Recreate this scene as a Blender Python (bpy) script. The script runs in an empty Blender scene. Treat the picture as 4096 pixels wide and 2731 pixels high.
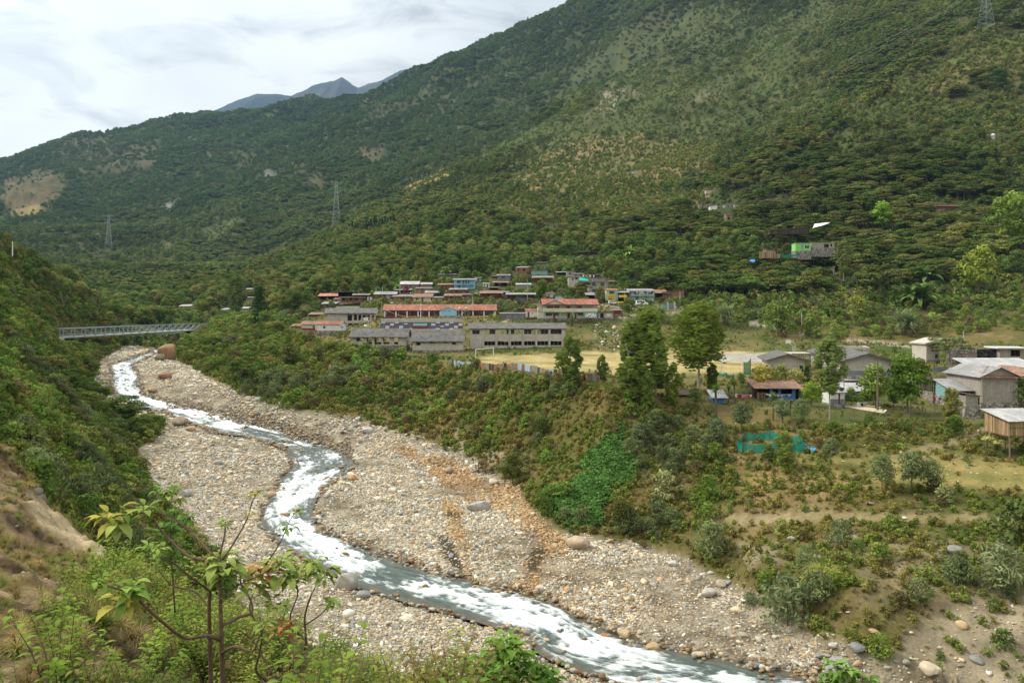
import bpy, math, random
import numpy as np
from mathutils import Vector, Matrix
from mathutils.geometry import delaunay_2d_cdt
random.seed(7); RNG = np.random.default_rng(11)
SC = bpy.context.scene; COL = SC.collection
F = 3186.0; HZ = 1250.0; CX = 2048.0          # focal length and horizon of the survey photograph (pixels)
R = math.radians
def W(u, v, Y):                                # survey point -> world metres (eye at origin, +Y ahead)
    return Vector(((u-CX)/F*Y, Y, (HZ-v)/F*Y))

# ------------------------------------------------------------------ noise
def _hash(ix, iy, seed):
    h = (ix.astype(np.int64)*374761393 + iy.astype(np.int64)*668265263 + seed*974634777) & 0xffffffff
    h = ((h ^ (h >> 13))*1274126177) & 0xffffffff
    h = (h ^ (h >> 16)) & 0xffffffff
    return h.astype(np.float64)/4294967295.0
def vnoise(x, y, seed=0):
    ix = np.floor(x); iy = np.floor(y); fx = x-ix; fy = y-iy
    fx = fx*fx*(3-2*fx); fy = fy*fy*(3-2*fy)
    a = _hash(ix, iy, seed); b = _hash(ix+1, iy, seed); c = _hash(ix, iy+1, seed); d = _hash(ix+1, iy+1, seed)
    return (a*(1-fx)+b*fx)*(1-fy)+(c*(1-fx)+d*fx)*fy
def fbm(x, y, oct=4, seed=0, ridged=False):
    t = 0; amp = 1; tot = 0
    for k in range(oct):
        n = vnoise(x*2**k+17.3*k, y*2**k-9.1*k, seed+k)
        if ridged: n = 1-np.abs(2*n-1)
        t = t+n*amp; tot += amp; amp *= .5
    return t/tot
def pip(u, v, poly):
    inside = np.zeros(u.shape, bool); n = len(poly)
    for i in range(n):
        x1, y1 = poly[i]; x2, y2 = poly[(i+1) % n]
        if y1 == y2: continue
        c = ((y1 > v) != (y2 > v)) & (u < (x2-x1)*(v-y1)/(y2-y1)+x1)
        inside ^= c
    return inside
def blur(a, n):
    for _ in range(n):
        p = np.pad(a, 1, mode='edge')
        a = (p[:-2, 1:-1]+p[2:, 1:-1]+p[1:-1, :-2]+p[1:-1, 2:]+2*p[1:-1, 1:-1])/6
    return a

# ------------------------------------------------------------------ survey: river, banks, terraces, ridges
RIV = [(620,1394,668,1386,-13.3),(600,1410,655,1400,-14),(435,1462,520,1462,-15.8),(449,1500,557,1488,-17.3),(435,1553,556,1545,-19.2),(468,1591,589,1581,-20.7),
 (561,1622,720,1617,-22),(700,1665,880,1650,-23.6),(830,1725,1046,1694,-25.5),(1010,1752,1226,1745,-27),(1133,1797,1400,1785,-28.4),
 (1147,1867,1444,1860,-29.4),(1104,1925,1300,1960,-30),(1053,2011,1258,2020,-30.5),(1025,2090,1285,2090,-31),(1075,2163,1330,2127,-31.3),
 (1248,2260,1444,2177,-31.6),(1459,2365,1610,2235,-32),(1639,2415,1848,2307,-32.3),(1899,2487,2202,2394,-32.7),(2110,2560,2320,2459,-32.9),
 (2144,2620,2527,2560,-33.2),(2310,2690,2700,2595,-33.4),(2454,2760,3033,2646,-33.7),(2900,2900,3560,2780,-34),(3600,3120,4400,2930,-34.5)]
def _nar(r, i):
    a, b, c, d, z = r; k = .0 if i < 8 else .055; return (a+(c-a)*k, b+(d-b)*k, c-(c-a)*k, d-(d-b)*k, z)
RIV = [_nar(r, i) for i, r in enumerate(RIV)]
def zz(u, v, z):  return (u, v, -z*F/(v-HZ))      # ground point given by height
Lr = [zz(a, b, z+.15) for a, b, c, d, z in RIV]; Rr = [zz(c, d, z+.15) for a, b, c, d, z in RIV]
S = [(520,1385,-12.5),(400,1425,-14.2),(372,1500,-16.8),(385,1600,-20.2),(460,1655,-22.2),(600,1680,-23.2),(650,1700,-24),(640,1745,-25),(540,1790,-26.3),
     (560,1870,-27.8),(590,1960,-29),(700,2050,-29.8),(850,2250,-30.8),(1000,2450,-31.3),(1300,2600,-31.8),(1700,2760,-32.2),(2200,2900,-33),(2900,3200,-33.5)]
T = [(700,1372,-12.5),(690,1425,-15),(880,1535,-18.2),(1050,1605,-20.5),(1250,1650,-22.5),(1450,1695,-24.5),(1700,1760,-26.5),(1930,1850,-28.6),
     (2060,1950,-29.8),(2150,2070,-30.6),(2250,2130,-31.2),(2450,2160,-31.5),(2750,2230,-32),(3000,2400,-32.5),(3200,2520,-33),(3450,2640,-33.2),(3800,2760,-33.6),(4300,3000,-34)]
Sl = [zz(*p) for p in S]; Tl = [zz(*p) for p in T]
LINES = [Lr, Rr, Sl, Tl,
 # terrace edge above the river
 [(830,1322,330),(1000,1318,300),(1200,1345,262),(1400,1398,236),(1700,1445,212),(1810,1458,194),(2100,1492,166),(2430,1532,145),(2700,1590,146),(2900,1632,142),
  (3100,1655,137),(3350,1690,130),(3700,1715,127),(4096,1735,121),(4700,1760,115)],
 # football field far side, and terrace steps
 [(1500,1400,246),(1880,1396,245),(2280,1396,240),(2400,1412,232),(2700,1405,248),(3100,1405,246),(3500,1425,222),(4096,1445,200),(4700,1470,185)],
 [(2440,1480,175),(2700,1478,172),(2900,1478,172),(2960,1484,170),(3200,1500,168),(3600,1500,166),(4096,1500,160)],
 [(2700,1570,152),(2950,1570,156),(3100,1575,156),(3400,1590,155),(3800,1600,148),(4096,1610,142),(4700,1640,130)],
 [(1550,1320,264),(1850,1320,264),(2250,1330,262),(2400,1330,262)],
 [(1530,1282,276),(1850,1278,276),(2160,1280,274),(2400,1274,276),(2560,1262,284),(2740,1246,296)],
 [(1180,1300,290),(1400,1290,286),(1530,1276,286),(1700,1268,288),(2000,1262,290),(2160,1272,282)],
 # village lane
 [(1150,1270,330),(1400,1212,318),(1800,1200,318),(2150,1208,320),(2400,1222,312),(2600,1226,310),(2750,1230,308)],
 # foot of the right slope
 [(2780,1236,312),(2900,1270,300),(3000,1310,282),(3150,1340,268),(3300,1352,262),(3600,1368,255),(4096,1372,245),(4700,1380,230)],
 # lower right: grass terrace, path
 [(2700,1780,134),(2950,1800,126),(3300,1830,118),(3560,1810,120),(4096,1815,114),(4700,1840,105)],
 [(2880,2000,114),(3300,1960,107),(3700,1950,104),(4096,1945,101),(4700,1980,92)],
 [(2700,2090,112),(2860,2080,109),(3200,2078,103),(3600,2075,98),(4096,2080,93),(4700,2120,82)],
 [(3000,2250,92),(3400,2330,82),(3800,2300,82),(4096,2250,82),(4700,2300,72)],
 [(3300,2500,74.5),(3700,2560,70),(4096,2600,66),(4700,2700,58)],
 # mid bank
 [(1300,1500,215),(1700,1600,184),(2100,1720,152),(2400,1850,128),(2650,1900,122)],
 # near crest (camera side) and ground in front of it
 [(-1200,1500,34),(-400,1700,30),(0,1800,28),(130,1995,26),(330,2160,24),(530,2300,22),(720,2440,19),(950,2560,15.5),(1400,2690,11.5),(2000,2830,9),(2600,2960,7.5),(3200,3100,6.5),(4096,3300,6),(5200,3500,5.5)],
 [(-1200,2200,10),(-400,2400,8.5),(0,2560,7.6),(400,2760,7),(800,2900,6.6),(1500,3100,5.8),(2500,3300,5),(4096,3600,4.6),(5200,3700,4.4)],
 [(-2200,4400,1.8),(0,4600,1.8),(2000,4800,1.8),(4096,4900,1.8),(6000,5000,1.8)],
 # hidden fall behind the near crest
 [(-1200,1520,42),(-400,1720,38),(0,1850,36),(300,2230,34),(600,2550,34),(1000,2950,34),(1600,3300,34),(2600,3600,36),(4096,3800,40),(5200,3800,44)],
 # left hillside
 [(-1200,1400,60),(-400,1600,52),(0,1790,46),(120,1950,48),(300,2135,52),(480,2260,58),(640,2330,64)],
 [(-1200,1100,100),(-400,1280,82),(0,1560,76),(180,1760,82),(300,1950,84),(480,2060,92),(580,2130,98)],
 [(-800,900,160),(0,1340,130),(160,1500,124),(300,1680,122),(420,1790,132),(500,1840,142)],
 [(0,1150,185),(140,1280,178),(260,1420,182),(320,1560,172),(370,1640,172)],
 [(-1200,560,300),(-400,800,260),(0,985,250),(120,1045,275),(240,1125,305),(330,1190,335),(375,1240,360),(420,1256,395)],
 [(200,1352,240),(300,1400,232),(360,1450,225)], [(235,1376,250),(340,1368,270),(450,1360,300),(560,1352,330),(620,1350,345)], [(240,1345,262),(340,1330,285),(450,1320,318),(540,1316,350)],
 [(-400,850,330),(0,1060,310),(240,1190,360),(375,1262,405)],
 [(-400,1180,400),(0,1200,380),(240,1230,400)],
 # valley floor upstream
 [(560,1310,350),(700,1330,350),(820,1300,350),(1000,1262,350),(1150,1258,345)],
 [(420,1262,430),(600,1262,430),(720,1258,440),(900,1248,420),(1100,1225,400)],
 [(0,1230,520),(300,1210,560),(600,1212,600),(750,1205,560),(950,1190,520)],
 # slopes above the village
 [(1000,1205,440),(1200,1165,430),(1500,1150,360),(1900,1110,372),(2200,1090,390),(2450,1080,388),(2700,1110,372),(2900,1130,360),(3300,1150,342),(3700,1150,330),(4096,1160,315),(4700,1160,300)],
 [(1300,1080,560),(1500,1040,500),(1900,985,520),(2300,950,520),(2700,960,470),(3000,960,440),(3400,950,420),(3700,940,400),(4096,930,380),(4700,900,370)],
 [(1500,955,640),(1900,850,680),(2200,800,700),(2550,790,680),(2850,820,560)],
 [(3200,760,520),(3500,730,480),(3800,720,470),(4096,720,460),(4700,700,450)],
 # near right spur crest
 [(2800,790,600),(2950,700,600),(3150,570,620),(3400,410,650),(3700,225,680),(4096,20,700),(4700,-250,720)],
 [(2980,710,680),(3200,560,720),(3450,400,760),(3700,240,800),(4096,60,840),(4700,-200,880)],
 [(3000,560,860),(3150,420,900),(3350,220,960),(3600,0,1050),(4096,-280,1150),(4700,-560,1200)],
 # spur above the cultivated fields
 [(950,1130,640),(1200,1000,800),(1500,850,950),(1790,700,1080),(2100,540,1180),(2500,330,1300),(2900,100,1400),(3200,-120,1450),(3900,-600,1500),(5200,-1200,1500)],
 [(900,1140,760),(1200,1010,960),(1500,865,1120),(1790,715,1260),(2100,555,1380),(2450,365,1500)],
 [(2300,560,980),(2700,400,1050),(2950,330,1080)],
 [(1000,1050,1000),(1250,900,1260),(1550,740,1450),(1850,590,1600),(2150,420,1700),(2400,220,1750)],
 # skyline of the big mountain
 [(-1600,900,2000),(-600,760,2150),(0,668,2250),(128,609,2300),(272,553,2400),(442,527,2500),(595,494,2550),(825,456,2650),(1020,417,2750),(1173,398,2750),(1276,409,2700),(1378,366,2600),
  (1616,315,2450),(1786,226,2300),(2000,140,2150),(2254,8,2050),(2700,-200,1950),(3400,-500,1900),(4300,-900,1850),(5200,-1300,1850)],
 [(-1600,1000,1400),(0,850,1500),(400,790,1650),(700,720,1800),(1000,640,1950),(1300,560,2000),(1600,480,1950),(1900,330,1950)],
 [(-1600,1090,900),(0,1010,1000),(300,1020,1000),(500,960,1200),(750,900,1350),(1000,850,1450)],
 [(0,1100,700),(200,1110,720),(400,1150,720),(700,1140,740)],
 [(-2600,1100,4500),(0,950,4500),(2000,700,4500),(5200,-300,4500)], [(-2600,1200,6500),(0,1150,6500),(2000,1100,6500),(5200,800,6500)],
 [(-2600,300,500),(-2600,900,1000),(-2600,1000,2200)],[(-2600,900,120),(-2600,1300,40),(-2600,2400,8)],
 [(5600,-600,900),(5600,700,450),(5600,1100,320),(5600,1450,200),(5600,1700,110),(5600,2500,50)]]
# ------------------------------------------------------------------ TIN -> polar height grid
KL = .6
def densify(line):
    out = []
    for (u1, v1, y1), (u2, v2, y2) in zip(line, line[1:]):
        a1, l1, a2, l2 = (u1-CX)/F, math.log(y1), (u2-CX)/F, math.log(y2)
        n = max(1, int(math.hypot(a2-a1, KL*(l2-l1))/.02))
        for k in range(n):
            t = k/n; out.append((a1+(a2-a1)*t, l1+(l2-l1)*t, v1+(v2-v1)*t))
    u, v, y = line[-1]; out.append(((u-CX)/F, math.log(y), v)); return out
pts = [p for l in LINES for p in densify(l)]
A0, A1, NA = -1.0, 1.0, 1000
L0, L1, NL = math.log(2.2), math.log(6000), 760
ga = np.linspace(A0, A1, NA); gl = np.linspace(L0, L1, NL)
def tin():
    vs = [Vector((p[0], p[1]*KL)) for p in pts]
    res = delaunay_2d_cdt(vs, [], [], 0, 1e-6)
    co, tris, orig = res[0], res[2], res[3]
    val = np.array([pts[o[0]][2] if o else 0 for o in orig])
    X = np.array([c.x for c in co]); Yc = np.array([c.y for c in co])/KL
    G = np.full((NL, NA), np.nan)
    da = ga[1]-ga[0]; dl = gl[1]-gl[0]
    for t in tris:
        i, j, k = t[0], t[1], t[2]
        xs = X[[i, j, k]]; ys = Yc[[i, j, k]]
        c0 = max(0, int((xs.min()-A0)/da)); c1 = min(NA-1, int((xs.max()-A0)/da)+1)
        r0 = max(0, int((ys.min()-L0)/dl)); r1 = min(NL-1, int((ys.max()-L0)/dl)+1)
        if c1 < c0 or r1 < r0: continue
        D = (ys[1]-ys[2])*(xs[0]-xs[2])+(xs[2]-xs[1])*(ys[0]-ys[2])
        if abs(D) < 1e-14: continue
        xx, yy = np.meshgrid(ga[c0:c1+1], gl[r0:r1+1])
        w0 = ((ys[1]-ys[2])*(xx-xs[2])+(xs[2]-xs[1])*(yy-ys[2]))/D
        w1 = ((ys[2]-ys[0])*(xx-xs[2])+(xs[0]-xs[2])*(yy-ys[2]))/D
        w2 = 1-w0-w1; m = (w0 >= -1e-6) & (w1 >= -1e-6) & (w2 >= -1e-6)
        val3 = w0*val[i]+w1*val[j]+w2*val[k]
        sub = G[r0:r1+1, c0:c1+1]; sub[m] = val3[m]
    # fill rows downward from nearest valid
    for r in range(NL-2, -1, -1):
        m = np.isnan(G[r]); G[r][m] = G[r+1][m]
    for r in range(1, NL):
        m = np.isnan(G[r]); G[r][m] = G[r-1][m]
    return G
GV = tin()
GA, GLn = np.meshgrid(ga, gl); GY = np.exp(GLn); GX = GA*GY; GU = GA*F+CX
sm = blur(GV, 5); far = np.clip((GY-400)/400, 0, 1); GV = sm*(1-far)+blur(sm, 14)*far
GZ = (HZ-GV)/F*GY
# relief: spurs and gullies on the mountains, lumps on the banks
amp = np.clip((GY-450)/900, 0, 1)
edge = np.clip((5600-GY)/2500, 0, 1)
wx = GX+60*fbm(GX/300, GY/300, 3, 5); wy = GY+60*fbm(GX/300, GY/300, 3, 6)
GZ += amp*edge*(88*(fbm(wx/420+wy/900, wy/300-wx/900, 5, 3, True)-.62)+20*(fbm(GX/90, GY/90, 3, 9)-.5))
GZ += np.clip((GY-270)/120, 0, 1)*np.clip((GY-60)/100,0,1)*5*(fbm(GX/45, GY/45, 4, 21)-.5)
zn = zz  # keep name
RPOLY = [(a, b) for a, b, c, d, z in RIV]+[(c, d) for a, b, c, d, z in RIV][::-1]
near = GY < 330
GVn = GV.copy()
ju = GU+ (fbm(GX/3, GY/3, 3, 31)-.5)*5200/GY; jv = GV+(fbm(GX/3, GY/3, 3, 32)-.5)*3200/GY
WET = blur((pip(ju, jv, RPOLY) & near & (GY > 50)).astype(float), 2)
BEDPOLY = [(p[0], p[1]) for p in S]+[(p[0], p[1]) for p in T][::-1]
ju2 = GU+(fbm(GX/7, GY/7, 3, 33)-.5)*60; jv2 = GV+(fbm(GX/7, GY/7, 3, 34)-.5)*44
BED = blur((pip(ju2, jv2, BEDPOLY) & (GY > 50) & (GY < 360)).astype(float), 2)
GZ -= WET*(.42+1.1*np.clip((fbm(GX/2.6, GY/2.6, 3, 36)-.34)*3, 0, 1))
midr = np.clip((GY-55)/20, 0, 1)*np.clip((400-GY)/60, 0, 1)
GZ += midr*(BED*(1-WET)*(.55*(fbm(GX/9, GY/9, 4, 41)-.45)+.25*(fbm(GX/1.6, GY/1.6, 2, 42)-.5)))
flat = np.zeros_like(GZ)
FIELD = [(1860,1452),(1960,1424),(2300,1408),(2700,1402),(3140,1408),(3020,1480),(2950,1492),(2700,1505),(2450,1500),(2200,1486)]
flat = np.maximum(flat, pip(GU, GV, FIELD) & (GY > 120) & (GY < 300))
bank = midr*(1-BED)*(1-blur(flat.astype(float), 4))
slope_lump = np.clip((GY-60)/30, 0, 1)
GZ += bank*slope_lump*(1.6*(fbm(GX/11, GY/11, 4, 51)-.5))*np.where((GY > 225) & (GU > 1100) & (GU < 2800), .35, 1)
nr = np.clip((40-GY)/10, 0, 1)
GZ += nr*(.9*(fbm(GX/2.4, GY/2.4, 3, 61, True)-.5)+.35*(fbm(GX/.7, GY/.7, 4, 62)-.5)+.10*(fbm(GX/.22, GY/.22, 3, 63)-.5))*np.clip((GY-4)/6, 0, 1)
GVf = HZ-GZ/GY*F                                # final picture row of every ground point
vis = np.minimum.accumulate(GVf, axis=0)
HID = GVf-np.vstack([vis[:1], vis[:-1]])        # >0: hidden by nearer ground
def gidx(x, y):
    a = x/y; l = np.log(y)
    return (l-L0)/(L1-L0)*(NL-1), (a-A0)/(A1-A0)*(NA-1)
def sample(G, x, y):
    x = np.asarray(x, float); y = np.asarray(y, float)
    r, c = gidx(x, y); r = np.clip(r, 0, NL-1.001); c = np.clip(c, 0, NA-1.001)
    r0 = r.astype(int); c0 = c.astype(int); fr = r-r0; fc = c-c0
    return (G[r0, c0]*(1-fc)+G[r0, c0+1]*fc)*(1-fr)+(G[r0+1, c0]*(1-fc)+G[r0+1, c0+1]*fc)*fr
def gz(x, y): return float(sample(GZ, x, y))
def hit(u, v, ymin=2.5, ymax=5000):             # first ground point seen at a survey pixel
    a = (u-CX)/F; c = (a-A0)/(A1-A0)*(NA-1); c0 = int(c); fc = c-c0
    col = GVf[:, c0]*(1-fc)+GVf[:, c0+1]*fc
    r0 = int((math.log(ymin)-L0)/(L1-L0)*(NL-1))
    for r in range(max(1, r0), NL):
        if col[r] <= v:
            t = (col[r-1]-v)/max(1e-6, col[r-1]-col[r]); t = min(1, max(0, t))
            y = math.exp(gl[r-1]+(gl[r]-gl[r-1])*t)
            return a*y, y
    return a*ymax, ymax

# ------------------------------------------------------------------ materials
def new_mat(name):
    m = bpy.data.materials.new(name); m.use_nodes = True; nt = m.node_tree
    for n in list(nt.nodes): nt.nodes.remove(n)
    return m, nt
class N:                                        # small node-tree writer
    def __init__(s, nt): s.nt = nt
    def n(s, t, **kw):
        nd = s.nt.nodes.new(t)
        for k, v in kw.items():
            if k.startswith('_'): setattr(nd, k[1:], v)
            else:
                key = int(k[1:]) if k[0] == 'i' and k[1:].isdigit() else k.replace('__', ' ')
                if hasattr(v, 'links'): s.nt.links.new(v, nd.inputs[key])
                else: nd.inputs[key].default_value = v
        return nd
    def math(s, op, a, b=0.0, c=None, clamp=False):
        nd = s.nt.nodes.new('ShaderNodeMath'); nd.operation = op; nd.use_clamp = clamp
        for i, v in enumerate((a, b) if c is None else (a, b, c)):
            if hasattr(v, 'links'): s.nt.links.new(v, nd.inputs[i])
            else: nd.inputs[i].default_value = v
        return nd.outputs[0]
    def mix(s, fac, a, b, mode='MIX'):
        nd = s.nt.nodes.new('ShaderNodeMix'); nd.data_type = 'RGBA'; nd.blend_type = mode
        for i, v in ((0, fac), (6, a), (7, b)):
            if hasattr(v, 'links'): s.nt.links.new(v, nd.inputs[i])
            else: nd.inputs[i].default_value = v if i == 0 or len(v) == 4 else (*v, 1)
        return nd.outputs[2]
    def ramp(s, f, stops, interp='LINEAR'):
        nd = s.nt.nodes.new('ShaderNodeValToRGB'); nd.color_ramp.interpolation = interp; cr = nd.color_ramp
        for i, (p, c) in enumerate(stops):
            e = cr.elements[i] if i < 2 else cr.elements.new(p)
            e.position = p; e.color = (*c, 1) if len(c) == 3 else c
        s.nt.links.new(f, nd.inputs[0]); return nd.outputs[0]
    def mapr(s, v, a, b, c, d):
        nd = s.n('ShaderNodeMapRange'); s.nt.links.new(v, nd.inputs[0])
        for i, x in enumerate((a, b, c, d)): nd.inputs[i+1].default_value = x
        return nd.outputs[0]
    def noise(s, vec, scale, detail=4, rough=.6, dist=0):
        nd = s.n('ShaderNodeTexNoise', Scale=scale, Detail=detail, Roughness=rough, Distortion=dist)
        if vec is not None: s.nt.links.new(vec, nd.inputs['Vector'])
        return nd.outputs[0]
    def bump(s, h, strength=.5, dist=.1):
        return s.n('ShaderNodeBump', Height=h, Strength=strength, Distance=dist).outputs[0]
    def out(s, color, rough=.9, normal=None, spec=.2, metal=0.0):
        p = s.n('ShaderNodeBsdfPrincipled')
        for k, v in (('Base Color', color), ('Roughness', rough), ('Specular IOR Level', spec), ('Metallic', metal)):
            if hasattr(v, 'links'): s.nt.links.new(v, p.inputs[k])
            else: p.inputs[k].default_value = (*v, 1) if isinstance(v, tuple) and len(v) == 3 else v
        if normal is not None: s.nt.links.new(normal, p.inputs['Normal'])
        o = s.n('ShaderNodeOutputMaterial'); s.nt.links.new(p.outputs[0], o.inputs[0]); return p, o

def surf(name, col, rough=.85, var=.25, scale=.6, stain=None, stain_amt=.5, bump=.0, spec=.2, metal=0, streak=False):
    m, nt = new_mat(name); g = N(nt)
    tc = g.n('ShaderNodeTexCoord').outputs['Object']
    vec = tc
    if streak:
        mp = g.n('ShaderNodeMapping', Vector=tc); mp.inputs['Scale'].default_value = (1, 1, .12); vec = mp.outputs[0]
    n1 = g.noise(vec, scale, 6, .65); n2 = g.noise(tc, scale*7, 4, .6)
    k = g.math('ADD', g.math('MULTIPLY', n1, .65), g.math('MULTIPLY', n2, .35))
    lo = tuple(c*(1-var*1.6) for c in col); hi = tuple(min(1, c*(1+var*1.2)) for c in col)
    c = g.ramp(k, [(.3, lo), (.7, hi)])
    if stain:
        n3 = g.noise(vec, scale*1.7, 7, .7, .5)
        c = g.mix(g.math('MULTIPLY', g.ramp(n3, [(.48, (0, 0, 0)), (.62, (1, 1, 1))]), stain_amt), c, stain)
    nm = g.bump(n2, bump, .05) if bump else None
    g.out(c, rough, nm, spec, metal); return m

# ------------------------------------------------------------------ object helpers
def link(o, parent=None):
    COL.objects.link(o)
    if parent is not None: o.parent = parent
    return o
def tag(o, label=None, cat=None, group=None, kind=None):
    for k, v in (('label', label), ('category', cat), ('group', group), ('kind', kind)):
        if v: o[k] = v
    return o
def empty(name, loc, rz=0, **kw):
    o = bpy.data.objects.new(name, None); o.location = loc; o.rotation_euler = (0, 0, rz); o.empty_display_size = .5
    link(o); tag(o, kw.get('label'), kw.get('cat'), kw.get('group')); return o
def np_mesh(name, V, Fc, attrs=None, mats=(), smooth=False, mi=None):
    """V (n,3) array; Fc (m,k) array of one face size, or list of such arrays"""
    me = bpy.data.meshes.new(name); V = np.asarray(V, np.float32)
    Fl = Fc if isinstance(Fc, list) else [Fc]; Fl = [np.asarray(f, np.int32) for f in Fl if len(f)]
    idx = np.concatenate([f.ravel() for f in Fl]); cnt = np.concatenate([np.full(len(f), f.shape[1]) for f in Fl])
    me.vertices.add(len(V)); me.vertices.foreach_set('co', V.ravel())
    me.loops.add(len(idx)); me.loops.foreach_set('vertex_index', idx)
    me.polygons.add(len(cnt)); st = np.concatenate([[0], np.cumsum(cnt)[:-1]]).astype(np.int32)
    me.polygons.foreach_set('loop_start', st)
    if smooth: me.polygons.foreach_set('use_smooth', np.ones(len(cnt), bool))
    if mi is not None: me.polygons.foreach_set('material_index', np.asarray(mi, np.int32))
    me.update(calc_edges=True)
    for k, arr in (attrs or {}).items():
        arr = np.asarray(arr, np.float32)
        if arr.ndim == 1: me.attributes.new(k, 'FLOAT', 'POINT').data.foreach_set('value', arr)
        else:
            a4 = np.ones((len(arr), 4), np.float32); a4[:, :3] = arr[:, :3]
            me.attributes.new(k, 'FLOAT_COLOR', 'POINT').data.foreach_set('color', a4.ravel())
    for m in mats: me.materials.append(m)
    return me
class MB:                                       # collects boxes, tubes, prisms into one mesh
    def __init__(s): s.v = []; s.f = []; s.mi = []
    def add(s, vs, fs, mi=0):
        b = len(s.v); s.v += [tuple(x) for x in vs]; s.f += [tuple(b+i for i in f) for f in fs]; s.mi += [mi]*len(fs); return s
    def box(s, x0, y0, z0, x1, y1, z1, mi=0):
        return s.add([(x0,y0,z0),(x1,y0,z0),(x1,y1,z0),(x0,y1,z0),(x0,y0,z1),(x1,y0,z1),(x1,y1,z1),(x0,y1,z1)],
                     [(0,3,2,1),(4,5,6,7),(0,1,5,4),(1,2,6,5),(2,3,7,6),(3,0,4,7)], mi)
    def hexa(s, b, t, mi=0):                    # bottom quad, top quad
        return s.add(list(b)+list(t), [(3,2,1,0),(4,5,6,7),(0,1,5,4),(1,2,6,5),(2,3,7,6),(3,0,4,7)], mi)
    def slab(s, q, th, mi=0):                   # quad q thickened downward
        return s.hexa([(x, y, z-th) for x, y, z in q], q, mi)
    def tube(s, pts, r, n=6, mi=0, cap=True):
        pts = [Vector(p) for p in pts]; rs = r if isinstance(r, (list, tuple)) else [r]*len(pts); b = len(s.v)
        for i, p in enumerate(pts):
            d = (pts[min(i+1, len(pts)-1)]-pts[max(i-1, 0)]).normalized()
            up = Vector((0, 0, 1)) if abs(d.z) < .9 else Vector((1, 0, 0))
            e1 = d.cross(up).normalized(); e2 = d.cross(e1)
            for k in range(n):
                an = 2*math.pi*k/n; s.v.append(tuple(p+(e1*math.cos(an)+e2*math.sin(an))*rs[i]))
        for i in range(len(pts)-1):
            for k in range(n):
                k2 = (k+1) % n; s.f.append((b+i*n+k, b+i*n+k2, b+(i+1)*n+k2, b+(i+1)*n+k)); s.mi.append(mi)
        if cap: s.f.append(tuple(b+k for k in range(n))[::-1]); s.f.append(tuple(b+(len(pts)-1)*n+k for k in range(n))); s.mi += [mi, mi]
        return s
    def build(s, name, mats, parent=None, smooth=False, loc=None, rz=0):
        me = bpy.data.meshes.new(name); me.from_pydata(s.v, [], s.f); me.validate()
        for m in (mats if isinstance(mats, (list, tuple)) else [mats]): me.materials.append(m)
        if len(me.polygons) == len(s.mi): me.polygons.foreach_set('material_index', s.mi)
        if smooth: me.polygons.foreach_set('use_smooth', [True]*len(me.polygons))
        me.update(); o = bpy.data.objects.new(name, me); link(o, parent)
        if loc is not None: o.location = loc
        o.rotation_euler[2] = rz; return o
# ------------------------------------------------------------------ ground colours by land use
_zc = {}
def zone(poly, jit=4.0, scale=12.0, soft=2, ymin=0, ymax=1e9, seed=70):
    key = 2 if scale < 2.5 else 6 if scale < 15 else 25
    if key not in _zc: _zc[key] = (fbm(GX/key, GY/key, 3, 70)-.5, fbm(GX/key, GY/key, 3, 73)-.5)
    r0 = max(0, int((math.log(max(ymin, 2.3))-L0)/(L1-L0)*(NL-1))-6); r1 = min(NL, int((math.log(min(ymax, 5900))-L0)/(L1-L0)*(NL-1))+6)
    q = slice(r0, r1); out = np.zeros_like(GZ)
    ju = GU[q]+_zc[key][0][q]*2*jit*F/GY[q]; jv = GVf[q]+_zc[key][1][q]*.7*jit*F/GY[q]
    out[q] = blur((pip(ju, jv, poly) & (GY[q] > ymin) & (GY[q] < ymax)).astype(float), soft)
    return out
def lerp(C, col, m):
    col = np.asarray(col, float)
    return C*(1-m[..., None])+(col if col.ndim == 3 else col[None, None, :])*m[..., None]
n_a = fbm(GX/60, GY/60, 4, 81); n_b = fbm(GX/14, GY/14, 4, 82); n_c = fbm(GX/3.5, GY/3.5, 3, 83); n_d = fbm(GX/200, GY/200, 4, 84)
def two(c1, c2, n, lo=.35, hi=.65):
    t = np.clip((n-lo)/(hi-lo), 0, 1)[..., None]; return np.array(c1)*(1-t)+np.array(c2)*t
C = two((.035,.050,.018), (.070,.082,.030), n_b)
C = lerp(C, (.095,.08,.038), np.clip((n_a-.56)*5, 0, 1)*.5)
# banks of the river: olive, straw and brown earth
nearb = np.clip((300-GY)/30, 0, 1)*np.clip((GY-30)/20, 0, 1)
C = lerp(C, two((.085,.095,.025), (.18,.135,.05), n_b*.6+n_c*.4, .36, .64), nearb*.9)
C = lerp(C, (.24,.18,.11), nearb*np.clip((n_b*.6+n_c*.4-.6)*8, 0, 1)*.55)
grassy = [(1180,1300),(1400,1240),(1560,1262),(2160,1262),(2400,1222),(2760,1228),(2950,1300),(3150,1352),(3300,1362),(4200,1380),(4200,1745),(3700,1712),(3350,1690),(3100,1655),(2900,1632),(2700,1590),(2430,1530),(2100,1492),(1810,1460),(1700,1445),(1400,1400),(1200,1345)]
gm = zone(grassy, 2.5, 9, 3, 100, 345)
C = lerp(C, two((.07,.095,.025), (.185,.15,.06), n_b*.45+n_a*.2+n_c*.35, .40, .60), gm)
gm2 = zone([(2900,1900),(3300,1810),(3560,1790),(4200,1800),(4200,1960),(3700,1950),(3300,1945),(3000,1980)], 2, 8, 3, 80, 135)
C = lerp(C, two((.12,.135,.035), (.26,.20,.075), n_b*.4+n_c*.6, .35, .65), gm2)
yel = zone([(3330,1850),(3560,1830),(4200,1870),(4200,1960),(3800,1945),(3500,1905)], 2, 8, 3, 80, 135)
C = lerp(C, two((.21,.19,.06), (.34,.27,.10), n_c, .35, .65), yel*.8)
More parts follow.
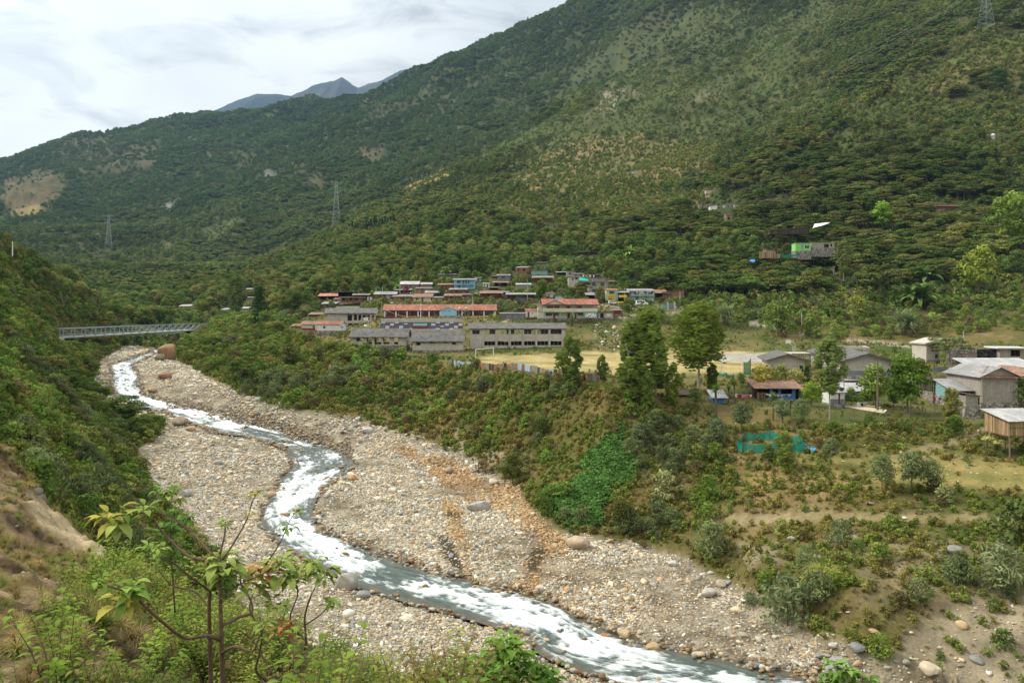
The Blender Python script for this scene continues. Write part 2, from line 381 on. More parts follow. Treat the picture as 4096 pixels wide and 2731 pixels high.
FM = zone(FIELD, 2.2, 6, 3, 120, 300)
FM = FM*np.clip(2.6*(fbm(GX/9, GY/9, 4, 133)-.12), .3, 1)
C = lerp(C, two((.30,.255,.10), (.46,.37,.165), n_c*.5+n_b*.5, .35, .62), FM)
COURT = [(2800,1416),(3130,1413),(3085,1442),(3060,1450),(2790,1436)]
CM = zone(COURT, 0, 6, 0, 120, 300)
C = lerp(C, two((.33,.31,.27), (.40,.37,.33), n_c), CM)
PATH = [(2840,2062),(3100,2055),(3300,2046),(3600,2055),(4200,2062),(4200,2092),(3700,2088),(3400,2084),(3100,2094),(2860,2098)]
C = lerp(C, two((.27,.21,.11), (.36,.29,.17), n_c), zone(PATH, .5, 4, 1, 80, 130)*.8)
PATH2 = [(3680,1790),(3850,1745),(3960,1695),(4000,1690),(3900,1750),(3750,1800),(3560,1835),(3540,1830)]
C = lerp(C, (.30,.24,.14), zone(PATH2, .4, 4, 1, 80, 150)*.8)
LANE = [(2470,1176),(2760,1128),(2900,1080)]
C = lerp(C, (.36,.30,.2), zone([(2470,1262),(2600,1250),(2700,1246),(2740,1250),(2600,1262),(2480,1274)], .5, 4, 1, 200, 330)*.8)
C = lerp(C, (.40,.36,.30), zone([(2420,1218),(2760,1224),(2760,1232),(2420,1228)], .3, 4, 1, 200, 330)*.7)
for pl in ([(3000,1282),(3060,1295),(3110,1310),(3110,1318),(3050,1304),(2990,1292)], [(3380,1352),(3480,1362),(3660,1382),(3660,1390),(3480,1374),(3380,1362)], [(3130,1318),(3220,1336),(3220,1342),(3130,1326)]):
    C = lerp(C, (.42,.37,.29), zone(pl, .2, 4, 1, 200, 380)*.9)
# cultivated and bare patches on the hillsides
tan = lambda a=.9: two((.11,.105,.035), (.235,.18,.075), n_b*.3+n_c*.3+.4*(.5+.5*np.sin((GX*.35+GY)*.9)), .35, .65)
HILLP = [([(2053,704),(2214,553),(2553,526),(2660,570),(2802,517),(2890,606),(2766,677),(2677,766),(2446,793),(2089,775)], 'tan', 1),
 ([(1950,800),(2350,760),(2720,730),(2860,780),(2600,870),(2000,870)], 'tan', .8), ([(2030,700),(2130,560),(2330,440),(2600,330),(2900,330),(2960,520),(2900,640),(2700,560),(2400,520)], 'lg', .8), ([(2450,120),(2900,20),(3050,60),(2900,230),(2600,330),(2350,400),(2200,420)], 'lg', .45), ([(2950,350),(3200,280),(3330,420),(3150,560),(3000,600)], 'lg', .5), ([(3300,560),(3700,380),(4140,340),(4140,520),(3700,640),(3350,700)], 'lg', .4), ([(900,1130),(1200,990),(1600,830),(1700,850),(1400,980),(1100,1120)], 'lg', .4),
 ([(2365,437),(2463,340),(2545,374),(2481,440),(2380,450)], 'rock', .8), ([(2757,356),(2873,340),(2900,383),(2775,405)], 'rock', .75),
 ([(1582,790),(1700,706),(1800,672),(1752,735),(1616,800)], 'corn', 1), ([(1380,850),(1446,820),(1616,785),(1616,800),(1446,850),(1330,880)], 'lg', .9),
 ([(0,735),(110,690),(213,680),(270,765),(170,833),(85,865),(0,840)], 'red', .75), ([(60,840),(120,810),(180,825),(170,850),(70,870)], 'corn', .7),
 ([(374,1003),(450,1000),(450,1060),(370,1062)], 'red', .8), ([(615,1015),(660,960),(680,1000),(660,1020)], 'red', .8), ([(505,1085),(560,1045),(600,1030),(570,1060),(530,1095)], 'red', .9),
 ([(260,960),(360,925),(460,905),(470,918),(370,945),(270,975)], 'red', .6),([(560,925),(620,885),(700,860),(690,872),(620,905),(575,932)], 'lg', .8),
 ([(791,952),(842,893),(901,880),(961,884),(901,918),(850,955)], 'lg', 1), ([(1880,640),(2060,540),(2330,440),(2380,455),(2200,540),(2050,600),(1900,665)], 'lg', .7),
 ([(2500,440),(2624,294),(2900,215),(3010,240),(2960,330),(2700,420)], 'lg', .55), ([(3050,90),(3250,20),(3350,0),(3330,120),(3150,330),(2980,380),(2900,300)], 'lg', .6),
 ([(3600,330),(3780,200),(4140,110),(4140,250),(3900,330),(3600,420)], 'bg', .8), ([(3350,470),(3600,400),(3700,420),(3400,540)], 'lg', .6),
 ([(3700,320),(3900,255),(4140,215),(4140,290),(3950,310),(3750,370)], 'tan2', .7), ([(3650,240),(3860,110),(4000,70),(3990,110),(3850,190)], 'tan2', .6), ([(3960,60),(4140,20),(4140,90),(3980,130)],'bg',.6),
 ([(3960,590),(4140,540),(4140,820),(4040,760),(3960,660)], 'red', .5), ([(3450,1130),(3560,1100),(3620,1180),(3480,1230)], 'tan2', .4),
 ([(2440,1050),(2560,1040),(2540,1100),(2460,1090)], 'tan2', .6), ([(1440,600),(1530,590),(1550,640),(1450,640)], 'brown', .6), ([(1440,400),(1530,395),(1545,430),(1430,440)], 'brown', .4),
 ([(1040,705),(1090,675),(1130,680),(1110,712),(1050,722)], 'grey', .7), ([(655,815),(700,808),(690,830),(660,830)], 'grey', .8), ([(765,540),(778,538),(775,562),(762,565)], 'pale', .9),
 ([(200,560),(440,540),(640,590),(620,700),(380,720),(240,660)], 'brown', .25),([(1140,640),(1340,700),(1240,760)], 'brown', .2)]
PAL = {'tan': tan(), 'rock': two((.12,.105,.05), (.28,.25,.19), n_c*.5+n_b*.5, .4, .6), 'corn': two((.20,.15,.055), (.28,.21,.085), n_c), 'red': two((.07,.065,.03), (.155,.115,.055), n_b*.5+n_c*.5, .35, .7),
 'lg': two((.05,.072,.022), (.105,.115,.036), n_b*.4+n_c*.6, .3, .7), 'bg': two((.08,.115,.03), (.13,.15,.045), n_b), 'tan2': two((.12,.095,.04), (.20,.15,.07), n_b), 'brown': two((.11,.09,.05), (.15,.11,.065), n_b),
 'grey': two((.14,.14,.13), (.26,.25,.23), n_b), 'pale': two((.3,.29,.28), (.4,.4,.38), n_b)}
OPEN = np.zeros_like(GZ)                         # land kept clear of forest
for pl, k, a in HILLP:
    m = zone(pl, 22, 25, 2, 310, 3200, 90+len(k))*np.clip((fbm(GX/38, GY/38, 4, 137)-.30)*(5 if k != 'corn' else 50), .4 if k in ('lg', 'bg', 'tan2') else .7, 1)
    C = lerp(C, PAL[k], m*min(1, a+.1)); OPEN = np.maximum(OPEN, m*a)
# gravel bed
GR = BED*(1-WET*.0)
sandn = fbm(GX/10, GY/10, 3, 95)
C = lerp(C, two((.36,.31,.215), (.55,.49,.37), n_c*.6+n_b*.4, .35, .62), GR)
C = lerp(C, (.40,.34,.25), GR*np.clip((sandn-.55)*8, 0, 1)*.8)
ORANGE = [(1500,1765),(1650,1795),(1800,1840),(1960,1905),(2080,1960),(2180,2060),(2260,2180),(2200,2260),(2130,2370),(2030,2350),(2120,2240),(2130,2150),(2050,2060),(1960,2010),(1850,2010),(1780,1950),(1740,1890),(1600,1815)]
ORANGE_B = [(1770,2000),(1850,2010),(1850,2100),(1870,2200),(1900,2300),(1960,2345),(1870,2330),(1800,2250),(1785,2150)]
OM = np.maximum(zone(ORANGE, 2.2, 5, 2, 60, 240), zone(ORANGE_B, 1.6, 5, 2, 60, 240)*.8); OM2 = zone([(2100,2150),(2250,2200),(2500,2330),(2700,2440),(2600,2520),(2300,2440),(2150,2390)], 2, 6, 3, 60, 200)
omn = np.clip((fbm(GX/4.5, GY/4.5, 4, 131)-.2)*3.4, .4, 1)
OM = OM*omn; C = lerp(C, two((.24,.15,.07), (.40,.28,.155), n_c, .35, .65), GR*np.maximum(OM*.9, OM2*.3))
mudp = zone([(1740,2140),(1800,2150),(1870,2290),(1830,2300),(1760,2210)], .5, 3, 1, 60, 200)
mudp = np.maximum(mudp, zone([(2120,2200),(2190,2200),(2180,2240),(2140,2290),(2110,2280)], .5, 3, 1, 60, 200))
mudp = np.maximum(mudp, zone([(1790,2045),(1850,2050),(1830,2075),(1780,2070)], .5, 3, 1, 60, 200))
C = lerp(C, (.045,.045,.022), GR*mudp*.9)
shore = np.clip(blur(WET, 6)*2.2, 0, 1)
C = lerp(C, C*.55+np.array((.02,.012,.004)), shore*GR*.8)
C = lerp(C, (.10,.095,.06), WET)
# scree below the right bank, eroded faces
for pl, col, a in (([(1800,1720),(1960,1780),(2120,1830),(2140,1890),(2000,1880),(1850,1810)], (.38,.31,.21), .8),
    ([(1320,1450),(1390,1470),(1380,1520),(1330,1540)], (.33,.23,.12), .7), ([(2950,2180),(3120,2170),(3160,2230),(2980,2260)], (.36,.31,.22), .6),
    ([(3300,2120),(3420,2120),(3440,2180),(3320,2190)], (.38,.34,.26), .6), ([(3620,2500),(3900,2380),(4140,2380),(4140,2790),(3700,2790),(3560,2640)], (.31,.26,.18), .85),
    ([(3050,1900),(3320,1870),(3500,1930),(3300,2000),(3000,2020)], (.28,.19,.085), .6), ([(3000,1700),(3200,1690),(3350,1760),(3200,1830),(3050,1790)], (.24,.18,.08), .5),
    ([(3400,2160),(3900,2150),(4100,2300),(3800,2480),(3400,2420)], (.26,.22,.14), .45), ([(2500,1640),(2640,1640),(2620,1760),(2520,1800)], (.13,.085,.05), .6)):
    C = lerp(C, two(tuple(c*.75 for c in col), tuple(min(1, c*1.15) for c in col), n_c), zone(pl, 1.5, 5, 2, 50, 260)*a)
# left side: dry earth near the camera, eroded cutting
nearm = np.clip((45-GY)/8, 0, 1)
nn = fbm(GX/1.1, GY/1.1, 4, 98); n2 = fbm(GX/.35, GY/.35, 3, 99)
C = lerp(C, two((.085,.06,.03), (.30,.22,.125), nn*.5+n2*.5, .38, .6), nearm)
C = lerp(C, two((.07,.08,.028), (.12,.115,.04), nn), nearm*np.clip((GU-420)/300, 0, 1)*np.clip((GVf-2150)/150,0,1)*.85)
strip = zone([(100,1960),(170,2000),(330,2110),(540,2290),(470,2310),(300,2190),(150,2090)], .12, .8, 1, 8, 40)
C = lerp(C, two((.42,.33,.18), (.55,.44,.27), n2), strip*.9)
C = lerp(C, (.32,.22,.12), zone([(0,1230),(40,1240),(70,1330),(20,1370),(0,1360)], 2, 8, 1, 90, 260)*.8)
C = np.clip(C*(.82+.36*fbm(GX/1.2, GY/1.2, 2, 97))[..., None], 0.005, .9)

def terrain_piece(name, r0, r1, mat, smooth=True):
    V = np.stack([GX[r0:r1+1], GY[r0:r1+1], GZ[r0:r1+1]], -1).reshape(-1, 3); n = r1-r0+1
    ii = (np.arange(n-1)[:, None]*NA+np.arange(NA-1)[None, :]).ravel()
    Fc = np.stack([ii, ii+1, ii+1+NA, ii+NA], -1)
    me = np_mesh(name, V, Fc, {'land': C[r0:r1+1].reshape(-1, 3), 'gravel': (GR*(1-WET))[r0:r1+1].ravel(), 'wet': shore[r0:r1+1].ravel()}, [mat], smooth)
    o = bpy.data.objects.new(name, me); link(o); o['kind'] = 'structure'; return o
def land_mat():
    m, nt = new_mat('land'); g = N(nt); pos = g.n('ShaderNodeNewGeometry').outputs['Position']
    at = g.n('ShaderNodeAttribute', _attribute_name='land').outputs['Color']
    gr = g.n('ShaderNodeAttribute', _attribute_name='gravel').outputs['Fac']
    n1 = g.noise(pos, 2.5, 6, .7); n2 = g.noise(pos, 22, 3, .6); n3 = g.noise(pos, .35, 5, .65)
    k = g.math('ADD', g.math('ADD', g.math('MULTIPLY', n1, .9), g.math('MULTIPLY', n2, .4)), g.math('MULTIPLY', n3, .5))
    k2 = g.mapr(k, .55, 1.25, .45, 1.5)
    vm = g.n('ShaderNodeVectorMath', _operation='SCALE'); nt.links.new(at, vm.inputs[0]); nt.links.new(k2, vm.inputs['Scale'])
    vo = g.n('ShaderNodeTexVoronoi', Scale=3.2, Randomness=1.0); nt.links.new(pos, vo.inputs['Vector'])
    hs = g.n('ShaderNodeSeparateColor'); nt.links.new(vo.outputs['Color'], hs.inputs[0])
    peb = g.ramp(hs.outputs[0], [(0, (.26,.235,.19)), (.3, (.48,.41,.30)), (.55, (.62,.57,.46)), (.8, (.50,.38,.24)), (1, (.9,.86,.76))])
    e = g.mapr(vo.outputs['Distance'], .02, .30, 1.0, .25)
    pc = g.mix(1, peb, g.n('ShaderNodeCombineColor', Red=e, Green=e, Blue=e).outputs[0], 'MULTIPLY')
    tint = g.mix(.65, pc, g.mix(1, g.n('ShaderNodeVectorMath', _operation='SCALE', i0=at, Scale=2.4).outputs[0], pc, 'MULTIPLY'))
    keep = g.math('MULTIPLY', gr, g.mapr(g.noise(pos, .3, 4, .7), .42, .58, .25, .85))
    c = g.mix(keep, vm.outputs[0], tint)
    h = g.math('SUBTRACT', g.math('MULTIPLY', k, .6), g.math('MULTIPLY', g.math('MULTIPLY', vo.outputs['Distance'], gr), 1.0))
    g.out(c, .95, g.bump(h, .9, .25), .1); return m
LAND = land_mat()
rsplit = int((math.log(330)-L0)/(L1-L0)*(NL-1)); rs0 = int((math.log(44)-L0)/(L1-L0)*(NL-1))
terrain_piece('ground', rs0, rsplit, LAND); terrain_piece('hills', rsplit, NL-1, LAND); terrain_piece('near_slope', 0, rs0, LAND)

# ------------------------------------------------------------------ river water
def water():
    L = np.array([W(a, b, -z*F/(b-HZ)) for a, b, c, d, z in RIV]); Rr_ = np.array([W(c, d, -z*F/(d-HZ)) for a, b, c, d, z in RIV])
    L[:, 2] = [r[4] for r in RIV]; Rr_[:, 2] = [r[4] for r in RIV]
    mid = (L+Rr_)/2; s = np.concatenate([[0], np.cumsum(np.linalg.norm(np.diff(mid, axis=0), axis=1))])
    n = int(s[-1]/.24); t = np.linspace(0, s[-1], n)
    def cr(P):                                  # smooth by averaging interpolation
        Q = np.stack([np.interp(t, s, P[:, k]) for k in range(3)], -1)
        k = np.hanning(27); k /= k.sum()
        Qp = np.pad(Q, ((13, 13), (0, 0)), mode='edge'); return np.stack([np.convolve(Qp[:, i], k, 'valid') for i in range(3)], -1)
    Lc, Rc = cr(L), cr(Rr_); m = 56; w = np.linspace(-.04, 1.04, m)
    P = Lc[:, None, :]*(1-w)[None, :, None]+Rc[:, None, :]*w[None, :, None]
    S_, T_ = np.meshgrid(t, w, indexing='ij'); wid = np.linalg.norm(Lc-Rc, axis=1)[:, None]
    lat = (T_-.5)*wid
    calm = fbm(S_/16, lat/9+3, 3, 120)
    mask = np.clip(1.5-np.abs(T_-.5)*2.5, 0, 1)
    rough = np.clip((calm-.22)*3.4, 0, 1)*mask
    rough = np.maximum(rough, .55*mask*np.clip((fbm(S_/7, lat/5, 2, 125)-.5)*4, 0, 1))
    r1 = fbm(S_/2.1, lat/1.1, 4, 121, True); r2 = fbm(S_/.9+lat*.25, lat/1.1, 3, 122, True)
    hgt = rough*(.5*(r1-.5)+.42*(r2-.5))+.05*(fbm(S_/1.2, lat/.8, 3, 123)-.5)
    foam = np.clip((r1*.35+r2*.55+rough*.5+.9*(fbm(S_/4, lat/1.5, 5, 124)-.5)-.60)*1.5, 0, 1)*np.clip(.35+rough*2, 0, 1)*np.clip((.5-np.abs(T_-.5))*14, 0, 1)
    P[..., 2] += hgt-.02
    V = P.reshape(-1, 3); ii = (np.arange(n-1)[:, None]*m+np.arange(m-1)[None, :]).ravel(); Fc = np.stack([ii, ii+1, ii+1+m, ii+m], -1)
    mt, nt = new_mat('water'); g = N(nt)
    fo = g.n('ShaderNodeAttribute', _attribute_name='foam').outputs['Fac']; fl = g.n('ShaderNodeAttribute', _attribute_name='flow').outputs['Color']
    n1 = g.noise(fl, 22, 6, .75, .8); n2 = g.noise(fl, 70, 4, .7, .3)
    k = g.math('ADD', g.math('MULTIPLY', n1, .75), g.math('MULTIPLY', n2, .35))
    fo3 = g.math('MULTIPLY', g.math('SUBTRACT', g.math('ADD', g.math('MULTIPLY', fo, .95), g.math('MULTIPLY', k, 1.6)), 1.11), 1.8, clamp=True)
    deep = g.ramp(g.noise(fl, 14, 6, .7), [(.3, (.03,.045,.036)), (.5, (.07,.10,.085)), (.7, (.14,.18,.155))])
    sh = g.n('ShaderNodeAttribute', _attribute_name='shallow').outputs['Fac']
    deep = g.mix(g.math('MULTIPLY', sh, g.mapr(g.noise(fl, 30, 5, .7), .35, .6, .3, 1)), deep, (.12,.085,.045))
    col = g.mix(fo3, deep, (.86, .92, .93))
    ro = g.mapr(fo3, 0, 1, .12, .7)
    g.out(col, ro, g.bump(k, .8, .2), .5)
    me = np_mesh('river', V, Fc, {'foam': foam.ravel(), 'shallow': np.clip((np.abs(T_-.5)*2-.62)*2.6, 0, .85).ravel(), 'flow': np.stack([S_/44, lat/12, S_*0], -1).reshape(-1, 3)}, [mt], True)
    o = bpy.data.objects.new('river', me); link(o); o['kind'] = 'structure'
water()

# ------------------------------------------------------------------ distant blue mountains
def far_range(name, pts, Y, seed):
    us = np.linspace(pts[0][0], pts[-1][0], 520); vs = np.interp(us, [p[0] for p in pts], [p[1] for p in pts])
    vs = vs+(fbm(us/34, us*0, 4, seed)-.5)*9
    ts = np.linspace(0, 1, 60); U, Tt = np.meshgrid(us, ts); top = (HZ-vs)/F*Y
    Yg = Y-Tt*2600; Z = top[None, :]*(1-Tt)**1.15+Tt*150
    Xg = (U-CX)/F*Y; Z += (fbm(Xg/380+Tt*2, Tt*5+Xg/900, 5, seed+3, True)-.6)*420*np.clip(Tt*5, 0, 1); 
    back = Yg[0]+900
    V = np.concatenate([np.stack([Xg[0], back, Z[0]-700], -1)[None], np.stack([Xg, Yg, Z], -1)], 0); n, m = V.shape[:2]
    ii = (np.arange(n-1)[:, None]*m+np.arange(m-1)[None, :]).ravel(); Fc = np.stack([ii, ii+m, ii+1+m, ii+1], -1)
    cc = two((.025,.035,.022), (.06,.055,.045), fbm(V[..., 0]/300, V[..., 2]/300, 4, seed+5)).reshape(-1, 3)
    me = np_mesh(name, V.reshape(-1, 3), Fc, {'land': cc, 'gravel': np.zeros(len(cc))}, [LAND], True)
    o = bpy.data.objects.new(name, me); link(o); o['kind'] = 'structure'
far_range('far_mountains', [(700,480),(860,440),(960,396),(1030,376),(1095,374),(1165,384),(1205,368),(1245,345),(1290,330),(1330,328),(1368,311),(1410,340),(1432,350),(1470,335),(1530,322),(1600,283),(1690,262),(1786,225),(1850,215),(2000,230)], 8200, 3)
far_range('far_mountains', [(-700,620),(-300,690),(0,640),(60,626),(130,604),(200,640),(300,700)], 8600, 9)

# ------------------------------------------------------------------ sky, sun, camera, haze
SUN_EL, SUN_AZ = R(46), R(-78)                    # azimuth from +Y, negative: to the left
w = bpy.data.worlds.new('World'); SC.world = w; w.use_nodes = True; nt = w.node_tree
for n_ in list(nt.nodes): nt.nodes.remove(n_)
g = N(nt); tc = g.n('ShaderNodeTexCoord').outputs['Generated']
sky = g.n('ShaderNodeTexSky', _sky_type='NISHITA', _sun_disc=False, _sun_elevation=SUN_EL, _sun_rotation=SUN_AZ, _altitude=1500.0)
mp = g.n('ShaderNodeMapping', Vector=tc); mp.inputs['Scale'].default_value = (1.4, 1.4, 4.0)
n1 = g.noise(mp.outputs[0], 1.5, 7, .55, .3); n2 = g.noise(mp.outputs[0], 5.5, 6, .6, .6)
sep = g.n('ShaderNodeSeparateXYZ', Vector=tc)
sx = math.sin(R(-38))*math.cos(R(14)); sy = math.cos(R(-38))*math.cos(R(14)); sz = math.sin(R(14))
dot = g.n('ShaderNodeVectorMath', _operation='DOT_PRODUCT', i0=tc); dot.inputs[1].default_value = (sx, sy, sz)
glow = g.mapr(dot.outputs['Value'], .80, 1.0, 0.0, 1.0)
wisp = g.math('MULTIPLY', g.ramp(n2, [(.50, (0, 0, 0)), (.72, (1, 1, 1))]), .30)
base = g.math('ADD', g.mapr(n1, .36, .64, .31, .42), g.math('MULTIPLY', glow, .24))
el = g.mapr(sep.outputs[2], .25, 1.0, 1.0, 2.6)
lum = g.math('MULTIPLY', g.math('SUBTRACT', base, g.math('MULTIPLY', wisp, .6)), el)
cl = g.n('ShaderNodeCombineColor', Red=lum, Green=g.math('MULTIPLY', lum, 1.0), Blue=g.math('MULTIPLY', lum, .955))
b1 = g.n('ShaderNodeBackground', Color=sky.outputs[0], Strength=.10); b2 = g.n('ShaderNodeBackground', Color=cl.outputs[0], Strength=1.0)
mx = g.n('ShaderNodeMixShader', Fac=.985); nt.links.new(b1.outputs[0], mx.inputs[1]); nt.links.new(b2.outputs[0], mx.inputs[2])
wo = g.n('ShaderNodeOutputWorld'); nt.links.new(mx.outputs[0], wo.inputs[0])
sl = bpy.data.lights.new('sun', 'SUN'); sl.energy = 2.1; sl.angle = R(12); sl.color = (1, .93, .80)
so = bpy.data.objects.new('sun', sl); link(so)
d = Vector((math.sin(SUN_AZ)*math.cos(SUN_EL), math.cos(SUN_AZ)*math.cos(SUN_EL), math.sin(SUN_EL)))
so.rotation_euler = (-d).to_track_quat('-Z', 'Y').to_euler()
cam = bpy.data.cameras.new('camera'); co_ = bpy.data.objects.new('camera', cam); link(co_); SC.camera = co_
co_.rotation_euler = (math.pi/2, 0, 0); cam.sensor_width = 36; cam.lens = F/4096*36
cam.shift_y = -(2731/2-HZ)/4096; cam.clip_start = .1; cam.clip_end = 30000
m, nt = new_mat('haze'); g = N(nt); pv = g.n('ShaderNodeVolumePrincipled', Density=4.0e-5, Anisotropy=.2); pv.inputs['Color'].default_value = (.42, .66, 1, 1)
o_ = g.n('ShaderNodeOutputMaterial'); nt.links.new(pv.outputs[0], o_.inputs['Volume'])
zlo = float(GZ.min())-10
hb = MB(); hb.box(-9500, -60, min(zlo, -80), 9500, 9700, 4200); ho = hb.build('haze', m); ho['kind'] = 'stuff'
vs = SC.view_settings; vs.view_transform = 'Standard'; vs.look = 'None'; vs.exposure = 1.0; vs.gamma = 1
SC.cycles.max_bounces = 4; SC.cycles.diffuse_bounces = 2; SC.cycles.glossy_bounces = 2; SC.cycles.transmission_bounces = 4; SC.cycles.volume_bounces = 1; SC.cycles.transparent_max_bounces = 8
# ------------------------------------------------------------------ plants: prototypes
def leaf_mat(name='foliage', trans=.25):
    m, nt = new_mat(name); g = N(nt)
    tint = g.n('ShaderNodeAttribute', _attribute_name='tint', _attribute_type='INSTANCER').outputs['Color']
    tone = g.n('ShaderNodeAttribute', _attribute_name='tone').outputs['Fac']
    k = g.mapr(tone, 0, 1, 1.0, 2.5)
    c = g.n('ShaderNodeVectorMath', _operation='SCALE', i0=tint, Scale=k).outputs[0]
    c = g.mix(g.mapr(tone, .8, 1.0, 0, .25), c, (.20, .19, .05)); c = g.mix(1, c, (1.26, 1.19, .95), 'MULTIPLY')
    d = g.n('ShaderNodeBsdfDiffuse', Color=c); t = g.n('ShaderNodeBsdfTranslucent', Color=c)
    mx = g.n('ShaderNodeMixShader', Fac=trans); nt.links.new(d.outputs[0], mx.inputs[1]); nt.links.new(t.outputs[0], mx.inputs[2])
    o = g.n('ShaderNodeOutputMaterial'); nt.links.new(mx.outputs[0], o.inputs[0]); return m
LEAF = leaf_mat()
def tint_mat(name, rough=.9, bscale=6):
    m, nt = new_mat(name); g = N(nt)
    tint = g.n('ShaderNodeAttribute', _attribute_name='tint', _attribute_type='INSTANCER').outputs['Color']
    tc = g.n('ShaderNodeTexCoord').outputs['Object']
    n = g.noise(tc, 2.2, 6, .7); n2 = g.noise(tc, 11, 4, .7)
    k = g.math('ADD', g.mapr(n, .3, .7, .65, 1.15), g.mapr(n2, .3, .7, -.15, .15))
    c = g.n('ShaderNodeVectorMath', _operation='SCALE', i0=tint, Scale=k).outputs[0]
    g.out(c, rough, g.bump(g.math('ADD', n, n2), .5, .15), .2); return m
STONE = tint_mat('stone')
BARK = surf('bark', (.16, .13, .10), .9, .3, 3, bump=.5, streak=True)
PALEBARK = surf('pale_bark', (.42, .38, .31), .85, .25, 2.5, (.2, .15, .1), .5, bump=.4, streak=True)
def quads(P, Nn, size, asp=1.0, up=None, rng=RNG):
    """one quad per point P with normal Nn"""
    n = len(P); Nn = Nn/np.linalg.norm(Nn, axis=1, keepdims=True)
    rv = rng.normal(size=(n, 3)) if up is None else up+rng.normal(size=(n, 3))*.25
    t = np.cross(Nn, rv); t /= np.linalg.norm(t, axis=1, keepdims=True)+1e-9; b = np.cross(Nn, t)
    s = np.asarray(size).reshape(-1, 1)*np.ones((n, 1))*.5; a = t*s/asp**.5; c = b*s*asp**.5
    # diamond-ish leaf spray, slightly bent
    V = np.stack([P-c, P+a*.9-Nn*s*.2, P+c, P-a*.9-Nn*s*.2], 1).reshape(-1, 3)
    return V, np.arange(4*n).reshape(-1, 4)
def crown(clumps, size, asp=1.6, flat=1.0, drop=False, rng=RNG, shell=.55):
    """clumps: (cx,cy,cz, rx,ry,rz, n, tone)"""
    Vs = []; Fs = []; Ts = []; b = 0
    for cx, cy, cz, rx, ry, rz, n, tone in clumps:
        d = rng.normal(size=(n, 3)); d /= np.linalg.norm(d, axis=1, keepdims=True)
        d[:, 2] = np.where(d[:, 2] < -.35, -d[:, 2]*.6, d[:, 2])
        r = shell+(1-shell)*rng.random((n, 1))**.6; r *= 1+.18*np.sin(d[:, :1]*7+cx)*np.cos(d[:, 1:2]*6+cy)
        P = np.array([cx, cy, cz])+d*r*np.array([rx, ry, rz])
        nn = d*np.array([1, 1, flat*1.4])+rng.normal(size=(n, 3))*.45
        up = None
        if drop: nn[:, 2] *= .15; up = np.tile([0., 0, 0], (n, 1)); nn += 1e-6
        if drop:
            t = np.stack([-nn[:, 1], nn[:, 0], nn[:, 2]*0], 1); up = t*3
        V, Fc = quads(P, nn, size*(.7+.6*rng.random(n)), asp, up, rng)
        Vs.append(V); Fs.append(Fc+b); b += len(V)
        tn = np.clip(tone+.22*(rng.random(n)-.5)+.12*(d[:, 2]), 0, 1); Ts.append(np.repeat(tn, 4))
    return np.concatenate(Vs), np.concatenate(Fs), np.concatenate(Ts)
def ico(sub, jitter=.15, sq=(1, 1, 1), seed=0):
    import bmesh
    bm = bmesh.new(); bmesh.ops.create_icosphere(bm, subdivisions=sub, radius=1)
    V = np.array([v.co[:] for v in bm.verts]); Fc = np.array([[v.index for v in f.verts] for f in bm.faces]); bm.free()
    r = np.random.default_rng(seed)
    k = r.normal(size=(6, 3)); ph = r.random(6)*6
    dsp = sum(np.sin(V@k[i]*1.6+ph[i]) for i in range(6))/6
    V = V*(1+jitter*dsp[:, None]*2)
    for _ in range(6 if sub < 3 else 9):                       # a few flat faces, as broken rock has
        nrm = r.normal(size=3); nrm /= np.linalg.norm(nrm); dd = V@nrm; lim = (.5+.34*r.random()) if sub < 3 else (.66+.26*r.random())
        V = V-np.outer(np.clip(dd-lim, 0, 9), nrm)*.97
    return V*np.array(sq), Fc
def joinm(*parts):
    Vs = []; Fs = []; Ts = []; b = 0
    for V, Fc, T_ in parts:
        Vs.append(V); Fs.append(Fc+b); Ts.append(T_); b += len(V)
    return Vs, Fs, Ts
def mb_np(mb):                                                   # MB -> arrays (quads / others as list)
    return np.array(mb.v), mb.f
PROTO = {}
def clumps_umbrella(r, H, Rr_, n, layers=5):
    out = []
    for i in range(layers*4):
        lay = i % layers; an = r.random()*6.283; rr = Rr_*(.25+.75*r.random()**.6)*(1-.35*lay/layers)
        z = H*(.58+.36*lay/layers)+r.normal()*.25-.5*(rr/Rr_)**2
        w = Rr_*(.26+.16*r.random())
        out.append((math.cos(an)*rr*.8, math.sin(an)*rr*.8, z, w, w, w*.42, n//(layers*4), .1+.8*r.random()))
    return out
def clumps_round(r, H, Rr_, n, k=16, lo=.35, taper=.25):
    out = []
    for i in range(k):
        t = (i+.5)/k; z = H*(lo+(1-lo)*t*.92); an = i*2.4+r.random(); rr = Rr_*(1-taper*t)*math.sin(math.pi*min(1, .18+.75*t))*(.35+.5*r.random())
        w = Rr_*(.34+.2*r.random())
        out.append((math.cos(an)*rr, math.sin(an)*rr, z, w, w, w*.75, n//k, .08+.8*r.random()))
    return out
def trunk_mb(r, H, Rr_, tr, branches=5, forks=True, lean=0, rise=.55):
    mb = MB(); top = Vector((lean*H*.3, r.normal()*.1*H*.2, H*rise)); mid = Vector((lean*H*.1, 0, H*rise*.5))
    mb.tube([(0, 0, -.4), (0, 0, 0), mid, top], [tr*1.3, tr, tr*.8, tr*.6], 7)
    for i in range(branches):
        an = i*2.39+r.random(); st = mid.lerp(top, .35+.65*r.random()); e = Vector((math.cos(an)*Rr_*.62, math.sin(an)*Rr_*.62, H*(.6+.28*r.random())))
        m_ = st.lerp(e, .5)+Vector((0, 0, -.06*H+.04*H*r.random())); mb.tube([st, m_, e], [tr*.45, tr*.32, tr*.12], 5)
    return mb
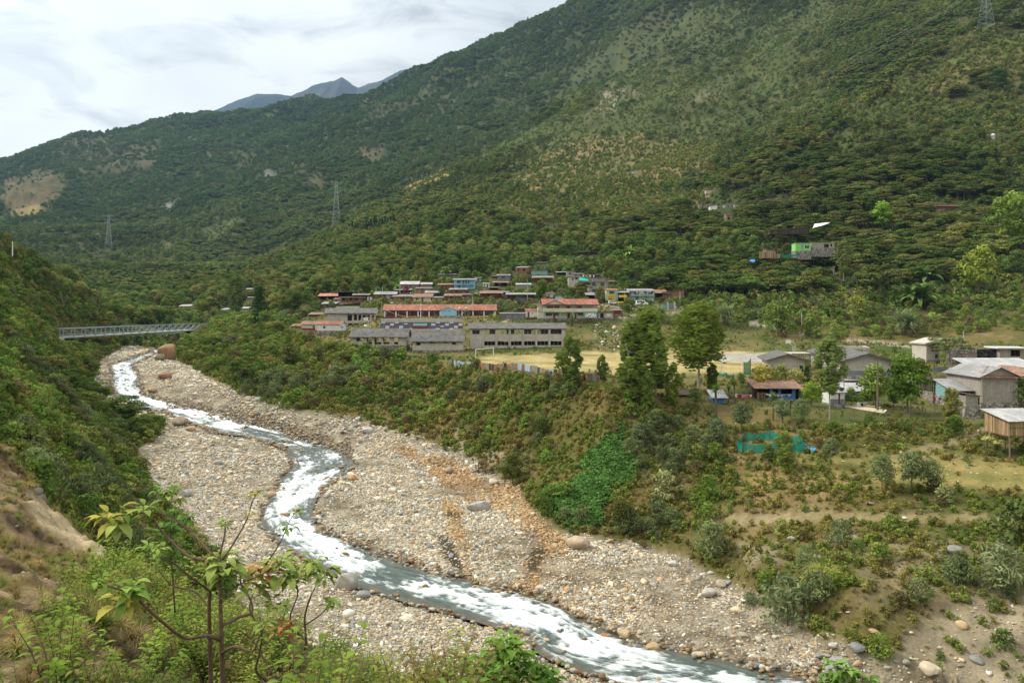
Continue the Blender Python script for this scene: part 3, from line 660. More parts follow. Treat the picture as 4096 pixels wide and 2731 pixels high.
def proto_tree(key, kind, H, Rr_, n, size, seed, bark=None, asp=1.6, **kw):
    r = np.random.default_rng(seed)
    if kind == 'umbrella': cl = clumps_umbrella(r, H, Rr_, n, kw.get('layers', 5)); V, Fc, T_ = crown(cl, size, asp, 2.2, rng=r)
    elif kind == 'droop':
        cl = kw['clumps'](r); V, Fc, T_ = crown(cl, size, 3.2, 1, True, rng=r, shell=.3)
    else: cl = clumps_round(r, H, Rr_, n, kw.get('k', 16), kw.get('lo', .35), kw.get('taper', .25)); V, Fc, T_ = crown(cl, size, asp, 1, rng=r)
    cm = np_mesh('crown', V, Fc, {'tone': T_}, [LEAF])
    tm = trunk_mb(r, H, Rr_, kw.get('tr', H*.028), kw.get('br', 5), lean=kw.get('lean', 0), rise=kw.get('rise', .55))
    me = bpy.data.meshes.new('trunk'); me.from_pydata(tm.v, [], tm.f); me.materials.append(bark or BARK); me.update()
    # joined version for masses
    nv = len(V); jm = np_mesh(key, np.concatenate([V, np.array(tm.v)]), [Fc, np.array([f for f in tm.f if len(f) == 4])+nv], {'tone': np.concatenate([T_, np.full(len(tm.v), .5)])}, [LEAF, bark or BARK],
        mi=[0]*len(Fc)+[1]*len([f for f in tm.f if len(f) == 4]))
    PROTO[key] = dict(crown=cm, trunk=me, joined=jm, H=H, R=Rr_)
for i in range(3):
    proto_tree(f'umb{i}', 'umbrella', 7.5, 5.2, 1500, .48, 10+i, tr=.2)
    proto_tree(f'rnd{i}', 'round', 7.5, 3.4, 1300, .46, 20+i, tr=.16, lo=.25)
    proto_tree(f'lou{i}', 'umbrella', 7.0, 4.6, 300, 1.05, 30+i, tr=.2, br=0, layers=3)
    proto_tree(f'lor{i}', 'round', 7, 3.7, 260, 1.05, 40+i, tr=.15, br=0, k=12, lo=.1)
    proto_tree(f'shr{i}', 'round', 2.0, 1.25, 420, .23, 50+i, tr=.03, lo=.02, k=12, br=4, rise=.4)
    proto_tree(f'wil{i}', 'round', 2.6, 1.45, 800, .20, 60+i, tr=.04, lo=.12, k=18, asp=3.2, br=6, rise=.45)
    proto_tree(f'los{i}', 'round', 2.0, 1.4, 90, .5, 70+i, tr=.03, lo=.0, k=8, br=0)
proto_tree('con0', 'round', 9, 2.3, 1300, .42, 80, tr=.16, lo=.08, taper=.9, k=26, asp=2.2)
proto_tree('con1', 'round', 9, 2.0, 220, 1.0, 81, tr=.16, lo=.05, taper=.95, k=14, br=0)
def radial_plant(key, seed, stems, nleaf, L, wdt, droop, up=1.0, trunk=0.0, tr=.1, tone=.5, seg=4):
    r = np.random.default_rng(seed); Vs = []; Fs = []; Ts = []; b = 0; mb = MB()
    for s_ in range(stems):
        ox, oy = (r.normal(size=2)*.35*(stems > 1)); h = trunk*(.6+.6*r.random()) if stems > 1 else trunk
        if h > .1: mb.tube([(ox*.3, oy*.3, -.3), (ox*.6, oy*.6, h*.5), (ox, oy, h)], [tr, tr*.85, tr*.7], 7)
        for k in range(nleaf):
            an = k*2.4+r.random(); el = up*(.15+.85*r.random()); ln = L*(.7+.5*r.random()); pts_ = []
            p = np.array([ox, oy, h]); e = el
            for j in range(seg+1):
                wj = wdt*(.5 if j == 0 else 1.0 if j < seg-1 else .75 if j < seg else .05)
                side = np.array([-math.sin(an), math.cos(an), 0])*wj/2
                pts_ += [p-side, p+side]
                p = p+np.array([math.cos(an)*math.cos(e), math.sin(an)*math.cos(e), math.sin(e)])*ln/seg; e -= droop/seg*(.7+.6*r.random())
            V = np.array(pts_); Vs.append(V); Fs.append(np.array([[2*j, 2*j+1, 2*j+3, 2*j+2] for j in range(seg)])+b); b += len(V)
            Ts.append(np.full(len(V), np.clip(tone+.5*(r.random()-.5), 0, 1)))
    V = np.concatenate(Vs); Fc = np.concatenate(Fs); T_ = np.concatenate(Ts)
    cm = np_mesh('leaves', V, Fc, {'tone': T_}, [LEAF]); d = dict(crown=cm, H=trunk+L*.8, R=L)
    if mb.v:
        me = bpy.data.meshes.new('trunk'); me.from_pydata(mb.v, [], mb.f); me.materials.append(BARK); me.update(); d['trunk'] = me
        q = [f for f in mb.f if len(f) == 4]
        d['joined'] = np_mesh(key, np.concatenate([V, np.array(mb.v)]), [Fc, np.array(q)+len(V)], {'tone': np.concatenate([T_, np.full(len(mb.v), .5)])}, [LEAF, BARK], mi=[0]*len(Fc)+[1]*len(q))
    else: d['joined'] = cm
    PROTO[key] = d
radial_plant('ban0', 5, 5, 8, 2.6, .62, 1.5, 1.4, 1.6, .14, .6); radial_plant('ban1', 6, 9, 8, 2.8, .6, 1.6, 1.4, 1.3, .14, .55)
radial_plant('yuc0', 7, 2, 70, .95, .06, 1.2, 1.5, 2.6, .10, .5); radial_plant('grs0', 8, 3, 90, .8, .022, 1.5, 1.5, 0, .1, .55, 3)
radial_plant('pam0', 9, 4, 110, 1.5, .03, 1.9, 1.5, 0, .1, .65, 4); radial_plant('ree0', 12, 14, 26, 2.2, .07, 1.3, 1.5, 1.2, .03, .5, 4)
# eucalyptus: tall, hanging sprays on bare limbs
def euc(Hh, Rw, lo, n, k, top=.5):
    def f(r):
        out = []
        for i in range(k):
            t = i/(k-1); z = Hh*(lo+(1-lo)*t*.95); prof = math.sin(math.pi*(.12+.80*t))**.7*(1 if t < .6 else 1-.5*(t-.6)/.4*(1-top))
            an = i*2.4+r.random(); rr = Rw*prof*(.3+.55*r.random()); w = Rw*(.24+.18*r.random())
            out.append((math.cos(an)*rr, math.sin(an)*rr, z, w, w, w*1.5, n//k, .2+.6*r.random()))
        return out
    return f
proto_tree('euc0', 'droop', 16, 5.4, 0, .60, 101, bark=PALEBARK, clumps=euc(16, 5.6, .34, 4300, 48, 1.1), tr=.25, br=9, rise=.62)
proto_tree('euc1', 'droop', 10, 2.5, 0, .5, 102, bark=PALEBARK, clumps=euc(10, 2.6, .08, 2600, 30, .55), tr=.14, br=6, rise=.75)
proto_tree('euc2', 'droop', 15, 3.2, 0, .55, 103, bark=PALEBARK, clumps=euc(15, 3.1, .34, 2300, 30, .6), tr=.13, br=7, rise=.7)
proto_tree('euc3', 'droop', 12, 2.3, 0, .6, 104, bark=PALEBARK, clumps=euc(12, 3.0, .1, 3000, 30, .9), tr=.16, br=6, rise=.75, lean=.5)
proto_tree('acc0', 'round', 4.6, 2.0, 1300, .24, 105, tr=.06, lo=.32, k=20, asp=3.0, br=6, rise=.5)
proto_tree('acc1', 'round', 4.2, 1.8, 1100, .24, 106, tr=.06, lo=.38, k=16, asp=3.0, br=6, rise=.55)
def bare(key, seed, H):
    r = np.random.default_rng(seed); mb = MB()
    def br(p, d, L, rad, lv):
        e = p+d*L; mb.tube([p, p+d*L*.5+Vector(r.normal(size=3)*L*.05), e], [rad, rad*.8, rad*.55], 4, cap=False)
        if lv:
            for _ in range(3 if lv > 1 else 4): br(p+d*L*(.55+.45*r.random()), (d+Vector(r.normal(size=3))*.55+Vector((0, 0, .15))).normalized(), L*.62, rad*.5, lv-1)
    br(Vector((0, 0, -.3)), Vector((0, 0, 1)), H*.38, H*.022, 4)
    me = bpy.data.meshes.new(key); me.from_pydata(mb.v, [], mb.f); me.materials.append(PALEBARK); me.update(); PROTO[key] = dict(joined=me, trunk=me, H=H, R=H*.4)
bare('bar0', 3, 7); bare('bar1', 4, 6)
STN = []
for i in range(7):
    r_ = np.random.default_rng(i); V, Fc = ico(2, .13, (1, .62+.3*r_.random(), .45+.25*r_.random()), i+1)
    STN.append(np_mesh('stone', V, Fc, None, [STONE], False))
BIGST = []
for i in range(4):
    V, Fc = ico(4, .16, (1, .8, .66), 40+i); r_ = np.random.default_rng(i)
    V = V*(1+.10*(fbm(V[:, 0]*2.3+9, V[:, 1]*2.3+V[:, 2]*1.7, 5, i)-.5)[:, None]*2); BIGST.append(np_mesh('boulder', V, Fc, None, [STONE], True))

# ------------------------------------------------------------------ masses (one object, instanced over points)
def mass(name, P, pid, scale, rz, tint, meshes, tilt=None, label=None, cat=None):
    """one stuff object: prototype pid[i] at every point"""
    n = len(P); me = bpy.data.meshes.new(name+'_points'); me.vertices.add(n); me.vertices.foreach_set('co', np.asarray(P, np.float32).ravel())
    sc = np.asarray(scale, np.float32); sc = np.repeat(sc[:, None], 3, 1) if sc.ndim == 1 else sc
    rot = np.zeros((n, 3), np.float32); rot[:, 2] = rz
    if tilt is not None: rot[:, :2] = tilt
    me.attributes.new('scl', 'FLOAT_VECTOR', 'POINT').data.foreach_set('vector', sc.ravel())
    me.attributes.new('rot', 'FLOAT_VECTOR', 'POINT').data.foreach_set('vector', rot.ravel())
    a4 = np.ones((n, 4), np.float32); a4[:, :3] = tint; me.attributes.new('tint', 'FLOAT_COLOR', 'POINT').data.foreach_set('color', a4.ravel())
    me.attributes.new('pid', 'INT', 'POINT').data.foreach_set('value', np.asarray(pid, np.int32))
    o = bpy.data.objects.new(name, me); link(o); o['kind'] = 'stuff'
    if label: o['label'] = label; o['category'] = cat or name.replace('_', ' ')
    cl = bpy.data.collections.new(name+'_kinds')
    for i, m_ in enumerate(meshes): cl.objects.link(bpy.data.objects.new(f'{name}_{i:02d}', m_))
    ng = bpy.data.node_groups.new(name, 'GeometryNodeTree'); ng.interface.new_socket('Geometry', in_out='INPUT', socket_type='NodeSocketGeometry'); ng.interface.new_socket('Geometry', in_out='OUTPUT', socket_type='NodeSocketGeometry')
    nn = ng.nodes; gi = nn.new('NodeGroupInput'); go = nn.new('NodeGroupOutput'); iop = nn.new('GeometryNodeInstanceOnPoints'); ci = nn.new('GeometryNodeCollectionInfo')
    ci.inputs['Collection'].default_value = cl; ci.inputs['Separate Children'].default_value = True; ci.inputs['Reset Children'].default_value = True
    iop.inputs['Pick Instance'].default_value = True
    def na(nm, ty): x = nn.new('GeometryNodeInputNamedAttribute'); x.data_type = ty; x.inputs['Name'].default_value = nm; return x.outputs[0]
    e2r = nn.new('FunctionNodeEulerToRotation'); L_ = ng.links
    L_.new(na('rot', 'FLOAT_VECTOR'), e2r.inputs[0]); L_.new(e2r.outputs[0], iop.inputs['Rotation'])
    L_.new(gi.outputs[0], iop.inputs['Points']); L_.new(ci.outputs[0], iop.inputs['Instance']); L_.new(na('scl', 'FLOAT_VECTOR'), iop.inputs['Scale']); L_.new(na('pid', 'INT'), iop.inputs['Instance Index'])
    L_.new(iop.outputs[0], go.inputs[0]); md = o.modifiers.new('scatter', 'NODES'); md.node_group = ng
    return o
CELL = GY**2*(ga[1]-ga[0])*(gl[1]-gl[0])
# steep ground has more surface than plan area
sl_ = np.zeros_like(GZ); sl_[1:] = np.abs(GZ[1:]-GZ[:-1])/(GY[1:]-GY[:-1]); CELL = CELL*np.sqrt(1+np.minimum(sl_, 2)**2)
FR = ((GU > -420) & (GU < 4520) & (GVf > -420) & (GVf < 3150)).astype(float)
def seen(tol): return (HID < tol).astype(float)*FR
def scatter(dens, rng, cap=None):
    wgt = (dens*CELL).ravel(); tot = wgt.sum(); n = rng.poisson(tot) if cap is None else min(rng.poisson(tot), cap)
    cs = np.cumsum(wgt); k = np.searchsorted(cs, rng.random(n)*tot); k = np.minimum(k, wgt.size-1); r, c = np.divmod(k, NA)
    r = np.clip(r+rng.random(n)-.5, 0, NL-1.01); c = np.clip(c+rng.random(n)-.5, 0, NA-1.01)
    y = np.exp(L0+(L1-L0)*r/(NL-1)); x = (A0+(A1-A0)*c/(NA-1))*y
    return x, y, sample(GZ, x, y)
def px(x, y, z): return x/y*F+CX, HZ-z/y*F
# places kept open: picture boxes with the depth of what stands there
KEEP = []      # (u0, v0, u1, v1, Y)
def blocked(x, y, z, rad, H):
    u, v = px(x, y, z); ur = rad/y*F; vt = v-H/y*F; bad = np.zeros(len(x), bool)
    for u0, v0, u1, v1, Y in KEEP:
        bad |= (u+ur > u0) & (u-ur < u1) & (vt < v1) & (v > v0) & (y < Y+3)
        bad |= (u+ur*.6 > u0) & (u-ur*.6 < u1) & (np.abs(y-Y) < 7) & (v > v0-6) & (v < v1+30)
    return bad
# ------------------------------------------------------------------ buildings
M = {
 'conc': surf('raw_concrete', (.54,.50,.43), .9, .10, .5, (.24,.22,.19), .35), 'dconc': surf('dark_concrete', (.16,.155,.145), .95, .3, .6, (.06,.06,.05), .6),
 'lconc': surf('pale_concrete', (.52,.49,.44), .9, .12, .6, (.25,.22,.18), .4, streak=True), 'block': surf('concrete_block', (.40,.37,.32), .95, .12, 2, (.24,.21,.17), .4, streak=True),
 'brick': surf('red_brick', (.33,.15,.09), .9, .25, 3, (.35,.28,.2), .4), 'wood': surf('weathered_boards', (.24,.16,.09), .9, .35, 2.5, (.10,.07,.05), .6, streak=True),
 'lwood': surf('pale_boards', (.42,.30,.16), .9, .3, 2.5, (.18,.12,.07), .5, streak=True), 'dwood': surf('dark_boards', (.09,.07,.055), .9, .3, 2),
 'mud': surf('adobe', (.33,.25,.16), .95, .2, 2, (.2,.15,.1), .5), 'white': surf('white_plaster', (.78,.78,.75), .8, .06, 1, (.5,.48,.43), .35, streak=True),
 'cream': surf('cream_plaster', (.66,.63,.50), .8, .06, 1, (.48,.42,.30), .3, streak=True), 'green': surf('lime_green_paint', (.26,.66,.16), .7, .06, 1, (.4,.6,.3), .3),
 'pgreen': surf('pale_green_paint', (.58,.70,.44), .8, .06, 1, (.4,.5,.3), .3, streak=True), 'blue': surf('blue_paint', (.05,.17,.42), .7, .15, 1, (.2,.3,.4), .3, streak=True),
 'sky': surf('sky_blue_paint', (.28,.58,.70), .8, .06, 1, (.45,.6,.65), .3, streak=True), 'pale_blue': surf('pale_blue_paint', (.34,.47,.60), .8, .1, 1),
 'teal': surf('teal_paint', (.20,.42,.42), .7, .1, 1, (.4,.5,.45), .3), 'maroon': surf('maroon_paint', (.22,.045,.035), .8, .2, 1, (.35,.12,.1), .3, streak=True),
 'grey': surf('grey_paint', (.22,.24,.26), .7, .15, 1), 'stonew': None,
 'tin': surf('galvanised_sheet', (.34,.355,.36), .5, .2, 1.2, (.27,.17,.11), .55, spec=.5, streak=False), 'wtin': surf('bright_sheet', (.52,.54,.55), .45, .12, 1, (.38,.30,.23), .45, spec=.5),
 'dtin': surf('old_grey_sheet', (.27,.26,.24), .7, .25, 1.2, (.25,.15,.09), .5), 'rust': surf('rusty_sheet', (.30,.16,.095), .8, .3, 1.2, (.45,.40,.35), .65, streak=False),
 'redroof': surf('red_sheet', (.36,.125,.075), .7, .2, .5, (.42,.27,.22), .6), 'salmon': surf('salmon_sheet', (.52,.24,.19), .6, .06, .8), 'orange': surf('orange_tarpaulin', (.50,.20,.07), .8, .15, 1),
 'tarpw': surf('white_tarpaulin', (.66,.64,.59), .7, .1, 1.5), 'tarpt': surf('teal_tarpaulin', (.02,.36,.28), .6, .1, 1.5), 'tarpb': surf('blue_tarpaulin', (.05,.33,.70), .5, .3, 2, (.02,.1,.3), .5),
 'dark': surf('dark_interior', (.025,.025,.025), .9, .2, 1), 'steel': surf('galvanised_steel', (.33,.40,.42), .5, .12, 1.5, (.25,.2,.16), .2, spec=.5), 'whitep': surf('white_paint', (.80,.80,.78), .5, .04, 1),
 'maroonw': surf('brown_door', (.20,.06,.03), .7, .2, 2), 'pole': surf('concrete_pole', (.45,.44,.40), .9, .1, 1), 'wpole': surf('wooden_pole', (.20,.16,.12), .9, .2, 2), 'rebar': surf('rusty_rebar', (.20,.09,.05), .8, .2, 3),
 'yellow': surf('yellow_paint', (.75,.50,.04), .6, .1, 1), 'black': surf('black_plastic', (.02,.02,.022), .5, .1, 1), 'tank': surf('cream_tank', (.55,.50,.38), .5, .1, 1), 'purple': surf('mauve_plaster', (.42,.30,.42), .8, .1, 1),
 'red': surf('red_cloth', (.62,.03,.03), .8, .1, 2), 'pink': surf('pink_cloth', (.75,.15,.35), .8, .1, 2), 'skin': surf('skin', (.30,.16,.10), .6, .05, 1), 'hair': surf('black_hair', (.015,.012,.01), .6, .1, 1), 'navy': surf('navy_cloth', (.03,.035,.07), .8, .1, 2),
}
def stone_wall_mat():
    m, nt = new_mat('rubble_stone'); g = N(nt); tc = g.n('ShaderNodeTexCoord').outputs['Object']
    vo = g.n('ShaderNodeTexVoronoi', Scale=2.4); nt.links.new(tc, vo.inputs['Vector']); hs = g.n('ShaderNodeSeparateColor'); nt.links.new(vo.outputs['Color'], hs.inputs[0])
    c = g.ramp(hs.outputs[0], [(0, (.18,.16,.13)), (.5, (.34,.31,.26)), (1, (.52,.48,.42))]); e = g.mapr(vo.outputs['Distance'], .25, .7, 1, .5)
    c = g.mix(1, c, g.n('ShaderNodeCombineColor', Red=e, Green=e, Blue=e).outputs[0], 'MULTIPLY'); g.out(c, .95, g.bump(vo.outputs['Distance'], -.8, .2), .1); return m
M['stonew'] = stone_wall_mat()
def corrugated(m, k=5.0, axis='x'):
    nt = m.node_tree; g = N(nt); tc = g.n('ShaderNodeTexCoord').outputs['Object']
    wv = g.n('ShaderNodeTexWave', Vector=tc, Scale=k); wv.bands_direction = axis.upper(); pr = [n for n in nt.nodes if n.type == 'BSDF_PRINCIPLED'][0]
    # sheet seams: rows of differently weathered sheets
    br = g.n('ShaderNodeTexBrick', Vector=tc, Scale=1.0, Mortar__Size=.015, Brick__Width=.95, Row__Height=2.3); br.inputs['Color1'].default_value = (.78,.78,.78,1); br.inputs['Color2'].default_value = (1.15,1.1,1.08,1); br.inputs['Mortar'].default_value = (.5,.5,.5,1)
    old = pr.inputs['Base Color'].links[0].from_socket; nt.links.new(g.mix(1, old, br.outputs[0], 'MULTIPLY'), pr.inputs['Base Color']); nt.links.new(g.bump(wv.outputs[0], .5, .05), pr.inputs['Normal'])
for k in ('tin', 'wtin', 'dtin', 'rust', 'redroof', 'salmon'): corrugated(M[k])
def brickify(m, col=(.2,.17,.13), k=1.0, bw=.42, rh=.21):
    nt = m.node_tree; g = N(nt); tc = g.n('ShaderNodeTexCoord').outputs['Object']; sp = g.n('ShaderNodeSeparateXYZ', Vector=tc)
    cb = g.n('ShaderNodeCombineXYZ', X=g.math('ADD', sp.outputs[0], sp.outputs[1]), Y=sp.outputs[2])
    br = g.n('ShaderNodeTexBrick', Vector=cb.outputs[0], Scale=k, Mortar__Size=.018, Brick__Width=bw, Row__Height=rh); br.inputs['Color1'].default_value = (.85,.85,.85,1); br.inputs['Color2'].default_value = (1.1,1.08,1.05,1); br.inputs['Mortar'].default_value = (.62,.6,.58,1)
    pr = [n for n in nt.nodes if n.type == 'BSDF_PRINCIPLED'][0]; old = pr.inputs['Base Color'].links[0].from_socket; nt.links.new(g.mix(1, old, br.outputs[0], 'MULTIPLY'), pr.inputs['Base Color'])
brickify(M['block']); brickify(M['brick'], bw=.3, rh=.15)
def planks(m):
    nt = m.node_tree; g = N(nt); tc = g.n('ShaderNodeTexCoord').outputs['Object']; sp = g.n('ShaderNodeSeparateXYZ', Vector=tc); s = g.math('ADD', sp.outputs[0], sp.outputs[1])
    f = g.math('FLOOR', g.math('MULTIPLY', s, 4.0)); wn = g.n('ShaderNodeTexWhiteNoise', _noise_dimensions='1D', W=f); fr = g.math('FRACT', g.math('MULTIPLY', s, 4.0))
    gap = g.math('GREATER_THAN', fr, .1); k = g.math('MULTIPLY', g.mapr(wn.outputs[0], 0, 1, .55, 1.35), g.mapr(gap, 0, 1, .3, 1)); pr = [n for n in nt.nodes if n.type == 'BSDF_PRINCIPLED'][0]
    old = pr.inputs['Base Color'].links[0].from_socket; nt.links.new(g.n('ShaderNodeVectorMath', _operation='SCALE', i0=old, Scale=k).outputs[0], pr.inputs['Base Color'])
for k in ('wood', 'lwood', 'dwood'): planks(M[k])
gm_, nt = new_mat('window_glass'); g = N(nt); g.out((.03,.04,.05), .12, None, .6); M['glass'] = gm_

def holes_wall(mb, x0, x1, z0, z1, holes, y, th, T=lambda x, y, z: (x, y, z), mi=0):
    """wall in the plane y..y+th with real openings; T maps (x,y,z)"""
    xs = sorted({x0, x1, *[max(x0, min(x1, h[0])) for h in holes], *[max(x0, min(x1, h[1])) for h in holes]})
    for a, b in zip(xs, xs[1:]):
        if b-a < 1e-4: continue
        c = (a+b)/2; hs = sorted([(max(z0, h[2]), min(z1, h[3])) for h in holes if h[0] < c < h[1]]); z = z0
        for h0, h1 in hs+[(z1, z1)]:
            if h0-z > 1e-3:
                q = [(a, y, z), (b, y, z), (b, y+th, z), (a, y+th, z)]; t = [(p[0], p[1], h0) for p in q]
                mb.hexa([T(*p) for p in q], [T(*p) for p in t], mi)
            z = max(z, h1)
def roof_mb(kind, W_, D, z, rise, oh, th, ohf=None):
    mb = MB(); ohf = oh if ohf is None else ohf; x0, x1, y0, y1 = -W_/2-oh, W_/2+oh, -ohf, D+oh
    if kind == 'flat': mb.slab([(x0, y0, z+th), (x1, y0, z+th), (x1, y1, z+th), (x0, y1, z+th)], th)
    elif kind == 'shed': mb.slab([(x0, y0, z), (x1, y0, z), (x1, y1, z+rise), (x0, y1, z+rise)], th)           # high at the back
    elif kind == 'shedf': mb.slab([(x0, y0, z+rise), (x1, y0, z+rise), (x1, y1, z), (x0, y1, z)], th)          # high in front
    elif kind == 'shedl': mb.slab([(x0, y0, z+rise), (x1, y0, z), (x1, y1, z), (x0, y1, z+rise)], th)
    elif kind == 'shedrt': mb.slab([(x0, y0, z), (x1, y0, z+rise), (x1, y1, z+rise), (x0, y1, z)], th)
    elif kind == 'gx':                                                                                         # ridge parallel to the front
        ym = (y0+y1)/2; mb.slab([(x0, y0, z), (x1, y0, z), (x1, ym, z+rise), (x0, ym, z+rise)], th); mb.slab([(x0, ym+.003, z+rise), (x1, ym+.003, z+rise), (x1, y1, z), (x0, y1, z)], th)
    elif kind == 'gy':                                                                                         # gable facing front
        mb.slab([(x0, y0, z), (-.001, y0, z+rise), (-.001, y1, z+rise), (x0, y1, z)], th); mb.slab([(.001, y0, z+rise), (x1, y0, z), (x1, y1, z), (.001, y1, z+rise)], th)
    return mb
def roof_z(kind, x, y, W_, D, z, rise, oh):
    if kind == 'shed': return z+rise*(y+oh)/(D+2*oh)
    if kind == 'shedf': return z+rise*(1-(y+oh)/(D+2*oh))
    if kind == 'shedl': return z+rise*(1-(x+W_/2+oh)/(W_+2*oh))
    if kind == 'shedrt': return z+rise*(x+W_/2+oh)/(W_+2*oh)
    if kind == 'gx': return z+rise*(1-abs(y-D/2)/(D/2+oh))
    if kind == 'gy': return z+rise*(1-abs(x)/(W_/2+oh))
    return z
def place(u0, u1, vb, Y=None):
    uc = (u0+u1)/2
    if Y is None:
        x, Y = hit(uc, vb, 60, 900)
    return (uc-CX)/F*Y, Y, (HZ-vb)/F*Y
def house(name, label, box, roof=('shed', .9, .4), wall='wood', rm='tin', D=5, yaw=0, wins=(), doors=(), sw=(), Y=None, cat='house', group=None, glazed=True, fr=None, dm='maroonw', floors=1, band=None, found='stonew', fh=2.5, th=.15, rth=.06, open_front=False, porch=0, posts=(), back=(), keep=True, stilt=0, extra=None, pm='wood', ohf=None):
    """box=(u0,u1,v_base,v_eave) in the survey photograph; wins/doors = fractions of the front (x0,x1,z0,z1)"""
    u0, u1, vb, ve = box; x, Yd, z = place(u0, u1, vb, Y); yw = R(yaw)
    W_ = (u1-u0)/F*Yd/max(.5, math.cos(yw)); 
    if abs(yaw) > 12: W_ = max(W_*.5, ((u1-u0)/F*Yd-D*abs(math.sin(yw)))/math.cos(yw))
    H = (vb-ve)/F*Yd
    root = empty(name, (x, Yd+(D/2*abs(math.sin(yw))*0), z), yw, label=label, cat=cat, group=group)
    if keep: vt_ = ve-rise_px(roof, Yd)-3; KEEP.append((u0-2, vt_, u1+2, vt_+(vb-vt_)*.72, Yd))
    kd, rise, oh = roof; w2 = W_/2
    ab = lambda h: (-w2+h[0]*W_, -w2+h[1]*W_, h[2]*H, h[3]*H)
    fh_ = [ab(h) for h in wins]+[ab(h) for h in doors]
    mb = MB()
    if not open_front: holes_wall(mb, -w2, w2, 0, H, fh_, 0, th)
    side = [(h[0]*D, h[1]*D, h[2]*H, h[3]*H) for h in sw]
    for sx in (-1, 1):
        xx = sx*w2-(th if sx > 0 else 0)
        holes_wall(mb, th+.002, D-th-.002, 0, H-.003, side, 0, th, T=lambda a, b, c, xx=xx: (xx+b, a, c))
    holes_wall(mb, -w2, w2, 0, H, [(-w2+h[0]*W_, -w2+h[1]*W_, h[2]*H, h[3]*H) for h in back], D-th, th)
    for k in range(floors-1):
        zf = H*(k+1)/floors; mb.box(-w2+th, th, zf-.1, w2-th, D-th, zf+.1)
    # gable and side infill up to the roof
    def inf(pts, thick, axis):
        d = (0, thick, 0) if axis == 'y' else (thick, 0, 0); n = len(pts); a = [tuple(p) for p in pts]; b = [(p[0]+d[0], p[1]+d[1], p[2]) for p in pts]
        mb.add(a+b, [tuple(range(n)), tuple(range(2*n-1, n-1, -1))]+[(i, i+n, (i+1) % n+n, (i+1) % n) for i in range(n)])
    rz = lambda a, b: roof_z(kd, a, b, W_, D, H, rise, oh)-rth-.01
    if kd == 'gy': 
        for yy in (.0, D-th): inf([(-w2, yy, H+.002), (w2, yy, H+.002), (w2, yy, max(H+.003, rz(w2, 0))), (0, yy, rz(0, 0)), (-w2, yy, max(H+.003, rz(w2, 0)))], th, 'y')
    elif kd in ('gx', 'shed', 'shedf'):
        for xx in (-w2, w2-th):
            P_ = [(xx, th, H), (xx, D-th, H), (xx, D-th, max(H+.003, rz(0, D)))]+([(xx, D/2, rz(0, D/2))] if kd == 'gx' else [])+[(xx, th, max(H+.003, rz(0, 0)))]; inf(P_, th, 'x')
        if kd == 'shed': inf([(-w2, D-th, H+.002), (w2, D-th, H+.002), (w2, D-th, rz(0, D)), (-w2, D-th, rz(0, D))], th, 'y')
        if kd == 'shedf' and not open_front: inf([(-w2, 0, H+.002), (w2, 0, H+.002), (w2, 0, rz(0, 0)), (-w2, 0, rz(0, 0))], th, 'y')
    elif kd in ('shedl', 'shedrt'):
        for yy in (0, D-th): inf([(-w2, yy, H+.002), (w2, yy, H+.002), (w2, yy, max(H+.003, rz(w2, 0))), (-w2, yy, max(H+.003, rz(-w2, 0)))], th, 'y')
    mb.build('wall', M[wall], root)
    if band:                                   # painted lower wall or floor line: a render coat a little proud of the wall
        z0, z1, bm = band; b2 = MB(); holes_wall(b2, -w2-.03, w2+.03, z0*H, z1*H, fh_, -.03, .028); b2.build('painted_band', M[bm], root)
    roof_mb(kd, W_, D, H if kd != 'flat' else H+.001, rise, oh, rth, ohf).build('roof', M[rm], root)
    for h in fh_[:len(wins)]:
        f = MB(); t = .07; a, b, c, d = h
        f.box(a, -.03, c, a+t, .06, d); f.box(b-t, -.03, c, b, .06, d); f.box(a+t, -.03, c, b-t, .06, c+t); f.box(a+t, -.03, d-t, b-t, .06, d)
        n = max(1, int((b-a)/.9)); 
        for q in range(1, n): xq = a+(b-a)*q/n; f.box(xq-.03, -.02, c+t, xq+.03, .05, d-t)
        wo_ = f.build('window', M[fr or ('wood' if wall != 'conc' else 'conc')], root)
        if glazed: p = MB(); p.box(a+t, .07, c+t, b-t, .085, d-t); p.build('pane', M['glass'], wo_)
    for h in fh_[len(wins):]:
        p = MB(); a, b, c, d = h; p.box(a+.04, .05, c+.02, b-.04, .10, d-.04)
        do = p.build('door', M[dm], root); hb_ = MB(); hb_.box(b-.2, .0, (c+d)/2-.05, b-.14, .05, (c+d)/2+.05); hb_.build('handle', M['steel'], do)
    if floors > 1 or open_front or not glazed: pass
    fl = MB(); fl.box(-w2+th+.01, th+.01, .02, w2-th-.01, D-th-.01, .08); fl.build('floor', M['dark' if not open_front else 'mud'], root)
    if found and not stilt: f = MB(); f.box(-w2-.12, -.12-porch, -fh, w2+.12, D+.1, -.004); f.build('foundation', M[found], root)
    if stilt:
        f = MB(); f.box(-w2-.1, -.1-porch, -.16, w2+.1, D, -.004)
        f.build('deck', M['wood'], root)
        for sx in (-w2+.1, 0, w2-.1):
            for sy in (-porch+.05, D-.3): p = MB(); p.box(sx-.08, sy-.08, -stilt, sx+.08, sy+.08, -.165); p.build('stilt', M['wpole'], root)
    for px_ in posts:
        p = MB(); xx = -w2+px_*W_; yy = -(ohf if ohf is not None else oh)+.15; p.box(xx-.07, yy, -.2, xx+.07, yy+.14, roof_z(kd, xx, yy, W_, D, H, rise, oh)-rth-.02); p.build('post', M[pm], root)
    if extra: extra(root, W_, H, D, Yd)
    return root, W_, H, D, Yd
def rise_px(roof, Y): return roof[1]*F/Y if roof[0] != 'flat' else 4
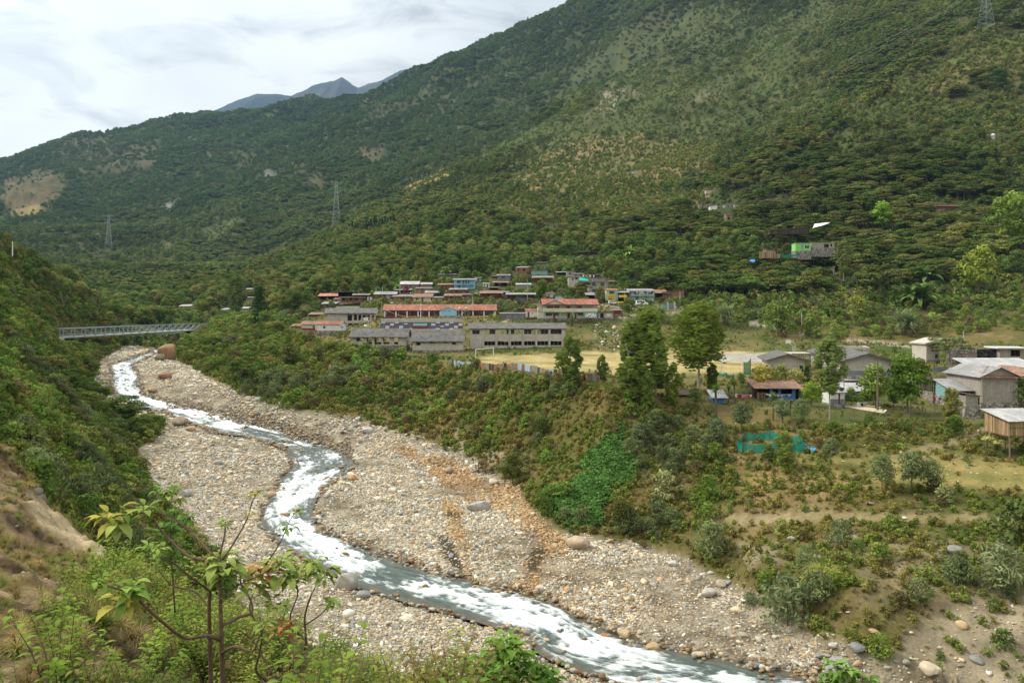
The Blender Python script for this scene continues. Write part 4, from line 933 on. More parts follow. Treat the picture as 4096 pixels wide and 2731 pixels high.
def railing(root, W_, z, y, h=.9, mat='whitep', step=.35, x0=None, x1=None, name='railing'):
    m = MB(); x0 = -W_/2 if x0 is None else x0; x1 = W_/2 if x1 is None else x1
    m.box(x0, y-.03, z+h-.06, x1, y+.03, z+h); m.box(x0, y-.025, z+.04, x1, y+.025, z+.1); n = max(2, int((x1-x0)/step))
    for i in range(n+1): xx = x0+(x1-x0)*i/n; m.box(xx-.025, y-.02, z+.1, xx+.025, y+.02, z+h-.06)
    return m.build(name, M[mat], root)
W2 = lambda *a: tuple(a)
row = lambda n, z0, z1, a=.06, b=.94, g=.35: [(a+(b-a)*(i+g/2)/n, a+(b-a)*(i+1-g/2)/n, z0, z1) for i in range(n)]

# --- village houses (photo boxes: u0,u1,v_base,v_eave)
def balcony2(frm, rail, postc, n=5, lvl=.5):
    def ex(root, W_, H, D, Y):
        b = MB(); b.box(-W_/2, -1.3, H*lvl-.12, W_/2, -.002, H*lvl); b.build('balcony', M[frm], root); railing(root, W_, H*lvl, -1.25, .9, rail)
        for i in range(n+1): p = MB(); xx = -W_/2+.08+(W_-.16)*i/n; p.box(xx-.07, -1.29, 0, xx+.07, -1.15, H*lvl-.125); p.box(xx-.06, -1.29, H*lvl+.002, xx+.06, -1.15, H*1.0); p.build('post', M[postc], root)
    return ex
def clothes(root, W_, z, y, n, seed=1, x0=None, x1=None, name='clothesline'):
    pass
VILLAGE = [
 ('long_shed', 'long open shed with a plain salmon red roof at the left end of the village', (1276,1376,1202,1184), dict(roof=('gx',1.3,.5), wall='wood', rm='salmon', D=8, open_front=True, posts=(.02,.35,.68,.98), cat='shed')),
 ('brick_house', 'unfinished red brick house with concrete columns and flat slab roof', (1364,1446,1210,1190), dict(roof=('flat',0,.8), wall='brick', rm='lconc', D=7, rth=.2, glazed=False, wins=[(.06,.20,.35,.9),(.42,.55,.4,.95),(.70,.82,.4,.95)], doors=[(.26,.34,0,.95),(.60,.66,0,.95)], fh=3.5)),
 ('open_shelter', 'bright curved white sheet canopy raised on thin posts above the brick house', (1352,1440,1186,1170), dict(roof=('shedf',.4,.6), wall='dark', rm='wtin', D=5, open_front=True, posts=(.03,.5,.97), cat='shelter', found=None, Y=334, keep=False)),
 ('open_shelter', 'low grey metal canopy right of the brick house', (1412,1476,1194,1180), dict(roof=('gx',.7,.4), wall='dwood', rm='dtin', D=4, open_front=True, posts=(.03,.97), cat='shelter')),
 ('outhouse', 'tiny white outhouse right of the brick house', (1469,1486,1200,1187), dict(roof=('flat',0,.2), wall='white', rm='wtin', D=2, doors=[(.3,.6,0,.8)], dm='dark', cat='hut')),
 ('wooden_house', 'wooden house with a grey metal gable beside the green lamp pole', (1498,1584,1197,1177), dict(roof=('gx',1.2,.4), wall='wood', rm='tin', D=6, doors=[(.55,.72,0,.85)], dm='steel', wins=[(.2,.3,.4,.75)])),
 ('adobe_house', 'brown plank house with wide tin roof, third from left in the front row', (1573,1657,1203,1186), dict(roof=('shed',1.0,.6), wall='lwood', rm='dtin', D=6, wins=[(.3,.42,.4,.75),(.6,.7,.4,.75)], doors=[(.46,.54,0,.8)])),
 ('cream_house', 'cream house under a rust streaked tin roof above the red roofed school', (1655,1724,1207,1188), dict(roof=('shed',1.5,.6), wall='cream', rm='rust', D=6, wins=[(.1,.28,.4,.75)], doors=[(.45,.56,0,.85)])),
 ('wooden_shed', 'small orange plank shed beside the cream rust-roofed house', (1728,1770,1206,1190), dict(roof=('shed',.5,.3), wall='lwood', rm='tin', D=4, cat='shed')),
 ('plank_house', 'plank house with cream gable end and brown metal roof', (1779,1842,1203,1183), dict(roof=('shed',1.0,.5), wall='wood', rm='rust', D=5, wins=[(.3,.55,.3,.65)], doors=[(.1,.2,0,.8)])),
 ('tin_house', 'pale house with pitched tin roof near the top left of the village', (1603,1672,1152,1137), dict(roof=('gx',1.5,.5), wall='mud', rm='wtin', D=8, wins=[(.5,.6,.3,.7)])),
 ('white_roof_house', 'white roofed shack with earth gable beside the pale tin house', (1664,1725,1150,1137), dict(roof=('shed',1.1,.4), wall='mud', rm='wtin', D=6, doors=[(.2,.3,0,.8)])),
 ('wooden_barn', 'orange wood barn below the white roofed shack', (1665,1722,1173,1153), dict(roof=('shed',.6,.5), wall='lwood', rm='dtin', D=5, doors=[(.35,.48,0,.7)], dm='blue', cat='barn')),
 ('dark_shed', 'low dark plank shed beside the purple bougainvillea', (1580,1640,1172,1160), dict(roof=('shed',.8,.5), wall='dwood', rm='dtin', D=5, cat='shed')),
 ('plank_house', 'rusty roofed brick and plank house left of the blue balcony house', (1754,1820,1158,1139), dict(roof=('shed',.9,.7), wall='brick', rm='rust', D=6, doors=[(.42,.52,0,.85)], wins=[(.12,.3,.4,.8)])),
 ('balcony_house', 'two-storey sky blue house with a balcony, outside stair and brick side', (1818,1898,1158,1119), dict(roof=('shed',.9,.9), wall='sky', rm='tin', D=7, floors=2, wins=[(.12,.32,.62,.92),(.55,.75,.62,.92)], doors=[(.4,.48,.54,.93),(.2,.28,0,.4)], extra=balcony2('sky', 'pale_blue', 'sky', 3), ohf=1.5, fr='maroonw')),
 ('turquoise_shack', 'little turquoise shack right of the blue balcony house', (1898,1924,1126,1111), dict(roof=('shed',.5,.4), wall='teal', rm='dtin', D=4, doors=[(.5,.7,0,.8)], cat='shack')),
 ('shack', 'white and brown shack with a pale tin roof in the village centre', (1932,1957,1147,1134), dict(roof=('shed',.4,.3), wall='white', rm='wtin', D=3, wins=[(.15,.35,.3,.8)], doors=[(.6,.8,0,.85)], cat='shack')),
 ('dark_house', 'dark open house under a wide rusty roof in the village centre', (1975,2030,1146,1130), dict(roof=('shed',.8,.6), wall='dwood', rm='rust', D=5, open_front=True, posts=(.05,.35,.65,.95))),
 ('porch_house', 'maroon and grey porch house with a rust patched roof', (1922,2008,1192,1173), dict(roof=('shed',1.2,.5), wall='maroon', rm='rust', D=6, ohf=1.6, posts=(.02,.3,.5,.98), wins=[(.6,.8,.35,.75)], doors=[(.42,.5,0,.85)])),
 ('tin_house', 'grey tin roofed house below the blue balcony house', (1799,1864,1175,1158), dict(roof=('shed',.8,.5), wall='wood', rm='tin', D=5, doors=[(.3,.4,0,.8)], wins=[(.55,.75,.3,.7)])),
 ('plank_house', 'dark plank house beside the round tree in the second row', (1703,1762,1185,1171), dict(roof=('gx',.9,.5), wall='dwood', rm='tin', D=5, wins=[(.6,.8,.3,.8)])),
 ('shack', 'grey plank shack with tin roof behind the bushy tree, far left', (1288,1341,1236,1215), dict(roof=('shed',.9,.4), wall='wood', rm='tin', D=5, wins=[(.3,.5,.5,.9)], cat='shack')),
 ('shack', 'pale green fronted shack with a sloping tin roof under the brick house', (1345,1438,1238,1222), dict(roof=('shedrt',1.2,.4), wall='dwood', rm='rust', D=4, band=(.1,.85,'pgreen'), cat='shack')),
 ('rusty_shed', 'rusty roofed lean-to in the trees left of the large concrete hall', (1236,1288,1266,1258), dict(roof=('shed',.9,.4), wall='dwood', rm='rust', D=5, cat='shed')),
 ('white_house', 'long white panel house with a bright red roof on the left terrace', (1266,1362,1322,1297), dict(roof=('gx',1.0,.3), wall='white', rm='redroof', D=6, yaw=-6, wins=[(.27,.37,.35,.7)], sw=[(.1,.25,.3,.7),(.4,.55,.3,.7)], fr='grey', Y=262)),
 ('old_house', 'stained cream house with blue porch and brick base, left of the white one', (1205,1262,1320,1297), dict(roof=('gx',1.1,.4), wall='cream', rm='rust', D=6, yaw=-6, band=(0,.33,'maroon'), doors=[(.80,.88,0,.8)], wins=[(.9,.97,.45,.75)], Y=268)),
 ('lean_to', 'low rusty lean-to at the far left of the terrace', (1163,1201,1314,1304), dict(roof=('shed',.8,.3), wall='mud', rm='rust', D=5, cat='shed')),
 ('stone_hut', 'lone pale block cabin among trees left of the village', (985,1012,1203,1190), dict(roof=('shed',.6,.5), wall='block', rm='tin', D=5, glazed=False, wins=[(.15,.3,.4,.8),(.5,.62,.4,.8)], cat='hut')),
 ('tin_shed', 'pale tin shed low in the valley beyond the bridge', (716,762,1232,1224), dict(roof=('shed',1.2,.4), wall='mud', rm='wtin', D=7, cat='shed')),
 ('tin_shed', 'bright tin roof in the trees beyond the tall conifer', (884,910,1243,1238), dict(roof=('shed',.9,.4), wall='wood', rm='wtin', D=6, cat='shed')),
 ('tin_shed', 'flat bright tin roof above the lone block cabin', (982,1008,1160,1156), dict(roof=('shed',.8,.5), wall='dwood', rm='wtin', D=6, cat='shed')),
 ('porch_shack', 'wide porch house behind corrugated iron sheets, centre of the village', (2026,2140,1207,1178), dict(roof=('shed',.9,.4), wall='dwood', rm='tin', D=6, ohf=1.5, posts=(.02,.33,.66,.98), wins=[(.35,.6,.4,.85)], doors=[(.1,.2,0,.8)])),
 ('grey_shack', 'grey green board shack left of the red brick house', (1990,2040,1122,1102), dict(roof=('gx',.8,.4), wall='grey', rm='dtin', D=5, wins=[(.3,.6,.45,.85)], cat='shack')),
 ('brick_cabin', 'red brick cabin with two square windows at the top of the village', (2054,2112,1095,1070), dict(roof=('shed',.9,.3), wall='brick', rm='tin', D=7, yaw=-14, glazed=False, wins=[(.25,.37,.45,.75),(.72,.88,.4,.75)], fh=4)),
 ('tarp_shed', 'tin roofed shed with turquoise sheet wall right of the brick cabin', (2124,2190,1099,1086), dict(roof=('shedf',.5,.3), wall='teal', rm='tin', D=5, cat='shed')),
 ('porch_house', 'red brown porch house with a pale pink roof, centre top', (2134,2210,1131,1111), dict(roof=('shed',1.2,.7), wall='maroonw', rm='dtin', D=6, wins=[(.08,.2,.4,.8)], doors=[(.35,.45,0,.85)], ohf=1.6, posts=(.02,.5,.98), pm='maroonw')),
 ('open_shed', 'open dark shed left of the concrete tower house', (2226,2264,1101,1089), dict(roof=('shed',.6,.3), wall='dwood', rm='tin', D=5, open_front=True, posts=(.05,.95), cat='shed')),
 ('tower_house', 'narrow two-storey concrete tower house with bare block back room', (2274,2314,1152,1105), dict(roof=('flat',0,.6), wall='conc', rm='conc', D=5, rth=.2, floors=2, glazed=False, wins=[(.35,.5,.65,.9),(.65,.93,.72,.93)], fh=4)),
 ('block_room', 'bare block room rising behind the concrete tower house', (2268,2294,1110,1086), dict(roof=('flat',0,.15), wall='block', rm='conc', D=4, rth=.12, wins=[(.3,.6,.55,.8)], cat='building')),
 ('cream_shack', 'cream and orange shack below the teal canopy', (2326,2352,1144,1126), dict(roof=('flat',0,.3), wall='cream', rm='wtin', D=4, doors=[(.25,.45,0,.85)], cat='shack')),
 ('block_house', 'tall three-storey grey block house with two dark upper windows', (2354,2431,1172,1127), dict(roof=('flat',0,.35), wall='block', rm='tin', D=8, rth=.1, floors=2, wins=[(.18,.38,.62,.92),(.62,.82,.62,.92),(.2,.4,.08,.36)], band=None, fh=6)),
 ('block_room', 'low block room on the roof of the tall grey block house', (2370,2424,1127,1112), dict(roof=('shedf',.3,.4), wall='block', rm='dtin', D=5, found=None, cat='building', Y=None)),
 ('tin_shelter', 'tin lean-to at the foot of the tall grey block house', (2344,2378,1196,1180), dict(roof=('shed',1.2,.3), wall='dwood', rm='tin', D=4, open_front=True, posts=(.05,.95), cat='shelter')),
 ('pale_house', 'two-storey pale green and cream house with rust roof by the parked car', (2426,2469,1204,1160), dict(roof=('shed',.8,.5), wall='pgreen', rm='rust', D=6, floors=2, wins=[(.25,.72,.66,.9),(.2,.5,.2,.42)], band=(0,.12,'yellow'))),
 ('shop', 'open blue shop with a yellow signboard on the lane', (2470,2518,1208,1170), dict(roof=('shed',.7,.3), wall='teal', rm='tin', D=6, open_front=True, floors=2, posts=(.04,.5,.96), pm='maroonw', cat='shop')),
 ('balcony_house', 'two-storey pale green house with blue posts, balcony and hanging laundry', (2516,2616,1204,1163), dict(roof=('shed',1.1,.4), wall='pgreen', rm='tin', D=7, floors=2, ohf=1.5, wins=[(.18,.40,.6,.88),(.78,.95,.6,.9)], doors=[(.04,.10,.52,.88),(.63,.71,.52,.88),(.28,.38,0,.42),(.64,.71,0,.42)], extra=balcony2('blue', 'whitep', 'blue', 4), fr='blue', dm='blue')),
 ('rusty_house', 'dark house under a rust striped sloping roof right of the blue posts house', (2618,2668,1190,1172), dict(roof=('shed',1.7,.7), wall='dwood', rm='rust', D=7, open_front=True, posts=(.05,.95))),
 ('fenced_house', 'red brown fenced house with grey sloping roof at the right end of the lane', (2652,2736,1190,1168), dict(roof=('shedrt',1.3,.5), wall='brick', rm='dtin', D=6, wins=[(.2,.4,.3,.8)])),
 ('hill_shed', 'rusty roofed hut on a stone bank behind the tall block house', (2434,2460,1136,1126), dict(roof=('shed',.5,.4), wall='wood', rm='rust', D=4, cat='hut')),
 ('stilt_house', 'dark plank house on stilts alone on the slope above the village', (2312,2388,1022,1008), dict(roof=('shed',.5,.5), wall='dwood', rm='tin', D=5, ohf=1.4, posts=(.02,.5,.98), stilt=2.5, wins=[(.2,.3,.4,.8)], doors=[(.5,.6,0,.8)])),
 ('tin_shed', 'thin grey tin roof half hidden left below the stilt house', (2150,2188,1056,1050), dict(roof=('shed',.5,.4), wall='dwood', rm='tin', D=4, cat='shed')),
 ('green_house', 'lime green house with white framed window on the right slope', (3182,3243,1003,974), dict(roof=('flat',0,.15), wall='green', rm='lconc', D=5, rth=.2, wins=[(.6,.9,.3,.78)], doors=[(.36,.52,.1,.85)], fr='whitep', dm='teal', fh=4, Y=360)),
 ('block_extension', 'roofless grey block walls joined to the right of the lime green house', (3246,3338,992,972), dict(roof=('flat',0,.1), wall='block', rm='lconc', D=4, rth=.12, glazed=False, wins=[(.55,.75,.1,.8),(.82,.9,.3,.8)], Y=362, cat='building', fh=4)),
 ('plank_house', 'small dark plank house above the bamboo fence', (3062,3100,1003,991), dict(roof=('shed',.3,.4), wall='wood', rm='dtin', D=4, wins=[(.5,.8,.3,.8)], Y=362)),
 ('long_barn', 'long low dark roofed shed stepping up the right slope', (3080,3236,937,922), dict(roof=('shedrt',1.9,.3), wall='dwood', rm='dtin', D=4, wins=[(.1,.2,.3,.7)], cat='shed', Y=402, found=None)),
 ('block_cabin', 'pale block cabin, highest of the cabins on the slope', (2824,2860,774,762), dict(roof=('shedf',.4,.2), wall='lconc', rm='mud', D=5, doors=[(.72,.82,0,.7)], cat='hut')),
 ('white_shed', 'white walled tin shed on the slope below the highest cabin', (2840,2869,840,824), dict(roof=('shedrt',.9,.4), wall='whitep', rm='dtin', D=4, cat='shed')),
 ('mud_ruin', 'roofless earth walled cabin left of the white tin shed', (2797,2838,830,819), dict(roof=('flat',0,.05), wall='mud', rm='mud', D=4, glazed=False, wins=[(.3,.4,.1,.9)], cat='hut')),
 ('block_cabin', 'block cabin with a gable facing the valley, right of the white shed', (2898,2927,829,817), dict(roof=('gy',1.0,.3), wall='block', rm='tin', D=5, wins=[(.35,.6,.3,.7)], cat='hut')),
 ('privy', 'little block privy right of the gabled block cabin', (2938,2955,829,817), dict(roof=('shedl',.4,.2), wall='block', rm='dtin', D=3, cat='hut')),
 ('plank_hut', 'orange two-level plank hut below the gabled block cabin', (2904,2928,881,858), dict(roof=('shed',.8,.4), wall='lwood', rm='dtin', D=4, open_front=False, wins=[(.3,.7,.15,.5)], cat='hut')),
 ('dark_hut', 'dark hut with thin roof in the forest right of the cabins', (3066,3106,796,785), dict(roof=('shedrt',.6,.4), wall='dwood', rm='dtin', D=4, wins=[(.3,.6,.2,.8)], cat='hut')),
 ('brown_hut', 'low brown roofed hut with a white wall high on the right slope', (3745,3830,838,824), dict(roof=('gx',.6,.6), wall='maroonw', rm='rust', D=4, wins=[(.3,.42,.2,.9)], cat='hut')),
 ('small_hut', 'tiny grey hut in the cultivated patch above the village', (2196,2216,904,896), dict(roof=('flat',0,.1), wall='mud', rm='dtin', D=4, cat='hut')),
 ('small_hut', 'tiny pale hut at the forest edge under the maize fields', (2530,2556,694,686), dict(roof=('flat',0,.1), wall='lconc', rm='dtin', D=6, cat='hut', keep=True)),

 ('tin_shed', 'thin tin roof among trees above the sky blue balcony house', (1755,1820,1106,1098), dict(roof=('shed',.5,.4), wall='wood', rm='tin', D=5, cat='shed')),
 ('block_shed', 'grey block shed with a pale roof just left of the round full tree', (2066,2122,1152,1138), dict(roof=('shed',.8,.4), wall='block', rm='wtin', D=5, doors=[(.7,.85,0,.8)], dm='teal', cat='shed')),
 ('tin_shed', 'short tin roof left of the grey green board shack', (1968,1988,1112,1104), dict(roof=('shed',.4,.3), wall='dwood', rm='tin', D=4, cat='shed')),
 ('dark_shed', 'dark flat roofed shed below the white and brown shack', (1956,1992,1160,1150), dict(roof=('shed',.4,.5), wall='dwood', rm='dtin', D=4, open_front=True, posts=(.05,.95), cat='shed')),
 ('brick_annex', 'dark roofed annex joined to the right of the red brick cabin', (2115,2134,1090,1074), dict(roof=('flat',0,.4), wall='brick', rm='dtin', D=4, cat='building')),
 ('brown_hut', 'brown hut with pale roof just right of the bare block room', (2300,2334,1104,1095), dict(roof=('shed',.5,.4), wall='maroonw', rm='tin', D=4, cat='hut')),
 ('dark_shed', 'low dark tin roof at the forest edge above the tall block house', (2366,2400,1108,1100), dict(roof=('shedl',.7,.3), wall='dwood', rm='dtin', D=4, cat='shed')),
 ('white_shed', 'little white shed beside the dark pole right of the round full tree', (2186,2212,1190,1173), dict(roof=('shed',.5,.3), wall='white', rm='dtin', D=3, cat='shed', doors=[(.2,.5,0,.8)], dm='dark')),
 ('mauve_shack', 'small mauve walled shack squeezed left of the brick house', (1335,1362,1212,1196), dict(roof=('shed',.6,.4), wall='purple', rm='rust', D=4, cat='shack', wins=[(.2,.5,.3,.7)])),
 ('tin_shed', 'pair of pale tin roofs low behind the tall dark conifer', (955,1003,1240,1233), dict(roof=('gx',.8,.4), wall='mud', rm='wtin', D=6, cat='shed')),
 ('plank_shed', 'small rusty shed between the cream and the brown plank houses', (1848,1880,1190,1178), dict(roof=('shed',.6,.3), wall='wood', rm='rust', D=4, cat='shed')),
 ('dark_hut', 'dark hut half hidden in bushes below the maroon porch house', (2012,2034,1180,1168), dict(roof=('shed',.5,.3), wall='dwood', rm='tin', D=4, cat='hut')),
]
for nm, lb, bx, kw in VILLAGE: house(nm, lb, bx, **kw)
# ------------------------------------------------------------------ schools and concrete halls
def text(s, size, mat, parent, loc, name='lettering', rot=(math.pi/2, 0, 0)):
    cu = bpy.data.curves.new(name, 'FONT'); cu.body = s; cu.size = size; cu.extrude = .01; cu.align_x = 'CENTER'; cu.align_y = 'CENTER'
    o = bpy.data.objects.new(name, cu); link(o); dg = bpy.context.evaluated_depsgraph_get(); me = bpy.data.meshes.new_from_object(o.evaluated_get(dg)); bpy.data.objects.remove(o)
    me.materials.clear(); me.materials.append(mat); o = bpy.data.objects.new(name, me); link(o, parent); o.location = loc; o.rotation_euler = rot; return o
# long red roofed school (two wings, maroon and blue walls)
def school_long(root, W_, H, D, Y):
    for i in range(11):
        p = MB(); xx = -W_/2+.3+(W_-.6)*i/10; p.box(xx-.2, -1.9, -.1, xx+.2, -1.55, H-.35); p.build('column', M['whitep'], root)
    b = MB(); b.box(-W_/2, -1.5, .02, W_/2, -1.42, H*.30); b.build('parapet', M['maroon'], root)
    b = MB(); b.box(-W_/2, -2.2, -1.2, W_/2, -.15, -.02); b.build('terrace_slab', M['dconc'], root)
house('school_building', 'long single-storey maroon and blue school with a faded red roof', (1540,1982,1268,1241), roof=('gx',2.2,.5), wall='pale_blue', rm='redroof', D=8, ohf=2.1, yaw=3.5, Y=289, band=(0,.38,'maroon'),
      wins=row(9, .45, .85, .02, .98, .12), doors=[(.235,.26,0,.8),(.49,.515,0,.8),(.80,.825,0,.8)], fr='maroonw', extra=school_long, cat='school', dm='maroonw')
house('washroom', 'sky blue gabled block standing in front of the red roofed school', (1763,1826,1263,1240), roof=('gy',1.0,.25), wall='sky', rm='wtin', D=5, Y=280, yaw=2, wins=[(.2,.33,.8,.9),(.5,.63,.8,.9)], fr='blue', cat='building')
for u in (1841, 1866):
    x, Y, z = place(u-5, u+5, 1243, 281); t = empty('water_tank', (x, Y, z), 0, label='cream rooftop water tank, %s of two beside the blue block' % ('left' if u < 1850 else 'right'), cat='water tank', group='water tanks beside the blue block')
    m = MB(); m.tube([(0,0,.3),(0,0,1.15),(0,0,1.3)], [.6,.6,.25], 14); m.build('tank_body', M['tank'], t, True); l = MB(); l.tube([(0,0,1.3),(0,0,1.42)], [.22,.18], 10); l.build('lid', M['tank'], t)
    s = MB(); [s.box(a-.04, b-.04, -1.6, a+.04, b+.04, .3) for a in (-.5,.5) for b in (-.4,.4)]; s.box(-.6,-.5,.24,.6,.5,.3); s.build('stand', M['pole'], t)
# two-storey cream and teal school
def school2(root, W_, H, D, Y):
    w2 = W_/2; h2 = H/2; xg = -w2+W_*.37
    # projecting gallery: parapets, columns, beams
    b = MB(); b.box(-w2, -1.9, h2+.02, w2, -1.78, h2+1.05); par = b.build('parapet', M['cream'], root)
    text('I.E. ALTO-MUCHUMAYO', .62, M['yellow'], par, (-w2+W_*.155, -1.925, h2+.52))
    s = MB(); sx = -w2+W_*.31; s.add([(sx-.3,-1.93,h2+.9),(sx+.3,-1.93,h2+.9),(sx+.3,-1.93,h2+.4),(sx,-1.93,h2+.12),(sx-.3,-1.93,h2+.4),(sx-.3,-1.9,h2+.9),(sx+.3,-1.9,h2+.9),(sx+.3,-1.9,h2+.4),(sx,-1.9,h2+.12),(sx-.3,-1.9,h2+.4)],
        [(4,3,2,1,0),(5,6,7,8,9),(0,1,6,5),(1,2,7,6),(2,3,8,7),(3,4,9,8),(4,0,5,9)]); s.build('emblem', M['yellow'], par)
    s = MB(); s.tube([(sx, -1.95, h2+.55),(sx, -1.935, h2+.55)], .14, 12); s.build('emblem_disc', M['whitep'], par)
    b = MB(); b.box(-w2, -1.95, h2-.28, w2, -.002, h2); b.build('gallery_floor', M['teal'], root)
    for fx in (0.005, .195, .31, .40, .535, .76, .99):
        p = MB(); xx = -w2+.15+(W_-.3)*fx
        if fx in (.195, .40): continue
        p.box(xx-.14, -1.98, 0, xx+.14, -1.70, h2-.285); p.box(xx-.12, -1.76, h2+.02, xx+.12, -1.55, H-.05); p.build('column', M['teal'], root)
    b = MB(); b.box(-w2, -1.9, H-.22, w2, -1.72, H-.06); b.build('beam', M['teal'], root)
    # mural panel, ground floor right
    b = MB(); x0, x1 = -w2+W_*.775, -w2+W_*.975; b.box(x0, -1.72, .35, x1, -1.6, h2-.5); mu = b.build('mural', M['whitep'], root)
    r = random.Random(4)
    for i, (fx, fz, mt) in enumerate([(.12,.62,'red'),(.18,.72,'red'),(.85,.7,'tarpt'),(.9,.85,'pink'),(.45,.35,'black'),(.35,.3,'black'),(.52,.5,'black'),(.62,.28,'blue'),(.85,.25,'yellow'),(.08,.15,'tarpt'),(.25,.12,'tarpt'),(.75,.15,'tarpt'),(.95,.12,'tarpt')]):
        m = MB(); cx = x0+(x1-x0)*fx; cz = .35+(h2-.85)*fz; n = 7; ps = [(cx+math.cos(k*6.283/n)*(.12+.14*r.random()), -1.727, cz+math.sin(k*6.283/n)*(.1+.12*r.random())) for k in range(n)]
        m.add(ps+[(a, -1.722, c) for a, b_, c in ps], [tuple(range(n))[::-1]]+[(k, k+n, (k+1) % n+n, (k+1) % n) for k in range(n)]); m.build('painted_figure', M[mt], mu)
    # front gable over the left wing
    g_ = MB(); gx0, gx1 = -w2+.3, xg+.6; gm_ = (gx0+gx1)/2; zt = H+1.45
    g_.add([(gx0,-1.9,H-.05),(gx1,-1.9,H-.05),(gm_,-1.9,zt),(gx0,-1.75,H-.05),(gx1,-1.75,H-.05),(gm_,-1.75,zt)], [(0,1,2),(5,4,3),(0,3,4,1),(1,4,5,2),(2,5,3,0)]); g_.build('gable', M['cream'], root)
    rr = MB(); rr.slab([(gx0-.7,-2.3,H-.32),(gm_,-2.3,zt+.12),(gm_,D*.5,zt+.12),(gx0-.7,D*.2,H-.32)], .1); rr.slab([(gm_+.003,-2.3,zt+.12),(gx1+.7,-2.3,H-.32),(gx1+.7,D*.2,H-.32),(gm_+.003,D*.5,zt+.12)], .1); rr.build('gable_roof', M['redroof'], root)
house('school_building', 'two-storey cream school with teal columns, red roof and bird mural', (2172,2388,1273,1218), roof=('gx',2.0,.5), wall='cream', rm='redroof', D=8, ohf=2.3, Y=274, yaw=1.5, floors=2, rth=.1,
      wins=[(.07,.19,.60,.90),(.21,.30,.60,.90),(.62,.72,.62,.88),(.05,.17,.18,.40),(.20,.29,.20,.40),(.64,.74,.22,.42)], doors=[(.44,.50,.52,.88),(.19,.225,0,.4),(.45,.50,0,.4),(.59,.62,0,.4)], fr='maroonw', extra=school2, cat='school')
house('annex', 'narrow cream side wing with grey roof at the left of the two-storey school', (2151,2171,1272,1222), roof=('gy',1.1,.4), wall='cream', rm='tin', D=7, Y=275, cat='building', band=(.48,.56,'teal'))
house('concrete_annex', 'low grey concrete block with a white notice, right of the two-storey school', (2392,2452,1271,1250), roof=('flat',0,.5), wall='conc', rm='dconc', D=7, rth=.35, Y=277, glazed=False, doors=[(.15,.38,0,.85)], dm='dark', cat='building',
      extra=lambda root, W_, H, D, Y: [MB().box(-W_/2+W_*.55, -.06, H*.35, -W_/2+W_*.85, -.02, H*.85).build('notice', M['whitep'], root)])
house('red_kiosk', 'little dark red panelled kiosk with ragged roof beside the concrete block', (2455,2486,1257,1241), roof=('shed',.5,.4), wall='maroon', rm='dtin', D=3, Y=283, cat='kiosk')
house('sheet_metal_shed', 'grey corrugated sheet shed on the terrace left of the two-storey school', (1999,2102,1276,1254), roof=('shed',.4,.2), wall='tin', rm='dtin', D=4, Y=276, doors=[(.27,.46,0,.9),(.52,.72,0,.92),(.75,.95,0,.92)], dm='grey', cat='shed')
house('white_prefab', 'white prefab cabin with a small red roof beside the two-storey school', (2104,2150,1268,1243), roof=('gx',.8,.3), wall='white', rm='redroof', D=4, Y=279, doors=[(.15,.3,0,.8)], wins=[(.5,.6,.5,.7)], cat='cabin')
def hall(label, box, Y, yaw, D, roof, wins, **kw): return house('concrete_hall', label, box, roof=roof, wall='conc', rm='dconc', D=D, Y=Y, yaw=yaw, rth=.28, th=.25, glazed=False, wins=wins, cat='building', fr='conc', **kw)
hall('abandoned two-storey concrete hall with open bays beside the football field', (1881,2262,1392,1313), 243, 2, 8, ('gx',1.6,.5), [(.02,.10,.70,.92)]+row(6, .70, .97, .135, .97, .16)+row(6, .13, .36, .135, .97, .16), floors=2,
     back=row(4, .55, .9, .06, .8, .45)+row(3, .08, .34, .3, .98, .5),
     extra=lambda root, W_, H, D, Y: [MB().box(-W_/2+W_*(.135+.1392*i)+.02-.15, -.28, 0, -W_/2+W_*(.135+.1392*i)+.32, -.01, H).build('pilaster', M['lconc'], root) for i in range(7)])
hall('long low concrete hall with a dark roof and slit windows near the striped wall', (1651,1852,1400,1364), 236, 2, 8, ('gx',3.0,.6), [(.07,.16,.52,.88),(.20,.26,.75,.9),(.32,.44,.72,.9),(.52,.56,.75,.9),(.60,.72,.75,.9),(.78,.86,.6,.88)])
hall('open sided concrete hall with colonnade and dark roof, left of the field', (1405,1625,1381,1347), 240, -2, 7, ('gx',2.5,.7), [(.09,.22,.45,.9),(.28,.38,.1,.95),(.42,.55,.08,.95),(.58,.70,.12,.95),(.78,.86,.1,.95)], back=row(6, .3, .95, .05, .95, .3))
house('concrete_hall', 'large grey two-storey hall with blank gable wall and open gallery', (1310,1500,1316,1252), roof=('gx',1.8,.7), wall='conc', rm='dconc', D=10, Y=280, yaw=10, rth=.3, th=.25, glazed=False, floors=2, cat='building', fr='conc',
      wins=[(.42,.52,.52,.9),(.55,.62,.55,.9),(.64,.71,.55,.9),(.73,.80,.55,.9),(.82,.88,.55,.9),(.91,.97,.55,.95),(.45,.53,.0,.38),(.56,.66,.0,.38),(.69,.8,.0,.38)],
      extra=lambda root, W_, H, D, Y: [MB().box(-W_/2+W_*f, -.5, 0, -W_/2+W_*f+.4, -.1, H*(.45 if f > .5 else 1)).build('pilaster', M['lconc'], root) for f in (.03,.20,.54,.67)])
